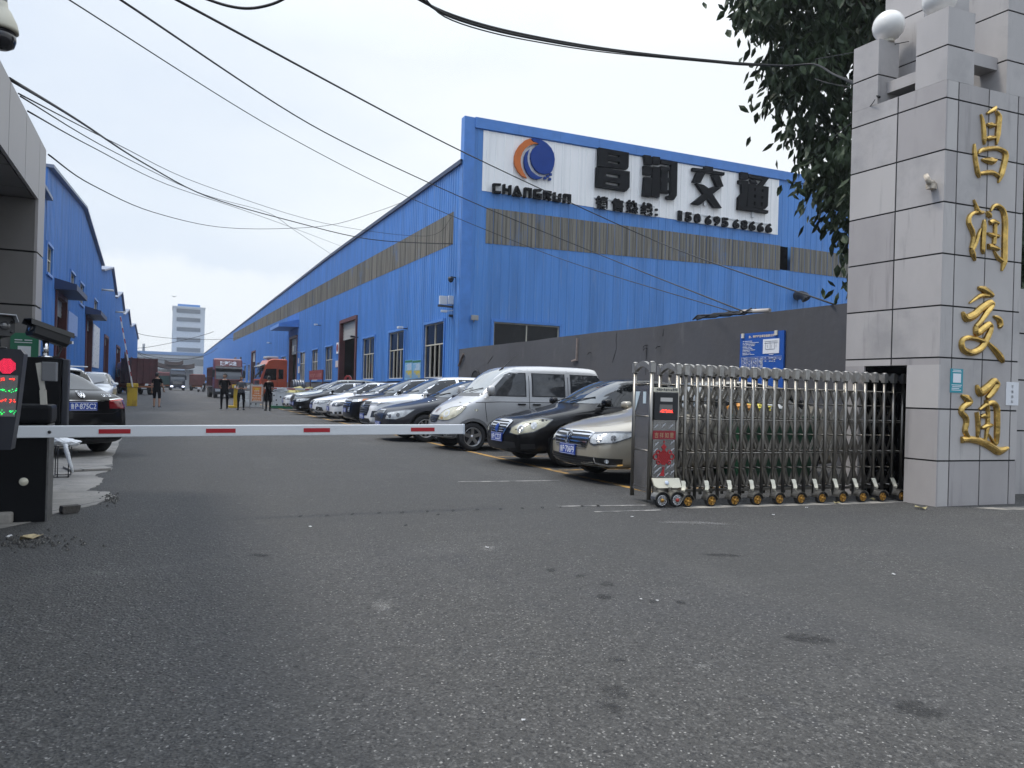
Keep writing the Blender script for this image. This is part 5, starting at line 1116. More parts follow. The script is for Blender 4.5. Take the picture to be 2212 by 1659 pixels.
def front_van(t, sk, B, pm):
    g = [(-.22, .60), (-.12, .565), (.12, .565), (.22, .60), (.29, .685), (.30, .73), (-.30, .73), (-.29, .685)]
    o = lay(t, sk, 'grille', g, GRILL, 0, .006); lay(t, sk, 'grille_slat', slats(.23, .28, (.60, .635, .67, .705), .012), LAMPD, 0, .012, parent=o)
    w = .05; lay(t, sk, 'badge', line2([(-.05, .875), (-.035, .83), (0, .775), (.035, .83), (.05, .875)], .022) + line2([(-.018, .872), (0, .80), (.018, .872)], .014), mat('dark red badge', (.10, .02, .025), .3, .5), 0, .012, .03)
    q = lambda x, y: ss(x, y, 40); lamp = [(q(1.93, .28), .635), (q(1.88, .42), .62), (q(1.78, .58), .64), (q(1.68, .66), .70), (q(1.58, .72), .80), (q(1.50, .745), .925), (q(1.62, .69), .935), (q(1.78, .52), .90), (q(1.88, .38), .83), (q(1.93, .30), .72)]
    both(t, sk, 'headlight', lamp, LAMPY, 40, .006, [('lamp_bezel', frame(lamp, .010), LAMPD, .009), ('reflector', ell(q(1.80, .47), .77, .085, .075), LAMP, .010), ('reflector', ell(q(1.80, .47), .77, .05, .045), LAMPY, .013), ('indicator', ell(q(1.88, .40), .675, .04, .025), mat('amber lamp', (.35, .22, .05), .2, coat=.8), .011)])
    GP = mat('dark grey bumper', (.15, .152, .155), .5)
    lay(t, sk, 'bumper', [(-.64, .27), (.64, .27), (.66, .46), (.64, .485), (-.64, .485), (-.66, .46)], GP, 0, .004); both(t, sk, 'bumper', [(q(1.85, .60), .27), (q(1.56, .74), .28), (q(1.56, .75), .48), (q(1.85, .60), .485)], GP, 40, .0045)
    lay(t, sk, 'grille_slat', [(-.5, .30), (.5, .30), (.48, .36), (-.48, .36)], SEAM, 0, .008); lay(t, sk, 'bumper_strip', [(.30, .335), (.62, .345), (.62, .362), (.30, .352)], WHITE, 0, .010)
    lay(t, sk, 'cowl', [(-.62, 1.145), (.62, 1.145), (.66, 1.225), (-.66, 1.225)], mat('grey cowl', (.10, .105, .11), .6), 0, .004)
    for sy, A in ((1, 90), (-1, -90)):
        lay(t, sk, 'side_marker', ell(ss(1.95 - .62 + 0.0, 0, A) if False else ss(1.27, 0, A), .86, .045, .025), LAMPY, A, .006)
        lay(t, sk, 'wheel_arch_trim', [[(ss(1.95 - B['fo'] + a * cos(tt) , 0, A), B['wr'] + a * sin(tt)) for a, tt in ((.345, t0), (.40, t0), (.40, t1), (.345, t1))] for t0, t1 in [(pi * k / 10, pi * (k + 1) / 10) for k in range(10)]], GP, A, .005)
        lay(t, sk, 'sill', [(ss(.95, 0, A), .28), (ss(-1.0, 0, A), .28), (ss(-1.0, 0, A), .40), (ss(.95, 0, A), .40)][::1], GP, A, .004)
    mb = MB(); p = sk.hit(Vector((1.95 - 1.36, .35, 4)), Vector((0, 0, -1)))[0]; mb.tube([p - Vector((0, 0, .01)), p + Vector((-.10, 0, .09)), p + Vector((-.42, 0, .40))], [.03, .012, .004], 6); mb.build('aerial', BLACK, t)
    plate(t, sk, .40, '鲁P·665M8')
def front_grey(t, sk, B, pm):
    g = [(-.22, .40), (.22, .40), (.31, .50), (.34, .62), (.28, .69), (-.28, .69), (-.34, .62), (-.31, .50)]
    o = lay(t, sk, 'grille', g, GRILL, 0, .006); lay(t, sk, 'grille_slat', [[(y - .005, .42 + abs(y) * .25), (y + .005, .42 + abs(y) * .25), (y + .005, .68), (y - .005, .68)] for y in [-.27 + .045 * k for k in range(13)]], CHROME, 0, .011, parent=o); lay(t, sk, 'grille_slat', frame(g, .022), CHROME, 0, .013, parent=o)
    q = lambda x, y: ss(x, y, 40); lamp = [(q(2.28, .48), .50), (q(2.1, .74), .50), (q(1.95, .84), .57), (q(1.75, .9), .73), (q(1.95, .84), .715), (q(2.26, .52), .64)]
    both(t, sk, 'headlight', lamp, LAMP, 40, .006, [('lamp_bezel', frame(lamp, .012), LAMPD, .010), ('projector', ell(q(2.2, .62), .565, .042, .042), LAMPD, .011), ('projector', ell(q(2.06, .75), .60, .04, .045), LAMPD, .011)])
    lay(t, sk, 'air_intake', [(-.5, .33), (-.58, .24), (.58, .24), (.5, .33)], GRILL, 0, .005); o = lay(t, sk, 'vent', [[(y, .885 + .0), (y + .0, .885)] for y in ()] or [(.30, .2), (.31, .2), (.31, .21), (.30, .21)], SEAM, 0, .004)
    for sx in (1, -1):
        for k in range(3): h = sk.hit(Vector((1.28 - .10 * k, sx * .62, 4)), Vector((0, 0, -1)))[0]; mb = MB(); mb.lathe([(0, 0), (.035, .0), (.03, .012), (0, .012)], 12, Matrix.Translation(h)); mb.build('hood_vent', CHROME, t)
    plate(t, sk, .36, '鲁P·3H71')
def front_suv_white(t, sk, B, pm):
    g = [(-.40, .50), (.40, .50), (.52, .66), (.50, .86), (.42, .90), (-.42, .90), (-.50, .86), (-.52, .66)]
    o = lay(t, sk, 'grille', g, GRILL, 0, .006); lay(t, sk, 'grille_slat', slats(.40, .46, (.56, .62, .68, .74, .80), .012), ALLOY, 0, .012, parent=o); lay(t, sk, 'badge', ell(0, .80, .07, .06), CHROME, 0, .016)
    q = lambda x, y: ss(x, y, 40); lamp = [(q(2.3, .52), .80), (q(2.1, .78), .80), (q(1.72, .92), .90), (q(2.05, .82), .885), (q(2.28, .54), .865)]
    both(t, sk, 'headlight', lamp, LAMPD, 40, .006, [('lamp_bezel', frame(lamp, .012), CHROME, .010)]); both(t, sk, 'fog_lamp', [(q(2.24, .62), .46), (q(2.0, .84), .46), (q(2.0, .85), .64), (q(2.2, .66), .64)], LAMPD, 40, .006, [('bulb', ell(q(2.12, .74), .55, .04, .045), LAMP, .011)])
    lay(t, sk, 'air_intake', [(-.55, .42), (-.68, .30), (.68, .30), (.55, .42)], GRILL, 0, .006); lay(t, sk, 'lower_lip', [(-.68, .26), (.68, .26), (.68, .285), (-.68, .285)], WHITE, 0, .010)
    plate(t, sk, .47, '鲁P·F0N1')
def front_suv_black(t, sk, B, pm):
    g = [(-.50, .48), (.50, .48), (.54, .70), (.48, .88), (-.48, .88), (-.54, .70)]
    o = lay(t, sk, 'grille', g, GRILL, 0, .006); lay(t, sk, 'grille_slat', slats(.52, .46, (.70, .78, .86), .035), CHROME, 0, .012, parent=o); lay(t, sk, 'grille_slat', [[(s * .36, z), (s * .52, z), (s * .52, z + .035), (s * .36, z + .035)] for s in (-1, 1) for z in (.49, .545, .60)], CHROME, 0, .012, parent=o)
    q = lambda x, y: ss(x, y, 40); lamp = [(q(2.28, .52), .80), (q(2.05, .82), .82), (q(1.72, .92), .93), (q(2.05, .82), .925), (q(2.28, .52), .89)]
    both(t, sk, 'headlight', lamp, LAMP, 40, .006, [('lamp_bezel', frame(lamp, .012), LAMPD, .010), ('indicator', [(q(1.98, .84), .85), (q(1.74, .92), .925), (q(1.98, .84), .915)], mat('orange lamp', (.55, .16, .02), .2, coat=.8), .012)])
    lay(t, sk, 'lower_lip', [(-.70, .27), (.70, .27), (.70, .31), (-.70, .31)], LAMPD, 0, .010); plate(t, sk, .53, '鲁P·R251')
def gen_front(gr, lampm=LAMP, big=False, txt='鲁P·D518', chev=False, slatm=CHROME):
    def f(t, sk, B, pm):
        k = 1.0; z0 = .72 / .72
        o = lay(t, sk, 'grille', gr, GRILL, 0, .006); zs = [p[1] for p in gr]; lay(t, sk, 'grille_slat', slats(max(p[0] for p in gr) * .75, max(p[0] for p in gr) * .85, [min(zs) + (max(zs) - min(zs)) * q for q in (.3, .55, .8)], .014), slatm, 0, .012, parent=o); lay(t, sk, 'badge', ell(0, sum(zs) / len(zs), .06, .06), CHROME, 0, .017)
        q = lambda x, y: ss(x, y, 40); lamp = [(q(2.28, .48), .56), (q(2.1, .74), .55), (q(1.86, .88), .63), (q(1.78, .89), .71), (q(2.05, .80), .70), (q(2.28, .48), .66)]
        both(t, sk, 'headlight', lamp, lampm, 40, .006, [('lamp_bezel', frame(lamp, .012), LAMPD, .010), ('projector', ell(q(2.15, .66), .61, .04, .04), LAMPD if lampm is not LAMPD else LAMP, .011)])
        lay(t, sk, 'air_intake', [(-.5, .36), (-.62, .25), (.62, .25), (.5, .36)], GRILL, 0, .005); lay(t, sk, 'lower_lip', [(-.66, .215), (.66, .215), (.66, .24), (-.66, .24)], WHITE if slatm is WHITE else LAMPD, 0, .009)
        if chev: both(t, sk, 'fog_lamp', [(q(2.25, .56), .30), (q(2.02, .82), .30), (q(2.05, .80), .43), (q(2.2, .64), .46)], GRILL, 40, .007, [('fog_trim', [p for p in line2([(q(2.2, .64), .45), (q(2.12, .72), .37), (q(2.22, .6), .30), (q(2.0, .83), .29)], .02)], CHROME, .012)])
        else: both(t, sk, 'fog_lamp', [(q(2.2, .64), .28), (q(2.02, .80), .29), (q(2.02, .80), .38), (q(2.2, .64), .36)], GRILL, 40, .006, [('bulb', ell(q(2.1, .72), .33, .035, .03), LAMP, .011)])
        plate(t, sk, .46, txt)
    return f
GRP = 'cars parked in a row beside the warehouse'
P_BEIGE = paint('champagne car paint', (.34, .31, .25), .25); P_BLK = paint('black car paint', (.004, .004, .005)); P_SIL = paint('silver car paint', (.47, .472, .472), .3, .34)
P_GRY = paint('dark grey car paint', (.028, .029, .036), .2); P_WHT = paint('white car paint', (.72, .73, .74)); P_PALE = paint('pale green grey car paint', (.40, .43, .40), .3)
shieldg = [(-.16, .56), (0, .50), (.16, .56), (.24, .66), (.24, .71), (-.24, .71), (-.24, .66)]; wideg = [(-.42, .56), (.42, .56), (.46, .68), (-.46, .68)]; midg = [(-.28, .50), (.28, .50), (.34, .68), (-.34, .68)]
def park(y, kind, nose=5.35, dz=0): return (nose + BODY[kind]['L'] / 2, y, dz)
build_car('parked_car', 'champagne beige sedan with blue plate ending 706F9, nearest in the row beside the gate head', 'car', 'sedan', P_BEIGE, park(9.62, 'sedan', 5.42), pi, GRP, front_beige, spokes=7, mult=(1.02, 1.02, 1.07))
build_car('parked_car', 'black sedan with round badge on an oval chrome grille and yellowed headlights', 'car', 'sedan', P_BLK, park(12.12, 'sedan', 5.38), pi, GRP, front_black, spokes=5, mult=(1.02, 1.03, 1.09))
WINDV = mat('dusty windscreen', (.30, .32, .32), .06, spec=.6, coat=.8, var=.12, vscale=2); VG = layered('van side glass', (.028, .031, .034), [((.11, .11, .11), 1.6, (1, 1, 1), .50, .66, .8, 'n')], .04, spec=.8)
build_car('parked_van', 'silver minivan with yellowed headlights and five spoke rims in the parked row', 'van', 'van', P_SIL, park(15.44, 'van', 5.32), pi, GRP, front_van, spokes=5, wind=WINDV, glass=VG, mult=(1.03, 1.02, 1.01))
build_car('parked_car', 'dark grey sedan with upright oval slatted grille and portholes on its bonnet', 'car', 'sedan', P_GRY, park(18.2, 'sedan', 4.85), pi, GRP, front_grey, spokes=10, trim=CHROME, mult=(1.03, 1.03, 1.08))
build_car('parked_suv', 'white suv with large hexagonal black grille, between the black suv and dark grey sedan', 'suv', 'suv', P_WHT, park(21.4, 'suv', 5.15), pi, GRP, front_suv_white, spokes=10, trim=CHROME)
build_car('parked_suv', 'black suv with thick chrome grille bars and orange lamp corners', 'suv', 'suv', P_BLK, park(25.1, 'suv', 5.45), pi, GRP, front_suv_black, spokes=10, trim=CHROME)
build_car('parked_car', 'white sedan with small black shield shaped grille, right after the black suv', 'car', 'sedan', P_WHT, park(28.2, 'sedan', 5.5), pi, GRP, gen_front(shieldg, LAMPD, txt='鲁P·8K62', slatm=WHITE), spokes=10, mult=(1, 1, 1.06))
build_car('parked_car', 'white sedan with angular chevron fog lamp trims in the far half of the row', 'car', 'sedan', P_WHT, park(31.5, 'sedan', 5.45), pi, GRP, gen_front(midg, LAMP, txt='鲁P·M219', chev=True), spokes=10, trim=CHROME, mult=(1, 1, 1.06))
build_car('parked_car', 'black sedan with long bright headlights, in the far half of the row', 'car', 'sedan', P_BLK, park(35.3, 'sedan', 5.3), pi, GRP, gen_front(midg, LAMP, txt='鲁P·A603'), spokes=10, trim=CHROME, mult=(1, 1, 1.06))
build_car('parked_suv', 'pale greenish suv whose roof shows behind the far black sedan', 'suv', 'suv', P_PALE, park(38.0, 'suv', 5.6), pi, GRP, front_suv_white, spokes=10)
build_car('parked_car', 'white sedan with wide chrome grille, last of the row by the steel panel', 'car', 'sedan', P_WHT, park(40.8, 'sedan', 5.6), pi, GRP, gen_front(wideg, LAMP, txt='鲁P·7T35'), spokes=10, mult=(1, 1, 1.06))
def tail_black(t, sk, B, pm):
    q = lambda x, y: ss(x, y, 150); L2 = B['L'] / 2
    for s in (1, -1):
        A = 180 - s * 32; f = lambda x, y: ss(x, s * y, A); P = [(f(-2.30, .44), .80), (f(-2.30, .44), .93), (f(-2.1, .80), .975), (f(-1.95, .88), .97), (f(-1.95, .88), .87), (f(-2.1, .80), .80)]
        o = lay(t, sk, 'tail_light', P, REDL, A, .006); lay(t, sk, 'lamp_line', line2([(f(-2.30, .46), .925), (f(-2.1, .80), .955), (f(-1.98, .87), .95)], .02), mat('bright red lens', (.42, .02, .02), .2, coat=.8), A, .011, parent=o); lay(t, sk, 'lamp_line', line2([(f(-2.30, .46), .945), (f(-2.16, .72), .965)], .012), CHROME, A, .011, parent=o)
    lay(t, sk, 'trunk_gap', [q for q in line2([(-.62, 1.04), (-.66, .80), (-.50, .72), (.50, .72), (.66, .80), (.62, 1.04)], .01)], SEAM, 180, .004)
    vw_badge(t, sk, 1.02, .055, 180); plate(t, sk, .84, '鲁P·875C2', front=False)
    lay(t, sk, 'rear_valance', [(-.62, .24), (.62, .24), (.64, .44), (-.64, .44)], BLACK, 180, .005); lay(t, sk, 'trim_strip', [(-.36, .925), (.36, .925), (.36, .94), (-.36, .94)], CHROME, 180, .008)
    vs, fs = text_pts('LAVIDA', .02); mb = MB()
    for p in [(v.x, v.y) for v in vs]: pass
    pts = []
    for v in vs:
        y = -.36 - v.x * .055; z = 1.0 + v.y * .055; h = sk.hit(Vector((-6, y, z)), Vector((1, 0, 0)))[0]; pts.append(h + Vector((-.006, 0, 0)))
    mb.add(pts, fs); mb.build('badge', CHROME, t)
LG = 'cars parked on the left apron'
LB = BODY['sedan']['L'] / 2
build_car('parked_car', 'black sedan seen from behind, rear plate ending 875C2, on the left concrete apron', 'car', 'sedan', P_BLK, (-2.40, 15.95, 0), pi / 2 + radians(31), LG, gen_front(midg), tail=tail_black, spokes=5, scale=(1, 1, 1))
def tail_white(t, sk, B, pm):
    for s in (1, -1):
        A = 180 - s * 32; f = lambda x, y: ss(x, s * y, A); lay(t, sk, 'tail_light', [(f(-2.28, .62), .92), (f(-2.1, .84), .95), (f(-1.98, .9), 1.10), (f(-2.2, .7), 1.12)], REDL, A, .006)
    mb = MB(); mb.box(-2.22, -1.92, -.52, .52, 1.655, 1.685, bev=.01); mb.build('spoiler', pm, t); plate(t, sk, .85, '鲁P·5Q80', front=False)
build_car('parked_suv', 'white suv with roof spoiler, parked in front of the black rear facing sedan', 'suv', 'suv', P_WHT, (-3.55, 27.0, 0), pi / 2 + radians(27), LG, gen_front(midg), tail=tail_white, spokes=10)
build_car('parked_suv', 'white suv facing the gate, its mirror showing beside the yellow barrier post', 'suv', 'suv', P_WHT, (-3.0, 38.6, 0), -pi / 2, LG, gen_front(midg), spokes=10)
# ================================================================== LEFT GATE CANOPY AND COLUMN
FASC = layered('grey composite panel', (0.34, 0.322, 0.318), [((.30, .285, .285), .9, (1, 1, .5), .42, .62, .6, 'n'), ((.24, .23, .23), 3, (2, 2, .3), .62, .75, .4, 'n')], 0.4)
DKP = layered('dark grey column panel', (0.155, 0.148, 0.142), [((.115, .11, .107), 1.1, (1, 1, .6), .42, .62, .6, 'n')], 0.5)  # the column front's shade is put into this darker grey
gt = thing('gate_canopy', 'flat grey panelled canopy over the left lane, carried by a dark grey column', 'canopy', (-1.3, 10.0, 0))
mb = MB(); ys = [10.0 - 6.97, -.05, 0]
y = -8.2
while y < -.05:
    y1 = min(y + .86, 0); mb.box(-.03, 0, y + .008, y1 - .008, 3.2, 3.86); y += .86
for k in range(5): mb.box(-.03 - .9 * (k + 1) + .006, -.03 - .9 * k - .006, -.03, 0, 3.2, 3.86)
mb.build('fascia', FASC, gt)
mb = MB(); mb.box(-4.6, -.032, -8.2, -.032, 3.24, 3.84); mb.build('roof_slab', BLACK, gt)
mb = MB()
for i in range(5):
    for k in range(9): mb.box(-.04 - .9 * (i + 1) + .008, -.04 - .9 * i - .008, -.04 - .9 * (k + 1) + .008, -.04 - .9 * k - .008, 3.205, 3.236)
mb.build('soffit', DKP, gt)
for cx, cy, nm in ((-.43, -.46, 'c'), (-.43, -7.6, 'c'), (-4.5, -.46, 'c')):
    mb = MB(); mb.cur = 1; mb.box(cx + .015, cx + .415, cy + .015, cy + .435, 0, 3.2); mb.cur = 0
    for z0, z1 in ((0, .68), (.70, 1.36), (1.38, 2.04), (2.06, 2.62), (2.64, 3.20)): mb.box(cx, cx + .40, cy, cy + .45, z0, z1)
    mb.cur = 2
    for z0, z1 in ((0, .68), (.70, 1.36), (1.38, 2.04), (2.06, 2.62), (2.64, 3.20)): mb.box(cx + .402, cx + .43, cy, cy + .45, z0, z1)  # paler panel colour paints the light on the column's right side
    mb.build('column', [DKP, JOINT, FASC], gt)
mb = MB(); mb.box(0, .26, -.012, 0, 0, .36); o = mb.build('green_notice', GREEN); p = at_y(*c1(65, 530), 9.52); o.location = (p.x, 9.53, p.z - .12); tag(o, 'green notice with white sheet on the dark left column', 'notice')
mb = MB(); mb.box(.07, .19, -.016, -.013, .0, .22); mb.box(.04, .11, -.016, -.013, .28, .29); mb.box(.13, .2, -.016, -.013, .28, .29); mb.box(.04, .2, -.016, -.013, .255, .263); mb.build('print', WT, o)
# dome camera on its bent arm
cc = crop(0, 0, 1.276)
q = at_d(*cc(5, 112), 5.1)
o = thing('dome_camera', 'cream and black dome security camera hanging from bent arm above the left canopy', 'security camera', (q.x, q.y, q.z))
o.scale = (.80, .80, .80); mb = MB(); mb.lathe([(.045, .17), (.05, .12), (.07, .10), (.118, .0), (.13, -.05), (.132, -.075), (.12, -.08), (0, -.08)], 28); mb.build('housing', mat('cream camera plastic', (.46, .44, .36), .5, var=.06), o)
mb = MB(); mb.lathe([(.112, -.081), (.116, -.15), (.10, -.20), (.06, -.225), (0, -.232)], 28); mb.build('dome', mat('black dome', (.012, .012, .016), .12, spec=.6), o)
mb = MB(); mb.tube([(0, 0, .15), (0, 0, .24), (-.02, 0, .34), (-.10, 0, .42), (-.25, 0, .46), (-.55, 0, .40), (-.6, 0, .2), (-.6, 0, (-q.z + 3.84) / .8)], .042, 12); mb.build('arm', mat('pale grey arm', (.4, .4, .39), .5), o)

# ================================================================== BARRIER EQUIPMENT
CAB = mat('black cabinet paint', (.006, .0065, .008), .42, var=.2, vscale=4, spec=.15)
CABS = mat('worn cabinet edge', (.10, .098, .095), .55, var=.35, vscale=14)  # paler grey for the cabinet's right side
bo = thing('barrier_machine', 'black boom barrier cabinet with round cream cover, at the left gate', 'barrier', (-1.42, 7.72, 0))
mb = MB(); mb.box(0, .485, 0, .35, 0, .86, bev=.006); mb.cur = 1; mb.box(.4855, .50, .004, .346, 0, .86); mb.build('cabinet', [CAB, CABS], bo)
mb = MB(); mb.box(-.015, .515, -.015, .365, .865, 1.03, bev=.03); mb.build('lid', CAB, bo)
p = at_y(*c1(157, 1372), 7.72); mb = MB(); mb.lathe([(0, 0), (.036, 0), (.034, .008), (0, .010)], 22, T(p.x + 1.42, -.001, p.z, pi / 2)); mb.build('round_cover', CREAM, bo)
mb = MB(); mb.bar((.44, .1, 1.03), (.43, .1, 1.16), .035, .05); mb.bar((.43, .1, 1.16), (.39, .1, 1.40), .035, .04); mb.build('bracket', mat('cream worn bracket', (.45, .43, .38), .7, var=.3), bo)
mb = MB(); mb.box(.42, .53, .06, .20, 1.24, 1.41, bev=.006); mb.build('detector', mat('grey detector', (.14, .145, .155), .5), bo)
bm_ = thing('boom_arm', 'long white boom barrier arm with red stripes lowered across the entrance', 'boom', (-1.2, 7.58, .80))
A_ = at_y(1000, 927, 7.58); ln = A_.x + 1.2; dz = A_.z - .80
mb = MB(); mb.box(0, ln, -.022, .022, -.052, .052, T(0, 0, 0, 0, -atan2(dz, ln)), bev=.008); mb.build('arm', layered('white enamel arm', (.66, .68, .70), [((.50, .53, .55), 2, (.3, 1, 1), .55, .75, .5, 'n')], .4), bm_)
mb = MB()
for (u0, u1) in ((213, 282), (445, 509), (656, 713), (888, 939)):
    a, b = at_y(u0, 933, 7.55).x + 1.2, at_y(u1, 933, 7.55).x + 1.2; mb.box(a, b, -.0255, -.0222, -.02, .02, T(0, 0, 0, 0, -atan2(dz, ln)))
mb.build('red_stripe', mat('red reflective stripe', (.36, .008, .018), .4), bm_)
mb = MB(); mb.box(ln - .002, ln + .012, -.026, .026, -.056, .056, T(0, 0, 0, 0, -atan2(dz, ln)), bev=.004); mb.build('end_cap', mat('pale end cap', (.55, .6, .66), .5), bm_)
mb = MB(); mb.lathe([(0, 0), (.014, 0), (.012, .01), (0, .012)], 12, T(.30, -.0225, 0.0, pi / 2)); mb.build('bolt', BLACK, bm_)
mb = MB(); mb.box(-.1, .06, .024, .13, -.06, .06); mb.build('mount', BLACK, bm_)
# LED charging display close by
LY = 6.05
def lp(x, y): p = at_y(*c1(x, y), LY); return p.x, p.z
xr, zt1 = lp(160, 495); xb, zb1 = lp(105, 1160)
ld = thing('led_display', 'black parking display post with red lamp and green and red lettering', 'display', (xr - .42, LY, 0))
X0 = xr - .42
mb = MB(); mb.prism([(0, zb1), (.36, zb1), (.385, zb1 + .22), (.42, zt1 - .03), (.40, zt1), (0, zt1)], lambda a, b, d: Vector((a, d, b)), 0, .16); mb.build('housing', mat('dark navy housing', (.014, .016, .024), .4), ld)
mb = MB(); mb.box(-.02, .13, .04, .13, 0, zb1); mb.box(-.12, .14, -.02, .19, 0, .03); mb.build('post', CAB, ld)
mb = MB(); sx, sz = lp(122, 668); sx2, sz2 = lp(100, 940); mb.prism([(.02, sz2 - .0), (sx2 - X0, sz2), (sx - X0, sz), (.02, sz)], lambda a, b, d: Vector((a, -.001 - d, b)), 0, .006); scr = mb.build('screen', mat('led screen mesh', (.17, .17, .165), .6, var=.25, vscale=220), ld)
LG_ = mat('green led', (.02, 1.0, .22), .5, emit=.9); r = random.Random(4)
cx, cz = lp(46, 605); mb = MB()
for i in range(-8, 9):
    for j in range(-8, 9):
        if i * i + j * j <= 60: mb.box(cx - X0 + i * .0068 - .0019, cx - X0 + i * .0068 + .0019, -.006, -.001, cz + j * .0068 - .0019, cz + j * .0068 + .0019)
mb.build('red_lamp', mat('red lamp led', (1.0, .03, .10), .5, emit=.9), ld)
for (yy, mm) in ((692, LEDR), (765, LG_), (838, LEDR), (908, LG_)):
    mb = MB(); _, z0 = lp(50, yy); x = .03
    while x < sx - X0 - .03:
        for k in range(9): px = x + r.randrange(8) * .006; pz = z0 + r.choice((-3, -2, -1, -1, 0, 0, 0, 1, 1, 2)) * .005; mb.box(px, px + .0058, -.0115, -.0075, pz, pz + .0036)
        x += .062
    mb.build('led_text', mm, scr)
def bullet_cam(name, label, loc, rz, tilt, stand, body=BLACK, hood=None, sc=1.0):
    o = thing(name, label, 'camera', loc, rz); M = Matrix.Translation((0, 0, stand)) @ Matrix.Rotation(-tilt, 4, 'Y') @ Matrix.Scale(sc, 4)
    mb = MB(); mb.prism([(-.06, -.05), (-.035, -.075), (.035, -.075), (.06, -.05), (.06, .035), (.045, .055), (-.045, .055), (-.06, .035)], lambda a, b, d: M @ Vector((d, a, b)), -.20, .14); mb.build('body', body, o)
    mb = MB(); mb.prism([(-.068, .02), (-.064, .02), (-.05, .062), (.05, .062), (.064, .02), (.068, .02), (.052, .068), (-.052, .068)], lambda a, b, d: M @ Vector((d, a, b)), -.23, .19); mb.build('sunshield', hood or body, o)
    mb = MB(); mb.lathe([(0, 0), (.03, 0), (.03, .008), (0, .008)], 14, M @ T(.14, 0, -.005, 0, pi / 2))
    for a, b in ((-.04, .02), (.04, .02), (-.04, -.045), (.04, -.045)): mb.lathe([(0, 0), (.011, 0), (0, .006)], 10, M @ T(.1405, a, b, 0, pi / 2))
    mb.build('lens', LAMPD, o)
    mb = MB(); mb.tube([(0, 0, 0), (0, 0, stand - .07 * sc)], .028 * sc, 10); mb.lathe([(0, 0), (.06 * sc, 0), (.06 * sc, .015), (0, .015)], 14); mb.build('bracket', CHROME if hood is None else BLACK, o)
    return o
q = at_y(*c1(10, 478), LY + .08); bullet_cam('bullet_camera', 'black bullet camera with pale hood on top of the parking display', (q.x - .03, q.y, zt1), radians(-62), radians(4), .15, hood=mat('pale camera hood', (.38, .40, .43), .4))
# second cabinet, turned away
CY_ = 9.0
def kp(x, y): p = at_y(*c1(x, y), CY_); return p.x, p.z
xa, za = kp(135, 540); xb2, _ = kp(455, 545); xm = xa + (xb2 - xa) * .86
cb2 = thing('exit_display', 'tall black cabinet behind barrier machine, seen from the back', 'cabinet', (xa, CY_, 0))
mb = MB(); mb.box(0, xm - xa, 0, .22, .70, za, bev=.012); mb.box(.05, .2, .05, .17, 0, .70); mb.build('housing', CAB, cb2)
mb = MB(); mb.box(xm - xa + .003, xb2 - xa, .02, .20, .72, za - .01, bev=.012); mb.build('side_box', mat('dark slate paint', (.020, .022, .030), .4), cb2)  # the cabinet's side face, its light put into a paler paint
mb = MB(); kx, kz = kp(283, 617); mb.lathe([(0, 0), (.012, 0), (.010, .006), (0, .007)], 12, T(kx - xa, -.001, kz, pi / 2)); mb.build('lock', CHROME, cb2)
q = at_y(*c1(300, 540), CY_ + .1); o = bullet_cam('bullet_camera', 'black bullet camera facing away on top of the tall black cabinet', (q.x, q.y, za), radians(222), radians(14), .26, sc=1.15)
mb = MB(); mb.tube([(-.12, .0, .22), (-.17, 0, .10), (-.14, 0, .02), (-.02, 0, .0)], .012, 6); mb.build('cable', BLACK, o)
mb = MB(); mb.box(-.29, -.27, -.03, .03, .16, .19); mb.build('label_tag', WT, o)
# small wire table with a white plastic bag, brick, steel plate
q0, q1 = at_z(*c7b(765, 600)), at_z(*c7b(1003, 597)); o = thing('wire_stand', 'thin black wire stand on the concrete by the barrier machine', 'stand', (q0.x, q0.y, 0))
w = q1.x - q0.x; h = at_y(*c7b(1003, 130), q1.y).z; mb = MB()
for x, y in ((0, 0), (w, 0), (w, .3), (0, .3)): mb.tube([(x, y, 0), (x, y, h)], .007, 6)
for z in (.012, h): mb.tube([(0, 0, z), (w, 0, z), (w, .3, z), (0, .3, z), (0, 0, z)], .006, 6)
mb.tube([(w * .33, 0, .012), (w * .33, 0, h)], .006, 6); mb.build('frame', BLACK, o)
bm = bmesh.new(); bmesh.ops.create_icosphere(bm, subdivisions=3, radius=1); r = random.Random(8)
for v in bm.verts: k = 1 + .16 * sin(v.co.x * 9 + v.co.y * 5) * cos(v.co.z * 8 + v.co.x * 4); v.co = Vector((v.co.x * .22 * k, v.co.y * .15 * k, v.co.z * .055 * k + (.01 if v.co.x < .1 else -.02)))
mb = MB(); mb.bm(bm, smooth=False); mb.tube([(.06, -.13, -.03), (.08, -.15, -.12), (.13, -.16, -.30), (.16, -.17, -.40)], [.03, .03, .022, .012], 7)
o = mb.build('plastic_bag', mat('white plastic film', (.62, .64, .66), .35, var=.15, vscale=14)); o.location = (q0.x + w * .42, q0.y + .15, h + .055); tag(o, 'crumpled white plastic bag lying over the wire stand', 'bag')
q = at_z(*c7b(1020, 1125)); mb = MB(); mb.prism([(-.10, 0), (.08, 0), (.10, .03), (.11, .085), (-.10, .085), (-.11, .03)], lambda a, b, d: Vector((a, d, b)), 0, .13)
o = mb.build('stone_block', layered('dark rough stone', (.075, .07, .065), [((.14, .13, .12), 14, (1, 1, 1), .55, .7, .6, 'n')], .95, bump=[(30, .6, .02, 'n')])); o.location = (q.x + .02, q.y, 0.004); o.scale = (.72, .72, .8); o.rotation_euler = (0, 0, radians(24)); tag(o, 'dark broken stone block lying on the ground by the barrier machine', 'stone')
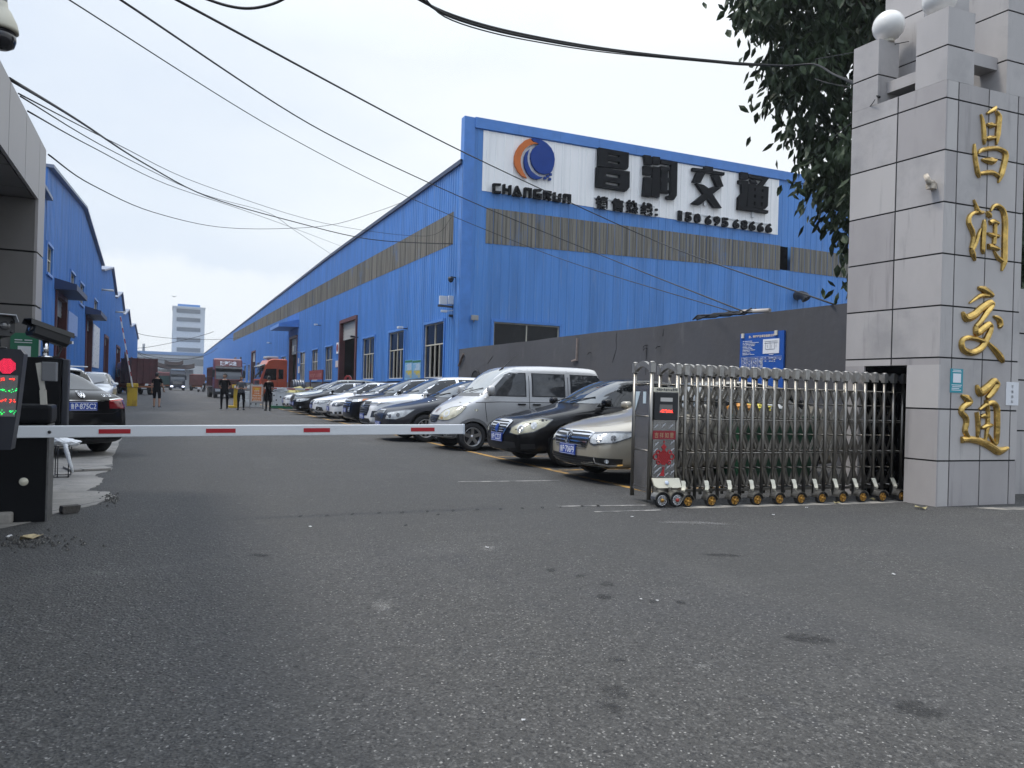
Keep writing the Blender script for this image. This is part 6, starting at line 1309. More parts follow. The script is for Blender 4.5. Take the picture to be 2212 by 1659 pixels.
qa, qb_ = at_z(*c7b(1045, 515)), at_z(*c7b(1635, 490)); mb = MB(); mb.box(0, (qb_ - qa).length, 0, .55, .005, .03); o = mb.build('cover_plate', CONC); o.location = (qa.x, qa.y, .006); o.rotation_euler = (0, 0, atan2(qb_.y - qa.y, qb_.x - qa.x)); tag(o, 'thin concrete cover plate lying on the left apron', 'plate')

q = at_z(24, 1134); mb = MB(); mb.box(-.5, 0, 0, .18, 0, .10, bev=.02); o = mb.build('kerb_block', CONC); o.location = (q.x, q.y, 0); tag(o, 'pale concrete block on the ground against the barrier machine, at left frame edge', 'block')
# far barriers
YELP = layered('chipped yellow paint', (.50, .33, .03), [((.25, .14, .03), 4, (1, 1, .6), .5, .66, .7, 'n'), ((.08, .05, .03), 9, (1, 1, .6), .64, .72, .8, 'n')], .55)
q = at_z(285, 877); fbx = thing('barrier_post', 'yellow barrier post with its red and white arm raised, left of the man in shorts', 'barrier', (q.x, q.y, 0))
mb = MB(); mb.box(-.24, .24, -.18, .18, 0, .98, bev=.02); mb.box(-.27, .27, -.21, .21, .985, 1.20, bev=.03); mb.box(-.17, .17, -.19, -.182, .1, .9); mb.build('cabinet', YELP, fbx)
tp = at_y(260, 683, q.y - .25); bs = Vector((q.x + .02, q.y - .25, 1.15)); d_ = (tp - bs); mb = MB(); mb.bar((bs.x - q.x, -.25, 1.0), (tp.x - q.x, -.25, tp.z), .06, .14, (0, 1, 0)); mb.build('arm', mat('white arm paint', (.62, .62, .6), .5, var=.1), fbx)
mb = MB()
for k in range(6):
    a, b = bs.lerp(tp, .12 + k * .16), bs.lerp(tp, .185 + k * .16); o_ = Vector((-q.x, -q.y, 0)); mb.bar(a + o_ - Vector((0, .05, 0)), b + o_ - Vector((0, .05, 0)), .05, .08, (0, 1, 0))
mb.build('red_stripe', mat('faded red stripe', (.33, .03, .03), .6), fbx)
c5b = crop(840, 1400, 5.53)
q = at_z(*c5b(560, 1280)); fb3 = thing('barrier_post', 'yellow barrier post with arm lowered to the right, behind the man in the grey shirt', 'barrier', (q.x, q.y, 0))
mb = MB(); mb.box(-.10, .10, -.12, .12, .12, 1.08, bev=.015); mb.box(-.36, .16, -.25, .25, 0, .12, bev=.02); mb.box(-.2, .16, -.16, .16, 1.085, 1.28, bev=.03); mb.build('cabinet', YELP, fb3)
mb = MB(); mb.bar((-.1, -.2, 1.17), (5.6, -.2, 1.10), .05, .12); mb.build('arm', mat('white arm paint', (.62, .62, .6), .5), fb3)
mb = MB()
for k in range(5): mb.bar((.7 + k * 1.0, -.23, 1.155 - k * .012), (1.15 + k * 1.0, -.23, 1.149 - k * .012), .02, .07)
mb.build('red_stripe', mat('faded red stripe', (.33, .03, .03), .6), fb3)
# placard on its frame
pa, pb = at_z(*c5b(880, 1295)), at_z(*c5b(1185, 1300)); pl_ = thing('placard_stand', 'orange warning placard with yellow and white lettering on thin steel stand', 'sign', (pa.x, pa.y, 0))
w = at_y(*c5b(1175, 1000), pa.y).x - pa.x; zt2 = at_y(*c5b(900, 765), pa.y).z; zb2 = at_y(*c5b(900, 1150), pa.y).z
mb = MB()
for x in (0, w): mb.bar((x, 0, 0), (x, 0, zt2), .04, .04); mb.bar((x, -.25, .03), (x, .3, .03), .04, .03)
for z in (.05, zb2 - .04, zt2): mb.bar((0, 0, z), (w, 0, z), .03, .04)
mb.build('stand', mat('grey steel stand', (.25, .25, .25), .5, .5), pl_)
mb = MB(); mb.box(.03, w - .03, -.045, -.021, zb2, zt2 - .03); mb.build('panel', mat('pale panel border', (.5, .42, .38), .6), pl_)
mb = MB(); mb.box(.10, w - .10, -.050, -.0455, zb2 + .07, zt2 - .10); mb.build('print_area', layered('orange print', (.62, .20, .05), [((.5, .07, .03), .6, (1, 1, 1), .5, .7, .6, 'n')], .5), pl_)
mb = MB(); H_ = zt2 - zb2; put_text(mb, '厂区限速', lambda u, v, d: Vector((.16 + u * (w - .32), -.052, zt2 - .17 - .24 * H_ * .6 + v * .15 * H_)), 0, 1, 0, 1, bold=.03); mb.build('lettering', mat('yellow print', (.75, .55, .03), .5), pl_)
mb = MB()
for k, (tx, a, b) in enumerate((('机动车', .3, .7), ('三轮车', .3, .7), ('摩托车慢行', .18, .82), ('禁止闲人进入', .16, .84), ('谢谢合作', .24, .76))): put_text(mb, tx, lambda u, v, d: Vector((w * (a + (b - a) * u), -.052, zb2 + H_ * (.66 - .135 * k) + v * .09 * H_ - .06)), 0, 1, 0, 1, bold=.03)
mb.build('lettering', mat('pale print', (.72, .62, .5), .5), pl_)
# stacked white steel brackets and what lies on them
WST = layered('dirty white steel', (.55, .56, .55), [((.34, .34, .32), 3, (1, 1, 1), .52, .68, .6, 'n')], .5)
def plate_holes(mb, x0, x1, z0, z1, y, holes, th=.03):
    mb.prism([(x0, z0), (x1, z0), (x1, z1), (x0, z1)], lambda a, b, d: Vector((a, y + d, b)), 0, th, [ell(cx, cz, rr, rr, 12)[::-1] for cx, cz, rr in holes])
SB = 'white steel brackets stacked by the placard'
def bracket(lab, x, y, z, w, h, dep, holes, rz=0):
    o = thing('steel_bracket', lab, 'bracket', (x, y, z), rz, SB); mb = MB(); plate_holes(mb, 0, w, 0, h, 0, holes); mb.box(0, w, .031, dep, 0, .03); mb.box(0, w, .031, dep, h - .03, h); mb.build('plate', WST, o)
    mb = MB(); mb.box(.02, w - .02, .10, .12, .031, h - .031); mb.build('dark_core', BLACK, o); return o
sq = at_z(*c5b(680, 1275)); sy = sq.y + .6
for k, lab in enumerate(('lowest white steel bracket of the stack left of the placard', 'second white steel bracket up in the stack left of the placard', 'third white steel bracket up in the stack left of the placard', 'topmost white steel bracket of the stack left of the placard')):
    bracket(lab, sq.x - .05 + .06 * (k % 2), sy, .04 + k * .23, .85, .20, .6, [(.25, .10, .04)] if k < 2 else [(.3, .10, .03)])
bracket('white steel bracket with two round holes under the placard', sq.x + .30, sy - .25, .06, .75, .30, .6, [(.27, .15, .045), (.54, .15, .045)])
sp = at_z(*c5b(1395, 1300)); sw_ = thing('perforated_panel', 'large perforated white steel panel on green base left of the white end car', 'steel panel', (sp.x, sp.y + .3, 0))
mb = MB(); plate_holes(mb, 0, 2.1, .16, .92, 0, [(.07, .74, .045), (.43, .66, .05), (.20, .48, .045), (.24, .22, .05), (.07, .42, .025), (.75, .40, .05), (1.2, .7, .05)]); mb.box(0, 2.1, .031, .9, .89, .92); mb.build('panel', WST, sw_)
mb = MB(); mb.box(.02, 2.08, .25, .28, .05, .88); mb.build('dark_core', BLACK, sw_); mb = MB(); mb.box(-.05, 2.6, -.08, .9, .02, .157); mb.build('base', mat('green steel', (.01, .12, .05), .5), sw_)
for lab, x, y, sc in (('tilted white corner plate on top of the stack, left of the placard top', c5b(895, 760), sy + .2, 1), ('tilted white corner plate rising behind the placard top', c5b(1105, 745), sy + .4, 1)):
    p = at_y(*x, y); o = thing('corner_plate', lab, 'plate', (p.x, y, 1.10)); mb = MB(); mb.prism([(-.22, 0), (.2, 0), (.24, .14), (.06, .28), (-.16, .12)], lambda a, b, d: Vector((a, d, b)), 0, .05, [ell(.05, .17, .025, .025, 10)[::-1]]); mb.build('plate', WST, o); o.rotation_euler = (0, .12, 0)
def lump(name, lab, cat, loc, size, m, seed, group=None, folds=7.0, amp=.22):
    bm = bmesh.new(); bmesh.ops.create_icosphere(bm, subdivisions=3, radius=1); r = random.Random(seed); ph = [r.uniform(0, 6) for _ in range(6)]
    for v in bm.verts:
        c = v.co.copy(); k = 1 + amp * sin(c.x * folds + ph[0]) * cos(c.y * folds * .8 + ph[1]) + amp * .6 * sin(c.z * folds * 1.7 + ph[2] + c.x * 4) + r.uniform(-.05, .05)
        v.co = Vector((c.x * size[0] * k, c.y * size[1] * k, max(c.z * size[2] * k, -size[2] * .75)))
    mb = MB(); mb.bm(bm, smooth=False); o = mb.build(name, m); o.location = Vector(loc) + Vector((0, 0, size[2] * .75)); o.rotation_euler = (0, 0, r.uniform(0, 3)); return tag(o, lab, cat, group)
SACK = layered('yellow woven sack', (.42, .38, .17), [((.26, .23, .10), 5, (1, 1, 1), .45, .62, .7, 'n'), ((.55, .50, .28), 9, (1, 1, 1), .6, .7, .5, 'n')], .85)
for k, (x, y, sz) in enumerate(((1800, 44.4, (.75, .6, .42)), (1990, 44.6, (.8, .6, .5)), (2120, 44.8, (.8, .6, .55)), (1920, 45.3, (.8, .6, .5)), (2200, 45.2, (.7, .6, .62)))):
    p = at_y(*c5b(x, 900), y); lump('sack', 'slumped yellow woven sack in the pile between steel panel and wall', 'sack', (p.x, y, .55 + .12 * (k % 2)), (sz[0] * .7, sz[1] * .8, sz[2] * .62), SACK, k + 3, 'yellow sacks in the pile')
mb = MB(); p = at_y(*c5b(1700, 900), 45.2); mb.box(0, 4.2, -.9, .9, .5, .62, bev=.02)
for x in (.15, 2.05, 3.9): mb.box(x, x + .15, -.85, .85, 0, .5)
o = mb.build('steel_platform', mat('grey steel platform', (.2, .2, .2), .6)); o.location = (p.x - .6, 45.2, 0); tag(o, 'low grey steel platform under the yellow sacks', 'platform')
p = at_y(*c5b(1560, 860), sp.y + .7); lump('plastic_sheet', 'crumpled white plastic sheet on top of the perforated steel panel', 'plastic', (p.x, sp.y + .75, .92), (.5, .3, .14), mat('white plastic film', (.62, .64, .66), .35), 31, amp=.3)

# ================================================================== PEOPLE
SKINM = mat('skin', (.36, .20, .13), .55, var=.08, vscale=9); HAIR = mat('black hair', (.012, .011, .011), .7); CLB = mat('black cloth', (.004, .004, .005), .95, var=.3, vscale=6, spec=.1); CLG = mat('grey cloth', (.055, .06, .07), .9, var=.15, vscale=6); TROU = mat('black trousers', (.005, .005, .007), .95, var=.3, vscale=6, spec=.1)
SHOE = mat('dark shoe', (.02, .02, .022), .6); SOLE = mat('white sole', (.5, .5, .48), .7)
def limb(pts, rads, sub=2):
    bm = bmesh.new(); lay_ = bm.verts.layers.skin.verify(); vv = [bm.verts.new(p) for p in pts]
    for i, j in rads['e']: bm.edges.new((vv[i], vv[j]))
    for v, r_ in zip(vv, rads['r']): v[lay_].radius = r_ if isinstance(r_, tuple) else (r_, r_); v[lay_].use_root = False
    vv[0][lay_].use_root = True; me = bpy.data.meshes.new('limb'); bm.to_mesh(me); bm.free(); o = bpy.data.objects.new('limb', me)
    o.modifiers.new('k', 'SKIN').use_smooth_shade = True; s = o.modifiers.new('s', 'SUBSURF'); s.levels = sub; m = bake(o); bpy.data.objects.remove(o)
    m.polygons.foreach_set('use_smooth', [True] * len(m.polygons)); return m
def person(label, loc, rz, arms, legs, shirt, shorts=False, h=1.75, look=0.0, group='men standing in the street', cap=False):
    """faces +x before rz; arms/legs: joints left then right, in metres at 1.75 m tall"""
    s = h / 1.75; t = thing('person', label, 'person', loc, rz, group); V = lambda x, y, z: Vector((x * s, y * s, z * s))
    pts = [V(0, 0, .93), V(0, 0, 1.08), V(.01, 0, 1.25), V(.0, 0, 1.40), V(.0, 0, 1.47), V(.015, 0, 1.53)]; e = [(0, 1), (1, 2), (2, 3), (3, 4), (4, 5)]
    r = [(.125 * s, .165 * s), (.115 * s, .15 * s), (.125 * s, .175 * s), (.10 * s, .15 * s), (.055 * s, .055 * s), (.05 * s, .05 * s)]; sh = 3
    def chain(root, ps, rs):
        prev = root
        for p, q in zip(ps, rs): pts.append(V(*p)); r.append((q * s, q * s)); e.append((prev, len(pts) - 1)); prev = len(pts) - 1
        return prev
    for a in arms: chain(3, a, (.06, .047, .042, .033, .026))
    for l in legs: chain(0, l, (.095, .085, .062, .055, .042, .045))
    body = limb(pts, dict(e=e, r=r)); 
    hem = .47 * s if shorts else .06 * s; slv = shirt[1]
    def sleeve(c): return any(((c - V(*a[0])).dot((V(*a[1]) - V(*a[0])).normalized()) > slv * s and min((c - V(*q)).length for q in a[1:]) < .16 * s and (c - V(0, 0, 1.1)).xy.length > .13 * s) for a in arms)
    body.materials.clear()
    for m in (SKINM, shirt[0], TROU): body.materials.append(m)
    for p in body.polygons:
        c = p.center; near_arm = min(min((c - (V(*a[i]).lerp(V(*a[i + 1]), k / 4))).length for i in range(1, len(a) - 1) for k in range(5)) for a in arms) < .075 * s and sleeve(c)
        p.material_index = 0 if (c.z > 1.45 * s or near_arm) else (1 if c.z > .90 * s else (2 if c.z > hem else 0))
    link('body', body, None, t)
    # hands: palm, four fingers and thumb
    for a in arms:
        w, k = V(*a[-1]), V(*a[-2]); d = (w - k).normalized(); side = d.cross(Vector((1, .2, 0))).normalized(); 
        hp = [w, w + d * .05 * s]; he = [(0, 1)]; hr = [(.026 * s, .03 * s), (.022 * s, .04 * s)]
        for i, (o_, ln) in enumerate(((-.028, .055), (-.010, .065), (.010, .062), (.027, .048))):
            b = w + d * .085 * s + side * o_ * s; hp += [b, b + d * ln * .6 * s + Vector((.01, 0, 0)) * s, b + d * ln * s + Vector((.025, 0, 0)) * s]; n0 = len(hp) - 3; he += [(1, n0), (n0, n0 + 1), (n0 + 1, n0 + 2)]; hr += [(.010 * s, .010 * s), (.009 * s, .009 * s), (.007 * s, .007 * s)]
        b = w + d * .03 * s - side * .03 * s; hp += [b, b + (d * .035 - side * .025) * s, b + (d * .06 - side * .03) * s]; n0 = len(hp) - 3; he += [(1, n0), (n0, n0 + 1), (n0 + 1, n0 + 2)]; hr += [(.012 * s,) * 2, (.010 * s,) * 2, (.008 * s,) * 2]
        link('hand', limb(hp, dict(e=he, r=hr), 1), SKINM, t)
    # head with face, ears and hair
    bm = bmesh.new(); bmesh.ops.create_uvsphere(bm, u_segments=20, v_segments=14, radius=1)
    for v in bm.verts:
        c = v.co; f = max(0, c.x)
        x, y, z = c.x * .098, c.y * .076, c.z * .118
        if c.z < -.2: x *= 1 - .18 * (-c.z); y *= 1 + .22 * (c.z + .2); x += .018 * f
        if abs(c.y) < .25 and -.25 < c.z < .12 and c.x > .8: x += .02 * (1 - abs(c.y) / .25)
        if .02 < c.z < .28 and .2 < abs(c.y) < .6 and c.x > .5: x -= .008
        v.co = Vector((x, y, z))
    mb = MB(); H0 = V(.025, 0, 1.635); R = Matrix.Rotation(look, 4, 'Z'); mb.bm(bm, Matrix.Translation(H0) @ R @ Matrix.Scale(s, 4), smooth=True)
    for sy in (1, -1):
        mb.lathe([(0, 0), (.016 * s, .004 * s), (.028 * s, .012 * s), (0, .016 * s)], 10, Matrix.Translation(H0) @ R @ T(-.005 * s, sy * .073 * s, 0, -sy * pi / 2))
    hd = mb.build('head', SKINM, t)
    mb = MB()
    for sy in (1, -1): mb.lathe([(0, 0), (.010 * s, .0), (0, .006 * s)], 8, Matrix.Translation(H0) @ R @ T(.086 * s, sy * .032 * s, .012 * s, 0, pi / 2)); mb.box(.082 * s, .092 * s, sy * .032 * s - .018 * s, sy * .032 * s + .018 * s, .036 * s, .044 * s, Matrix.Translation(H0) @ R)
    mb.build('eye', HAIR, hd); mb = MB(); mb.box(.085 * s, .099 * s, -.022 * s, .022 * s, -.062 * s, -.054 * s, Matrix.Translation(H0) @ R); mb.build('mouth', mat('lips', (.22, .08, .06), .6), hd)
    bm = bmesh.new(); bmesh.ops.create_uvsphere(bm, u_segments=20, v_segments=14, radius=1); rr = random.Random(3)
    bmesh.ops.delete(bm, geom=[v for v in bm.verts if v.co.z < (.30 if v.co.x > .35 else (.02 if v.co.x > -.05 else -.55))], context='VERTS')
    for v in bm.verts: k = rr.uniform(1.03, 1.10); v.co = Vector((v.co.x * .112 * k - .004, v.co.y * .088 * k, v.co.z * .130 * k))
    mb = MB(); mb.bm(bm, Matrix.Translation(H0) @ R @ Matrix.Scale(s, 4), smooth=True); mb.build('hair', HAIR, t)
    for l in legs:
        f = V(*l[-1]); mb = MB(); M = Matrix.Translation(Vector((f.x, f.y, 0))) @ Matrix.Rotation(.25 if f.y > 0 else -.25, 4, 'Z')
        bm = bmesh.new(); bmesh.ops.create_uvsphere(bm, u_segments=14, v_segments=8, radius=1)
        for v in bm.verts: v.co = Vector((v.co.x * .145 * s + .055 * s, v.co.y * .05 * s, max(.018 * s, .04 * s + v.co.z * .055 * s)))
        mb.bm(bm, M, smooth=True); so = mb.build('shoe', SHOE, t); mb = MB(); mb.prism([(.055 * s + .148 * s * cos(2 * pi * k / 14), .052 * s * sin(2 * pi * k / 14)) for k in range(14)], lambda a, b, d: M @ Vector((a, b, d)), 0, .022 * s); mb.build('sole', SOLE if shirt[2] else SHOE, so)
    return t
leg = lambda y, xk=0.0, xf=0.0: [(0, y * .85, .86), (xk * .5 + .01, y * .95, .62), (xk, y, .47), (xk * .6 + xf * .4, y, .30), (xf, y, .09), (xf + .01, y, .05)]
down = lambda y, b=.02: [(0, y * .185, 1.38), (-.02, y * .215, 1.22), (-.025, y * .24, 1.09), (.03, y * .25, .96), (.08, y * .245, .84)]
back = lambda y: [(0, y * .185, 1.38), (-.05, y * .23, 1.22), (-.09, y * .235, 1.10), (-.13, y * .14, 1.02), (-.14, y * .05, .97)]
phone = lambda y: [(0, y * .185, 1.38), (.02, y * .23, 1.22), (.04, y * .235, 1.10), (.17, y * .14, 1.10), (.25, y * .05, 1.12)]
C_ = lambda u, v: at_z(u, v)
q = C_(338, 881); person('man in black tshirt and black shorts seen from behind in the middle of the street', (q.x, q.y, 0), radians(80), [down(1), [(0, -.185, 1.38), (.0, -.22, 1.22), (.02, -.245, 1.09), (.10, -.27, .98), (.17, -.28, .89)]], [leg(.12, .05, .0), leg(-.12, .02, -.05)], (CLB, .17, True), shorts=True, h=1.78, look=-.5)
q = C_(484, 885); person('man all in black with cap of short hair, hands behind his back, facing the gate', (q.x, q.y, 0), radians(-100), [back(1), back(-1)], [leg(.13), leg(-.13)], (CLB, .2, True), h=1.82, look=-.7)
q = C_(520, 885.5); person('man in grey tshirt and black trousers looking at phone in his hands', (q.x, q.y, 0), radians(-95), [phone(1), phone(-1)], [leg(.13, .02), leg(-.13)], (CLG, .18, False), h=1.72, look=0)
q = C_(579, 887.5); person('man in black seen from behind, right of the orange placard', (q.x, q.y, 0), radians(95), [down(1), [(0, -.185, 1.38), (.02, -.22, 1.22), (.04, -.23, 1.09), (.16, -.2, 1.04), (.26, -.17, 1.05)]], [leg(.09, .03, .03), leg(-.09)], (CLB, .2, False), h=1.76, look=.1)
mb = MB(); mb.box(.255, .275, -.075, .075, 1.10, 1.14); 
q = C_(520, 885.5); o = mb.build('phone', BLACK); o.location = (q.x, q.y, 0); o.rotation_euler = (0, 0, radians(-95)); tag(o, 'dark phone held in both hands by the man in the grey tshirt', 'phone')

# ================================================================== TRUCKS
TRED = mat('dark red truck paint', (.13, .012, .014), .4, var=.2, vscale=2, coat=.5); TORG = mat('orange red truck paint', (.40, .065, .022), .4, var=.1, vscale=2, coat=.5); TNAVY = mat('dark navy truck paint', (.016, .022, .04), .35, coat=.5); TDK = mat('truck chassis', (.015, .015, .016), .7); TMAR = mat('maroon cargo body', (.075, .016, .017), .65, var=.3, vscale=1.5); TBRN = mat('red brown cargo body', (.15, .035, .028), .65, var=.25, vscale=1.5)
def truck(label, loc, rz, cabm, cargo=None, cargom=None, h=3.6, roofm=None, wl=6.5, lights=False, sign=None, bare=False, group='trucks standing in the yard', slat=CHROME, sleeper=True):
    """front at x = 0, body behind (negative x), y left"""
    t = thing('truck', label, 'truck', loc, rz, group); W = 1.24; k = h / 3.6; top = h
    prof = [(0.02, .62), (.0, 1.0), (.0, 1.75), (-.10, 2.1), (-.34, 2.78), (-.40, 2.95), (-.62, h - .12), (-.95, h), (-2.0, h), (-2.1, h - .1), (-2.12, 1.15), (-2.0, .95), (-1.55, .95), (-1.45, .62)]
    mb = MB(); n = len(prof); ws = [(-1, 0), (-.93, 1)]
    rings = []
    for y, ins in ((-W, .06), (-W + .08, 0), (W - .08, 0), (W, .06)):
        cx, cz = -1.0, 2.0; rings.append([Vector((x + (cx - x) * ins * .8, y, z + (cz - z) * ins * .8)) for x, z in prof])
    vs = [p for r_ in rings for p in r_]; fs = [(i * n + j, i * n + (j + 1) % n, (i + 1) * n + (j + 1) % n, (i + 1) * n + j) for i in range(3) for j in range(n)] + [tuple(range(n))[::-1], tuple(3 * n + j for j in range(n))]
    mb.add(vs, fs); mb.build('cab', cabm, t)
    mb = MB(); wsq = [(-.035, 1.80), (-.105, 2.10), (-.345, 2.74)]
    for (x0, z0), (x1, z1) in zip(wsq, wsq[1:]): mb.add([(x0 + .022, -W + .12, z0), (x0 + .022, W - .12, z0), (x1 + .022, W - .12, z1), (x1 + .022, -W + .12, z1)], [(0, 1, 2, 3)])
    mb.build('windscreen', WIND, t)
    mb = MB(); mb.box(-.05, .018, -W + .35, W - .35, 1.02, 1.70); gr = mb.build('grille', GRILL, t)
    mb = MB()
    for z in (1.12, 1.26, 1.40, 1.54): mb.prism([(-.8, z + .08), (0, z), (.8, z + .08), (.8, z + .11), (0, z + .035), (-.8, z + .11)], lambda a, b, d: Vector((.02 + d, a, b)), 0, .02)
    mb.build('grille_slat', slat, gr)
    mb = MB(); mb.box(-.3, .06, -W - .01, W + .01, .36, .92, bev=.05); mb.build('bumper', TDK if not lights else TNAVY, t)
    mb = MB(); mb.box(.061, .068, -.24, .24, .42, .54); mb.build('licence_plate', mat('pale plate', (.5, .5, .48), .5), t)
    mb = MB(); mb.box(-.8, .30, -W - .0, W, h - .70, h - .64); 
    mb2 = MB(); mb2.prism([(-.36, 2.90), (.06, 2.72), (.06, 2.80), (-.36, 3.0)], lambda a, b, d: Vector((a, d, b)), -W + .05, W - .05); mb2.build('sun_visor', mat('smoked visor', (.02, .022, .025), .25), t)
    for sy in (1, -1):
        mb = MB(); mb.add([Vector((x, sy * (W + .006), z)) for x, z in ((-.22, 1.85), (-.42, 2.62), (-1.25, 2.66), (-1.25, 1.75), (-.75, 1.75))], [(0, 1, 2, 3, 4)])
        if sleeper: mb.add([Vector((x, sy * (W + .006), z)) for x, z in ((-1.40, 2.62), (-1.80, 2.62), (-1.80, 1.85), (-1.40, 1.85))], [(0, 1, 2, 3)])
        mb.build('side_window', GLASS, t)
        mb = MB()
        for q_ in line2([(-.18, 1.72), (-.30, 1.1), (-.32, .95)], .02) + line2([(-1.32, 2.7), (-1.32, 1.0)], .02): mb.add([Vector((x, sy * (W + .004), z)) for x, z in q_], [(0, 1, 2, 3)])
        mb.add([Vector((x, sy * (W + .005), z)) for x, z in ((-1.0, 1.28), (-.84, 1.28), (-.84, 1.44), (-1.0, 1.44))], [(0, 1, 2, 3)]); mb.build('panel_gap', SEAM, t)
        mb = MB(); mb.box(-.02, .10, sy * (W + .10) - .12, sy * (W + .10) + .12, 1.95, 2.65, bev=.03); mb.bar((-.2, sy * W, 2.7), (.04, sy * (W + .1), 2.68), .04, .04); mb.build('mirror', BLACK, t)
        mb = MB(); mb.box(.03, .078, min(sy * .72, sy * 1.16), max(sy * .72, sy * 1.16), .62, .86, bev=.015); mb.build('headlight', mat('lit truck lamp', (.8, .82, 1.0), .3, emit=1.6) if lights else LAMP, t)
        mb = MB(); n2 = 12; mb.add([Vector((-1.0 + .66 * cos(pi * i / n2), sy * (W + .012), .52 + .66 * sin(pi * i / n2))) for i in range(n2 + 1)], [tuple(range(n2 + 1))]); mb.build('wheel_arch', BLACK, t)
    if sign:
        mb = MB(); d0 = Vector((-.62, 0, h - .12)) - Vector((-.40, 0, 2.95)); nrm = Vector((d0.z, 0, -d0.x)).normalized(); nrm = nrm if nrm.x > 0 else -nrm
        put_text(mb, sign, lambda u, v, dd: Vector((-.40, 0, 2.95)) + d0 * (.18 + .62 * v) + Vector((0, -.72 + 1.44 * u, 0)) + nrm * .02, 0, 1, 0, 1, bold=.04); mb.build('lettering', WT, t)
    mb = MB(); mb.lathe([(.30, -.14), (.44, -.17), (.52, -.13), (.52, .13), (.44, .17), (.30, .14), (.20, .10), (0, .06)], 24, Matrix.Rotation(pi / 2, 4, 'X')); first = None
    axs = [-1.0, -wl + 1.6, -wl + .3] if not bare else [-1.0, -4.2, -5.5]
    for ax_ in axs:
        for sy in (1, -1):
            if first is None: o = mb.build('wheel', RUBBER, t); first = o; m2 = MB(); m2.lathe([(0, .10), (.10, .14), (.28, .11), (.30, .15), (.28, .05), (0, .04)], 18, Matrix.Rotation(pi / 2, 4, 'X')); m2.build('rim', mat('dull rim', (.2, .2, .2), .5, .5), o)
            else: o = copy_tree(first, t)
            o.location = (ax_, sy * 1.04, .52); o.rotation_euler = (0, 0, pi if sy > 0 else 0)
    mb = MB(); mb.box(-wl, -1.6, -.42, .42, .62, .95); mb.box(-wl + .2, -2.3, -1.1, -.45, .5, .9); mb.build('chassis', TDK, t)
    if cargo:
        x0, x1, z0, z1 = cargo; mb = MB(); mb.box(x0, x1, -W, W, z0, z1, bev=.02); cg = mb.build('cargo_body', cargom, t); mb = MB(); nn = int((x1 - x0) / .75)
        for sy in (1, -1):
            for i in range(nn + 1): x = x0 + (x1 - x0 - .1) * i / nn; mb.box(x, x + .1, min(sy * (W + .002), sy * (W + .07)), max(sy * (W + .002), sy * (W + .07)), z0, z1 + .05)
            for z in (z0 + .02, (z0 + z1) / 2, z1 - .1): mb.box(x0, x1, min(sy * (W + .003), sy * (W + .05)), max(sy * (W + .003), sy * (W + .05)), z, z + .09)
        for y in (-W, -.6, 0, .6, W - .1): mb.box(x0 - .07, x0 - .002, y, y + .1, z0, z1 + .05)
        for z in (z0 + .02, (z0 + z1) / 2, z1 - .1): mb.box(x0 - .055, x0 - .003, -W, W, z, z + .09)
        mb.build('ribs', cargom, cg); mb = MB(); mb.box(x0 - .08, x0 - .01, -W, W, .75, .92); mb.build('tail_bar', mat('orange tail bar', (.30, .10, .03), .6), t)
        mb = MB(); mb.box(x0 - .095, x0 - .082, -.25, .25, .60, .73); mb.build('rear_plate', mat('pale plate', (.5, .5, .48), .5), t)
    if roofm: mb = MB(); mb.box(-2.0, -.55, -W + .1, W - .1, h + .003, h + .28, bev=.08); mb.build('roof_fairing', roofm, t)
    return t
q = at_d(490, 853, 80); truck('dark red dump truck facing the camera, white characters over its windscreen', (at_y(493, 850, 75).x, 75, 0), -pi / 2 + radians(2), TRED, (-7.6, -2.3, 1.1, 2.9), TMAR, h=3.75, sign='陕汽德龙', wl=7.6)
p0 = at_y(*c5b(1190, 780), 63.5); o = truck('orange red tractor unit in side view at the warehouse doors, without trailer', (p0.x - .55, 63.5, 0), pi + radians(6), TORG, None, None, h=3.45, bare=True, wl=5.9)
mb = MB(); mb.box(-1.5, -.6, -.75, .75, 3.46, 3.66, bev=.07); mb.build('air_conditioner', mat('pale roof unit', (.4, .41, .42), .5), o)
mb = MB()
for k, r_ in enumerate((.46, .50, .46, .50, .46)): mb.lathe([(r_, -.10), (r_ + .02, 0), (r_, .10)], 20, T(-2.75 - .2 * k, .55, 1.35, 0, pi / 2))
mb.build('intake_duct', mat('ribbed steel duct', (.25, .26, .27), .35, .7), o)
p0 = at_z(323, 847); truck('maroon high sided cargo truck turned towards the left sheds, tailboard to the street', (-3.75, 92.5, 0), radians(106), TORG, (-6.2, -2.3, 1.15, 3.75), TMAR, h=3.4, wl=6.2)
truck('dark navy truck with pale roof and lit headlights driving up the far street', (at_y(383, 838, 150).x + .0, 148, 0), -pi / 2, TNAVY, (-9, -2.4, 1.0, 3.4), TNAVY, h=3.6, roofm=mat('pale blue roof', (.35, .42, .5), .5), lights=True, wl=9)
truck('red brown dump truck seen from behind at the far end, beside the warehouse', (at_y(428, 838, 152).x + .3, 160, 0), pi / 2 + radians(-4), TBRN, (-7.6, -2.3, 1.05, 3.0), TBRN, h=3.2, wl=7.6)
truck('dark green truck with red cab seen from behind left of the lit navy truck', (at_y(354, 838, 160).x, 168, 0), pi / 2, TRED, (-7.6, -2.3, 1.0, 2.7), mat('dark green cargo body', (.02, .07, .06), .6, var=.2), h=3.5, wl=7.6)
truck('small looking red cab truck half hidden behind the maroon cargo truck', (at_y(334, 838, 175).x, 178, 0), -pi / 2, mat('light red truck paint', (.35, .06, .04), .5), (-8, -2.4, 1.0, 3.2), TDK, h=3.7, wl=8)
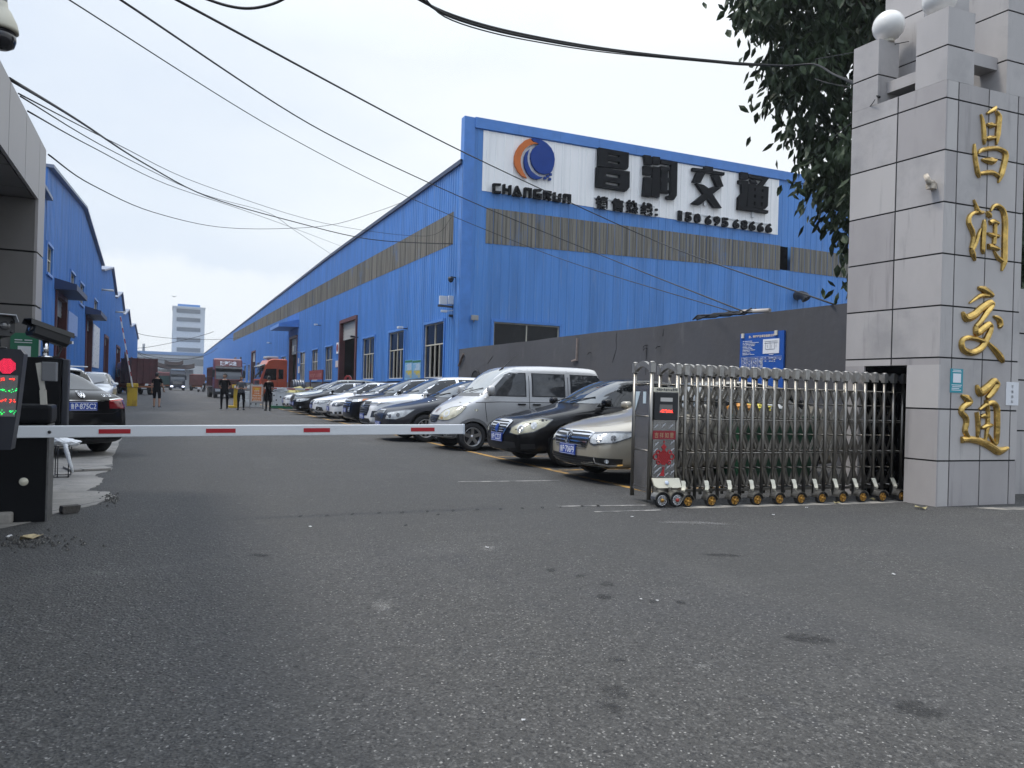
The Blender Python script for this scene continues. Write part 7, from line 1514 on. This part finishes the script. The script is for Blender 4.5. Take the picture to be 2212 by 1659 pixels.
# rider at the far end
px = at_y(431, 845, 128); sc_ = thing('scooter', 'scooter with pale body parked by the far warehouse wall', 'scooter', (px.x + .1, 128, 0), radians(-60))
mb = MB(); mb.tube([(.0, 0, .35), (.45, 0, .32), (.75, 0, .85), (.72, 0, 1.05)], .07, 8); mb.box(-.55, .1, -.14, .14, .45, .75, bev=.05); mb.build('frame', mat('pale scooter body', (.55, .55, .55), .4), sc_)
mb = MB()
for x in (-.5, .78): mb.lathe([(.14, -.05), (.25, -.05), (.25, .05), (.14, .05), (.14, -.05)], 16, T(x, 0, .25, pi / 2))
mb.build('wheel', RUBBER, sc_)
person('distant figure in dark clothes beside the scooter far down the street', (px.x + .7, 128, 0), radians(-120), [down(1), down(-1)], [leg(.12), leg(-.12)], (CLB, .3, False), h=1.72)
# ================================================================== TREE BEHIND THE PILLAR
LEAF = layered('dark green leaf', (.034, .056, .022), [((.018, .030, .013), 1.6, (1, 1, 1), .42, .6, .8, 'n'), ((.07, .095, .03), 4, (1, 1, 1), .62, .74, .6, 'n')], .55, spec=.35)
BARK = layered('grey brown bark', (.09, .075, .06), [((.04, .034, .028), 6, (1, 1, .3), .45, .6, .8, 'n')], .95, bump=[(14, .6, .04, 'n')])
tr_o = at_d(1900, 900, 15.6); TB = Vector((tr_o.x, tr_o.y, 0))
tree = thing('tree', 'broadleaf tree with dark drooping foliage behind the yard wall and gate pillar', 'tree', TB)
rt = random.Random(21)
outline = [(1548, -60), (1550, 10), (1575, 55), (1600, 70), (1625, 120), (1612, 180), (1618, 235), (1650, 300), (1680, 330), (1700, 400), (1715, 440), (1765, 500), (1800, 540), (1800, 580), (1830, 620), (1836, 650)]
def inside(u, v):
    for (u0, v0), (u1, v1) in zip(outline, outline[1:]):
        if v0 <= v <= v1: return u > u0 + (u1 - u0) * (v - v0) / (v1 - v0)
    return False
clumps = []
tries = 0
while len(clumps) < 380 and tries < 9000:
    tries += 1; u, v = rt.uniform(1545, 2240), rt.uniform(-260, 640); dp = rt.uniform(13.2, 17.6)
    uu = u - 84
    if not (inside(uu, v) if v > -60 else u > 1575): continue
    p = at_d(u, v, dp)
    if p.x < XW + .5 and p.z < 3.3: continue
    clumps.append(p)
for u, v in ((1560, 20), (1570, 48), (1600, 66), (1640, 110), (1632, 150), (1630, 200), (1632, 232), (1665, 300), (1690, 345), (1712, 400), (1728, 440), (1775, 500), (1806, 545), (1812, 590), (1800, 645), (1830, 640), (1580, -10), (1720, 250), (1740, 330), (1790, 430)): clumps.append(at_d(u + 62, v - 26, rt.uniform(14, 16)))
mb = MB(); vs = []; fs = []
for c in clumps:
    R_ = rt.uniform(.32, .62)
    for k in range(int(62 * (R_ / .5) ** 1.5)):
        d = Vector((rt.gauss(0, 1), rt.gauss(0, 1), rt.gauss(0, .8))) * R_ * .52; p = c + d
        ln = rt.uniform(.18, .32); wd = ln * rt.uniform(.36, .50); ax = Vector((rt.gauss(0, .55), rt.gauss(0, .55), -1)).normalized(); sd_ = ax.cross(Vector((rt.gauss(0, 1), rt.gauss(0, 1), rt.gauss(0, .6)))).normalized(); nn = ax.cross(sd_)
        b = len(vs)
        vs += [p - TB, p + ax * ln * .35 + sd_ * wd * .5 + nn * .02 - TB, p + ax * ln * .72 + sd_ * wd * .34 + nn * .035 - TB, p + ax * ln + nn * .05 - TB, p + ax * ln * .72 - sd_ * wd * .34 + nn * .035 - TB, p + ax * ln * .35 - sd_ * wd * .5 + nn * .02 - TB, p + ax * ln * .5 - nn * .012 - TB]
        fs += [(b, b + 1, b + 6), (b + 1, b + 2, b + 6), (b + 2, b + 3, b + 6), (b + 3, b + 4, b + 6), (b + 4, b + 5, b + 6), (b + 5, b, b + 6)]
mb.add(vs, fs); mb.build('crown', LEAF, tree, fix=False)
mb = MB(); mb.tube([(0, 0, 0), (.05, .02, 1.5), (0, .08, 3.2), (.1, .1, 5.0), (.05, .2, 7.0), (.1, .25, 9.0)], [.26, .23, .2, .17, .12, .06], 12)
for k in range(26):
    c = clumps[(k * 7) % len(clumps)] - TB; z0 = max(2.6, min(8, c.z - rt.uniform(.3, 1.6))); s0 = Vector((.05, .1, z0)); m_ = s0.lerp(c, .5) + Vector((rt.uniform(-.3, .3), rt.uniform(-.3, .3), rt.uniform(0, .35)))
    mb.tube([s0, m_, c], [.07, .04, .012], 6)
mb.build('trunk', BARK, tree)

# ================================================================== CABLES
WIRE = mat('black cable', (.010, .010, .011), .6)
def wire(label, pts, r, sag=0.0, n=14, lumps=False, name='cable'):
    P = []
    for (a, b) in zip(pts, pts[1:]):
        i = pts.index(a); p0, p3 = pts[max(i - 1, 0)], pts[min(i + 2, len(pts) - 1)]
        for k in range(n):
            t = k / n; q = .5 * ((2 * a) + (b - p0) * t + (2 * p0 - 5 * a + 4 * b - p3) * t * t + (3 * a - p0 - 3 * b + p3) * t ** 3); q.z -= sag * 4 * t * (1 - t); P.append(q)
    P.append(pts[-1]); o0 = P[0].copy(); mb = MB(); mb.tube([p - o0 for p in P], r * .95, 6)
    if lumps:
        rr = random.Random(5)
        for k in range(3, len(P) - 2, 5): mb.tube([P[k] - o0, P[k] - o0 + Vector((0, 0, -rr.uniform(.04, .12)))], r * .9, 5)
    o = mb.build(name, WIRE); o.location = o0; return tag(o, label, 'cable')
D = at_d
wire('highest of the long straight cables from top left across the end wall', [D(360, -12, 9), D(1010, 333, 22), D(1420, 522, 27), D(1800, 657, 14.2)], .018, .0, 10)
wire('middle one of the long straight cables, ending at the pipe on the yard wall', [D(240, -14, 9), D(700, 285, 20), D(1010, 432, 26), D(1320, 560, 27), D(1612, 675, 14.6)], .016, .0, 10)
wire('thin lowest one of the long straight cables from top left across the end wall', [D(128, -14, 10), D(600, 282, 20), D(880, 425, 26), D(1200, 555, 28), D(1590, 676, 14.8)], .011, .0, 10)
wire('thick bundled cable sagging from the left canopy to the warehouse side wall', [D(20, 170, 7), D(170, 261, 12), D(310, 352, 19), D(450, 425, 25), D(620, 475, 30), D(800, 517, 32), D(978, 527, 33.2)], .019, .0, 6)
wire('thin cable just above the thick bundle, crossing it before the warehouse', [D(40, 202, 8), D(250, 310, 15), D(440, 400, 24), D(700, 482, 32), D(920, 510, 34), D(975, 470, 33)], .009, .0, 6)
wire('thin cable just under the thick bundle from the left canopy', [D(44, 208, 8), D(250, 330, 15), D(440, 420, 24), D(580, 460, 32), D(640, 500, 36), D(720, 552, 50)], .009, .0, 6)
wire('thin cable sagging from the canopy edge to the far warehouse eave', [D(60, 240, 8), D(200, 318, 14), D(360, 398, 22), D(520, 452, 30), D(640, 495, 40), D(745, 535, 62)], .010, .0, 6)
wire('deeply sagging cable from the left column head to the warehouse eave', [D(105, 334, 9), D(200, 400, 14), D(330, 458, 20), D(470, 490, 26), D(600, 494, 30), D(720, 485, 34), D(820, 455, 36), D(868, 437, 37)], .011, .0, 6)
wire('short thick cable curving into view at the very top left of centre', [D(430, -8, 8), D(490, 12, 8), D(540, 18, 8), D(590, 8, 8), D(630, -12, 8)], .016, .0, 6)
for k, (lab, off, r_) in enumerate((('uppermost strand of the heavy cable bunch from top centre into the tree', 0, .020), ('middle strand of the heavy cable bunch from top centre into the tree', 4, .022), ('lowest thin strand of the heavy cable bunch from top centre into the tree', 10, .010))):
    wire(lab, [D(890 + k * 12, -10, 8), D(960, 26 + off, 8.4), D(1060, 58 + off * 1.2, 9), D(1180, 84 + off, 9.8), D(1300, 104 + off * .8, 10.6), D(1420, 119 + off * .5, 11.4), D(1540, 131 + off * .4, 12), D(1610, 137 + off * .4, 12.4), D(1700, 142, 12.8), D(1760, 139, 12.6), D(1800, 160, 11.5), D(1850, 180 + k * 3, 10.6), D(1900, 210, 10.0)], r_ * .8, .0, 5)
wire('blue cable running through the tree to the back post of the pillar', [D(1760, 170, 12.4), D(1850, 188, 11.4), D(1950, 186, 10.2)], .008, .02)
wire('thin wire drooping below the pillar notch into the foliage', [D(1890, 215, 10), D(1862, 245, 10.4), D(1825, 275, 11.2), D(1790, 300, 12)], .006, .02)
wire('thin wire rising across the pillar top posts', [D(1760, 128, 12.3), D(1850, 112, 10.8), D(1950, 92, 10), D(1962, 90, 9.6)], .006, .0)
fy = 120
for k, (lab, a, b, sg_) in enumerate((('far cable between the end shed and the warehouse eave, highest over the street', (297, 752), (462, 716), .3), ('far dark cable sagging over the lit truck', (297, 760), (440, 770), .6), ('far doubled cable sagging low over the street end', (297, 762), (470, 752), 1.4), ('far cable under the tower from shed to warehouse', (297, 720), (520, 728), .6))):
    wire(lab, [at_y(*a, 118), at_y(*b, 112 + 3 * k)], .035, sg_, 10)

# ================================================================== SMALL THINGS ON THE WAREHOUSE
WHB = mat('white lamp box', (.62, .63, .64), .4)
def onw(u, v, out=0.0): return at_x(u, v, XW - out)
p = at_y(970, 662, YF + .9); fl = thing('floodlight_bracket', 'pair of white boxes on a rail with small cameras beneath, on the warehouse corner', 'floodlights', (p.x, p.y, p.z))
mb = MB(); a, b = at_y(946, 660, YF + .9), at_y(988, 664, YF + .9); mb.bar(a - p, b - p + Vector((.1, 0, 0)), .07, .09); mb.bar(b - p, Vector((11.5 - p.x, 0, b.z - p.z)), .05, .05); mb.build('rail', mat('dark rail', (.05, .045, .045), .6), fl)
for u0, u1 in ((949, 966), (968, 985)):
    a, b = at_y(u0, 658, YF + .9), at_y(u1, 640, YF + .9); mb = MB(); mb.box(a.x - p.x, b.x - p.x, -.06, .06, a.z - p.z + .02, b.z - p.z, bev=.015); mb.build('lamp', WHB, fl)
for u, v, s_ in ((960, 672, 1), (977, 682, 1)):
    a = at_y(u, v, YF + .9) - p; mb = MB(); mb.box(a.x - .16, a.x + .12, -.06, .06, a.z - .06, a.z + .05, Matrix.Identity(4), bev=.02); mb.bar(a, Vector((11.5 - p.x, 0, a.z + .05)), .03, .03); mb.build('camera', WHB if u < 970 else BLACK, fl)
q = at_y(1025, 686, YF - .15); o = thing('floodlight', 'small grey floodlight on the lower left of the blue end wall', 'floodlight', (q.x, YF - .02, q.z)); mb = MB(); mb.box(-.16, .16, -.22, -.10, -.12, .10, bev=.02); mb.bar((0, -.12, -.1), (0, .0, -.16), .04, .04); mb.build('lamp', mat('grey lamp box', (.28, .28, .27), .5), o)
q = at_y(987, 605, YF + .6); o = thing('dome_camera', 'tiny dark dome camera high on the blue warehouse corner', 'security camera', (XW - .02, q.y, q.z)); mb = MB(); mb.lathe([(.12, .10), (.13, .02), (.11, -.06), (.06, -.12), (0, -.14)], 14, T(-.22, 0, 0)); mb.bar((0, 0, .1), (-.22, 0, .12), .05, .05); mb.build('dome', BLACK, o)
q = at_y(1720, 643, YF); o = thing('exhaust_elbow', 'black elbow exhaust pipe sticking out of the blue end wall above yard wall', 'pipe', (q.x, YF, q.z)); mb = MB(); mb.tube([(0, .1, .1), (0, -.35, .1), (.06, -.5, .04), (.1, -.62, -.14)], [.24, .24, .24, .26], 16, caps=False); mb.tube([(0, .05, .1), (0, .04, .1)], .23, 16); mb.build('pipe', mat('dark steel pipe', (.05, .05, .052), .5, .4), o)
def wallboard(name, label, cat, u0, v0, u1, v1, m, f=None, out=.05, c=lambda x, y: (x, y)):
    a, b = onw(*c(u0, v0), out), onw(*c(u1, v1), out); y0, y1, z0, z1 = min(a.y, b.y), max(a.y, b.y), min(a.z, b.z), max(a.z, b.z)
    o = thing(name, label, cat, (XW - out, y0, z0)); mb = MB(); mb.box(-.02, .02, 0, y1 - y0, 0, z1 - z0); mb.build('panel', m, o); return o, y1 - y0, z1 - z0
c2 = crop(800, 1200, 2.011)
PYEL = layered('yellow and blue chart print', (.45, .36, .05), [((.12, .28, .5), 1.3, (1, 1, 2.5), .46, .54, .9, 'n'), ((.25, .35, .12), 6, (1, 2, 2), .58, .66, .6, 'n')], .5)
PBL = mat('light blue chart print', (.16, .36, .55), .5, var=.2, vscale=5); PGR = mat('dark green print', (.02, .14, .06), .5)
for nm, x0, x1, lab in (('a', 1652, 1708, 'left one of two blue and yellow wall charts by the nearest window'), ('b', 1715, 1775, 'right one of two blue and yellow wall charts by the nearest window')):
    o, w, h = wallboard('wall_chart', lab, 'poster', x0, 486, x1, 645, PBL, c=c2); mb = MB(); mb.box(-.026, -.0205, .08, w - .08, .12, h * .48); mb.build('print', PYEL, o); mb = MB(); mb.box(-.027, -.0205, .02, w - .02, h * .88, h - .02); mb.build('heading', PGR, o)
    mb = MB(); r = random.Random(x0)
    for k in range(8): mb.box(-.026, -.0205, .15, w * r.uniform(.5, .9), h * (.52 + .04 * k), h * (.535 + .04 * k))
    mb.build('lettering', WT, o)
o, w, h = wallboard('round_sign', 'white round prohibition sign beside the first roller door', 'sign', 1100, 345, 1114, 430, WHITE, c=c2)
mb = MB(); mb.lathe([(h * .30, 0), (h * .36, 0), (h * .36, .008), (h * .30, .008), (h * .30, 0)], 24, T(-.022, w / 2, h / 2, 0, -pi / 2)); mb.bar((-.026, w / 2, h * .3), (-.026, w / 2, h * .7), .12, .012, (1, 0, 0)); mb.build('print', mat('red print', (.4, .03, .03), .5), o)
for k, (x0, y0, x1, y1, lab) in enumerate(((1092, 490, 1110, 540, 'pale paper notice under the round sign'), (790, 470, 797, 508, 'upper pale notice beside the second doorway'), (790, 535, 801, 588, 'lower pale notice beside the second doorway'))):
    o, w, h = wallboard('paper_notice', lab, 'notice', x0, y0, x1, y1, mat('pale paper', (.55, .5, .5), .7, var=.1), c=c2); mb = MB()
    for j in range(5): mb.box(-.024, -.0205, w * .15, w * .85, h * (.15 + .16 * j), h * (.19 + .16 * j))
    mb.build('print', mat('grey ink', (.28, .3, .33), .7), o)
for k, (x, y, lab) in enumerate(((975, 200, 'bullet camera on the warehouse wall left of the first roller door'), (577, 345, 'bullet camera on the warehouse wall beyond the canopied doorway'), (1675, 225, 'bracket camera on the warehouse wall between two nearest windows'), (1278, 297, 'small camera at the edge of the first roller door'))):
    q = onw(*c2(x, y), 0); o = thing('wall_camera', lab, 'camera', q); mb = MB(); mb.box(-.55, -.28, -.08, .22, -.06, .06, bev=.02); mb.build('body', WHB if k != 3 else BLACK, o); mb = MB(); mb.bar((0, 0, -.04), (-.42, 0, -.05), .05, .05); mb.box(-.03, 0, -.08, .08, -.12, .06); mb.build('bracket', BLACK, o)
q = onw(*c2(758, 395), .9); o = thing('floodlight', 'grey floodlight with small camera hanging in the second doorway', 'floodlight', q); mb = MB(); mb.box(-.10, .10, -.35, .35, -.28, .28, bev=.03); mb.bar((0, 0, -.2), (.9, 0, -.32), .06, .06); mb.build('lamp', mat('grey lamp box', (.28, .28, .27), .5), o)
q = onw(*c2(327, 480), .8); o = thing('floodlight', 'dark floodlight on arm above the red dump truck', 'floodlight', q); mb = MB(); mb.box(-.10, .10, -.5, .5, -.5, .4, bev=.05); mb.bar((0, 0, -.5), (.8, 0, -.6), .08, .08); mb.build('lamp', BLACK, o)
# red banner on posts and the speed limit sign
a, b = at_x(*c2(882, 570), 10.6), at_x(*c2(986, 640), 10.6); o = thing('banner_board', 'faded red banner board with pale lettering on posts in front of the warehouse windows', 'banner', (10.6, b.y, 0))
W_ = a.y - b.y; mb = MB(); mb.box(-.03, .03, 0, W_, b.z, a.z); mb.build('panel', layered('faded red cloth', (.20, .035, .04), [((.13, .02, .025), 2, (1, 1, 1), .45, .62, .7, 'n')], .8), o); mb = MB()
for y in (.15, W_ - .15): mb.bar((.05, y, 0), (.05, y, a.z), .06, .06)
mb.build('post', REDST, o); mb = MB(); put_text(mb, '安全生产 人人有责', lambda u, v, d: Vector((-.035, W_ - .4 - u * (W_ - .8), b.z + (a.z - b.z) * (.28 + .4 * v))), 0, 1, 0, 1); mb.build('lettering', mat('faded pink print', (.35, .18, .18), .7), o)
q = at_x(*c2(1195, 645), 10.7); o = thing('speed_sign', 'round speed limit 5 sign with red rim standing behind the parked cars', 'road sign', (10.7, q.y, 0)); rr_ = at_x(*c2(1155, 645), 10.7); Rr = .36; zc = at_x(*c2(1190, 605), 10.7).z - Rr
mb = MB(); mb.tube([(0, 0, 0), (0, 0, zc + .2)], .035, 8); mb.build('post', mat('grey steel stand', (.25, .25, .25), .5), o)
MS = T(-.05, 0, zc, 0, -pi / 2); mb = MB(); mb.lathe([(0, 0), (Rr, 0), (Rr, .012), (0, .012)], 28, MS, smooth=False); dsk = mb.build('disc', WHITE, o); dsk.rotation_euler = (0, 0, radians(35))
mb = MB(); mb.lathe([(Rr * .78, .0125), (Rr * .99, .0125), (Rr * .99, .017), (Rr * .78, .017), (Rr * .78, .0125)], 28, MS, smooth=False); x = mb.build('red_rim', mat('red sign rim', (.32, .03, .03), .5), o); x.rotation_euler = (0, 0, radians(35))
mb = MB(); put_text(mb, '5', lambda u, v, d: Vector((-.069, .13 - .26 * u, zc - .2 + .42 * v)), 0, 1, 0, 1, bold=.05); x = mb.build('numeral', INK, o); x.rotation_euler = (0, 0, radians(35))
# green skip behind the gate
q = PY_ = at_y(1612, 905, 8.3); q2 = at_y(1735, 905, 8.3); sk_ = thing('waste_skip', 'dark green waste skip behind the folding gate', 'skip', (q.x, 8.3, 0)); w = q2.x - q.x + .35
mb = MB(); p = [Vector((x, y, z)) for z, e in ((.12, .10), (q.z, 0)) for x, y in ((e, e), (w - e, e), (w - e, .9 - e), (e, .9 - e))]; mb.add(p, [(3, 2, 1, 0), (0, 1, 5, 4), (1, 2, 6, 5), (2, 3, 7, 6), (3, 0, 4, 7), (4, 5, 6, 7)]); mb.box(-.03, w + .03, -.03, .93, q.z + .002, q.z + .05); mb.build('tub', mat('dark green plastic', (.012, .06, .03), .5), sk_)
mb = MB()
for x, y in ((.15, .15), (w - .15, .15), (w - .15, .75), (.15, .75)): mb.lathe([(0, -.04), (.06, -.04), (.06, .04), (0, .04)], 12, T(x, y, .06, pi / 2))
mb.build('castor', RUBBER, sk_)
for k, (cx, col, lab) in enumerate(((.25, (.5, .22, .04), 'orange rubbish bag on the green waste skip'), (.55, (.5, .42, .06), 'yellow rubbish bag on the green waste skip'), (.85, (.35, .36, .36), 'pale grey rubbish bag on the green waste skip'))): lump('rubbish_bag', lab, 'bag', (q.x + cx, 8.7, q.z + .05), (.2, .2, .10), mat('rubbish %d' % k, col, .6, var=.3, vscale=10), 40 + k)
# litter and leaves on the ground
rl = random.Random(12); DRY = mat('dry leaf', (.30, .26, .13), .8, var=.3, vscale=20)
def litter(name, lab, cat, u, v, size, m, grp=None):
    p = at_z(u, v); mb = MB(); n = 7; a0 = rl.uniform(0, 6)
    ring = [Vector((size * (1 if k % 2 else .72) * cos(2 * pi * k / n + a0), size * .5 * sin(2 * pi * k / n + a0), .006 + .35 * size * abs(sin(k * 1.7)))) for k in range(n)]
    mb.add(ring + [Vector((0, 0, .010))] + [v_ - Vector((0, 0, .003)) for v_ in ring], [(k, (k + 1) % n, n) for k in range(n)] + [(k, (k + 1) % n, n + 1 + (k + 1) % n, n + 1 + k) for k in range(n)]); o = mb.build(name, m); o.location = (p.x, p.y, .003); o.rotation_euler = (0, 0, rl.uniform(0, 3)); return tag(o, lab, cat, grp)
litter('fallen_leaf', 'dry yellow leaf on the ground in front of the gate pillar', 'leaf', 1988, 1100, .085, DRY)
litter('fallen_leaf', 'large dry leaf under the last gate wheels', 'leaf', 1885, 1081, .075, DRY); litter('fallen_leaf', 'dry leaf lying beside the second last gate wheel', 'leaf', 1808, 1089, .07, DRY)
PAPER = mat('scrap paper', (.5, .5, .5), .8)
for u, v, s_ in ((1420, 1300, .010), (1385, 1297, .012), (1052, 1185, .02), (1930, 1243, .02), (1130, 1560, .010), (1365, 1118, .02), (670, 1140, .025), (20, 1162, .04), (1670, 1114, .022), (1742, 1098, .02)): litter('paper_scrap', 'small pale scrap of paper on the asphalt', 'litter', u, v, s_, PAPER, 'paper scraps on the asphalt')
litter('crumpled_wrapper', 'crumpled yellowish wrapper on dark dirt at the left frame edge', 'litter', 65, 1166, .10, mat('tan wrapper', (.35, .28, .16), .7, var=.4, vscale=30))
mb = MB(); r = random.Random(6)
for k in range(150):
    u, v = r.gauss(60, 55), r.gauss(1172, 9); p = at_z(u, v); s_ = r.uniform(.006, .02)
    mb.add([(p.x - s_, p.y, .004), (p.x, p.y - s_, .004), (p.x + s_, p.y, .004), (p.x, p.y + s_, .004), (p.x, p.y, .004 + s_)], [(0, 1, 4), (1, 2, 4), (2, 3, 4), (3, 0, 4)])
for k in range(110):
    p = at_z(*c7b(r.gauss(1640, 70), r.gauss(900, 40))); s_ = r.uniform(.005, .018)
    mb.add([(p.x - s_, p.y, .004), (p.x, p.y - s_, .004), (p.x + s_, p.y, .004), (p.x, p.y + s_, .004), (p.x, p.y, .004 + s_)], [(0, 1, 4), (1, 2, 4), (2, 3, 4), (3, 0, 4)])
tag(mb.build('gravel', layered('dark grit', (.06, .058, .055), [((.35, .33, .30), 60, (1, 1, 1), .56, .66, .8, 'n')], .95)), kind='stuff')
mb = MB(); p = at_y(376, 641, 260); mb.add([(-.9, 0, .35), (-.15, 0, .0), (0, .3, -.05), (.15, 0, 0), (.9, 0, .4), (0, -.35, .05)], [(0, 1, 5), (1, 2, 3, 5), (3, 4, 5)]); mb.add([(-.9, 0, .33), (-.15, 0, -.08), (0, .3, -.10), (.15, 0, -.08), (.9, 0, .38), (0, -.35, -.04)], [(5, 1, 0), (5, 3, 2, 1), (5, 4, 3)])
o = mb.build('bird', BLACK); o.location = p; tag(o, 'small dark bird in the sky left of the far tower', 'bird')

# ================================================================== STAINS, SCUFFS AND DRILL HOLES IN THE ROAD
def stain_mat(name, col, k=1.0):
    m = bpy.data.materials.new(name); m.use_nodes = True; nt = m.node_tree; b = nt.nodes['Principled BSDF']; out = nt.nodes['Material Output']
    b.inputs['Base Color'].default_value = (*col, 1); b.inputs['Roughness'].default_value = .75
    at = nt.nodes.new('ShaderNodeAttribute'); at.attribute_name = 'fade'; tcn = nt.nodes.new('ShaderNodeTexCoord'); n = nt.nodes.new('ShaderNodeTexNoise'); n.inputs['Scale'].default_value = 14; n.inputs['Detail'].default_value = 6
    mu = nt.nodes.new('ShaderNodeMath'); mu.operation = 'MULTIPLY'; mr = nt.nodes.new('ShaderNodeMapRange'); mr.inputs['From Min'].default_value = .22; mr.inputs['From Max'].default_value = .5; mr.inputs['To Max'].default_value = k
    tr = nt.nodes.new('ShaderNodeBsdfTransparent'); mixs = nt.nodes.new('ShaderNodeMixShader')
    nt.links.new(tcn.outputs['Object'], n.inputs['Vector']); nt.links.new(at.outputs['Fac'], mu.inputs[0]); nt.links.new(n.outputs['Fac'], mu.inputs[1]); nt.links.new(mu.outputs[0], mr.inputs['Value'])
    nt.links.new(mr.outputs[0], mixs.inputs[0]); nt.links.new(tr.outputs[0], mixs.inputs[1]); nt.links.new(b.outputs[0], mixs.inputs[2]); nt.links.new(mixs.outputs[0], out.inputs['Surface']); return m
def stains(name, spots, m, z):
    vs, fs, fd = [], [], []; r = random.Random(len(spots))
    for u, v, wu, wv in spots:
        c = at_z(u, v); rx = (at_z(u + wu, v) - c).length; ry = (at_z(u, v - wv) - c).length; b = len(vs); vs.append((c.x, c.y, z)); fd.append(1.0); n = 18; ca_, sa_ = cos(-YAW), sin(-YAW)
        for ring, f in ((.5, .8), (1.0, 0.0)):
            for k in range(n):
                a = 2 * pi * k / n; j = ring * r.uniform(.75, 1.2); x, y = rx * cos(a) * j, ry * sin(a) * j; vs.append((c.x + x * ca_ - y * sa_, c.y + x * sa_ + y * ca_, z)); fd.append(f)
        fs += [(b, b + 1 + k, b + 1 + (k + 1) % n) for k in range(n)] + [(b + 1 + k, b + 1 + n + k, b + 1 + n + (k + 1) % n, b + 1 + (k + 1) % n) for k in range(n)]
    me = bpy.data.meshes.new(name); me.from_pydata(vs, [], fs); at = me.attributes.new('fade', 'FLOAT', 'POINT'); at.data.foreach_set('value', fd); me.materials.append(m)
    o = bpy.data.objects.new(name, me); COL.objects.link(o); return tag(o, kind='structure')
stains('oil_stains', [(1745, 1380, 70, 16), (1985, 1532, 75, 26), (1330, 1495, 50, 20), (1320, 1530, 40, 18), (1410, 1300, 15, 6), (1470, 1301, 15, 6), (1330, 1425, 30, 9), (1305, 1290, 32, 9), (1310, 1262, 26, 8), (1190, 1232, 22, 6), (1255, 1245, 16, 5), (1090, 1550, 6, 7), (640, 1440, 10, 4), (560, 1200, 40, 5), (1560, 1200, 60, 5)], stain_mat('oil stain', (.018, .018, .019), .55), .0035)
stains('pale_scuffs', [(1053, 1185, 26, 10), (823, 1310, 36, 20), (1125, 1560, 18, 7), (1330, 1360, 10, 4), (1520, 1440, 22, 6), (1500, 1130, 130, 5)], stain_mat('pale scuff', (.26, .255, .245), .28), .0025)
hole_row = [((1200 + x / 1.3825) * .54, (2000 + y / 1.3825) * .54) for x, y in ((0, 92), (150, 86), (290, 80), (437, 73), (565, 70), (705, 65), (847, 60), (980, 55), (1110, 52), (1230, 47), (1340, 43), (1440, 38), (1560, 34), (1650, 34), (765, 82), (585, 142))]
stains('drill_holes', [(u, v, 6, 3) for u, v in hole_row], stain_mat('hole dirt', (.008, .008, .008), 1.0), .004)  # holes drawn as flat near-black spots
# ================================================================== HAZE
if HAZE:
    hm = bpy.data.materials.new('haze'); hm.use_nodes = True; nt = hm.node_tree; nt.nodes.remove(nt.nodes['Principled BSDF'])
    pv = nt.nodes.new('ShaderNodeVolumePrincipled'); pv.inputs['Color'].default_value = (.80, .86, .95, 1); pv.inputs['Density'].default_value = HAZE; pv.inputs['Anisotropy'].default_value = .2
    nt.links.new(pv.outputs[0], nt.nodes['Material Output'].inputs['Volume'])
    mb = MB(); mb.box(-620, 620, -620, 620, -1, 45); tag(mb.build('haze', hm), kind='stuff')
bpy.data.scenes.remove(TMP)
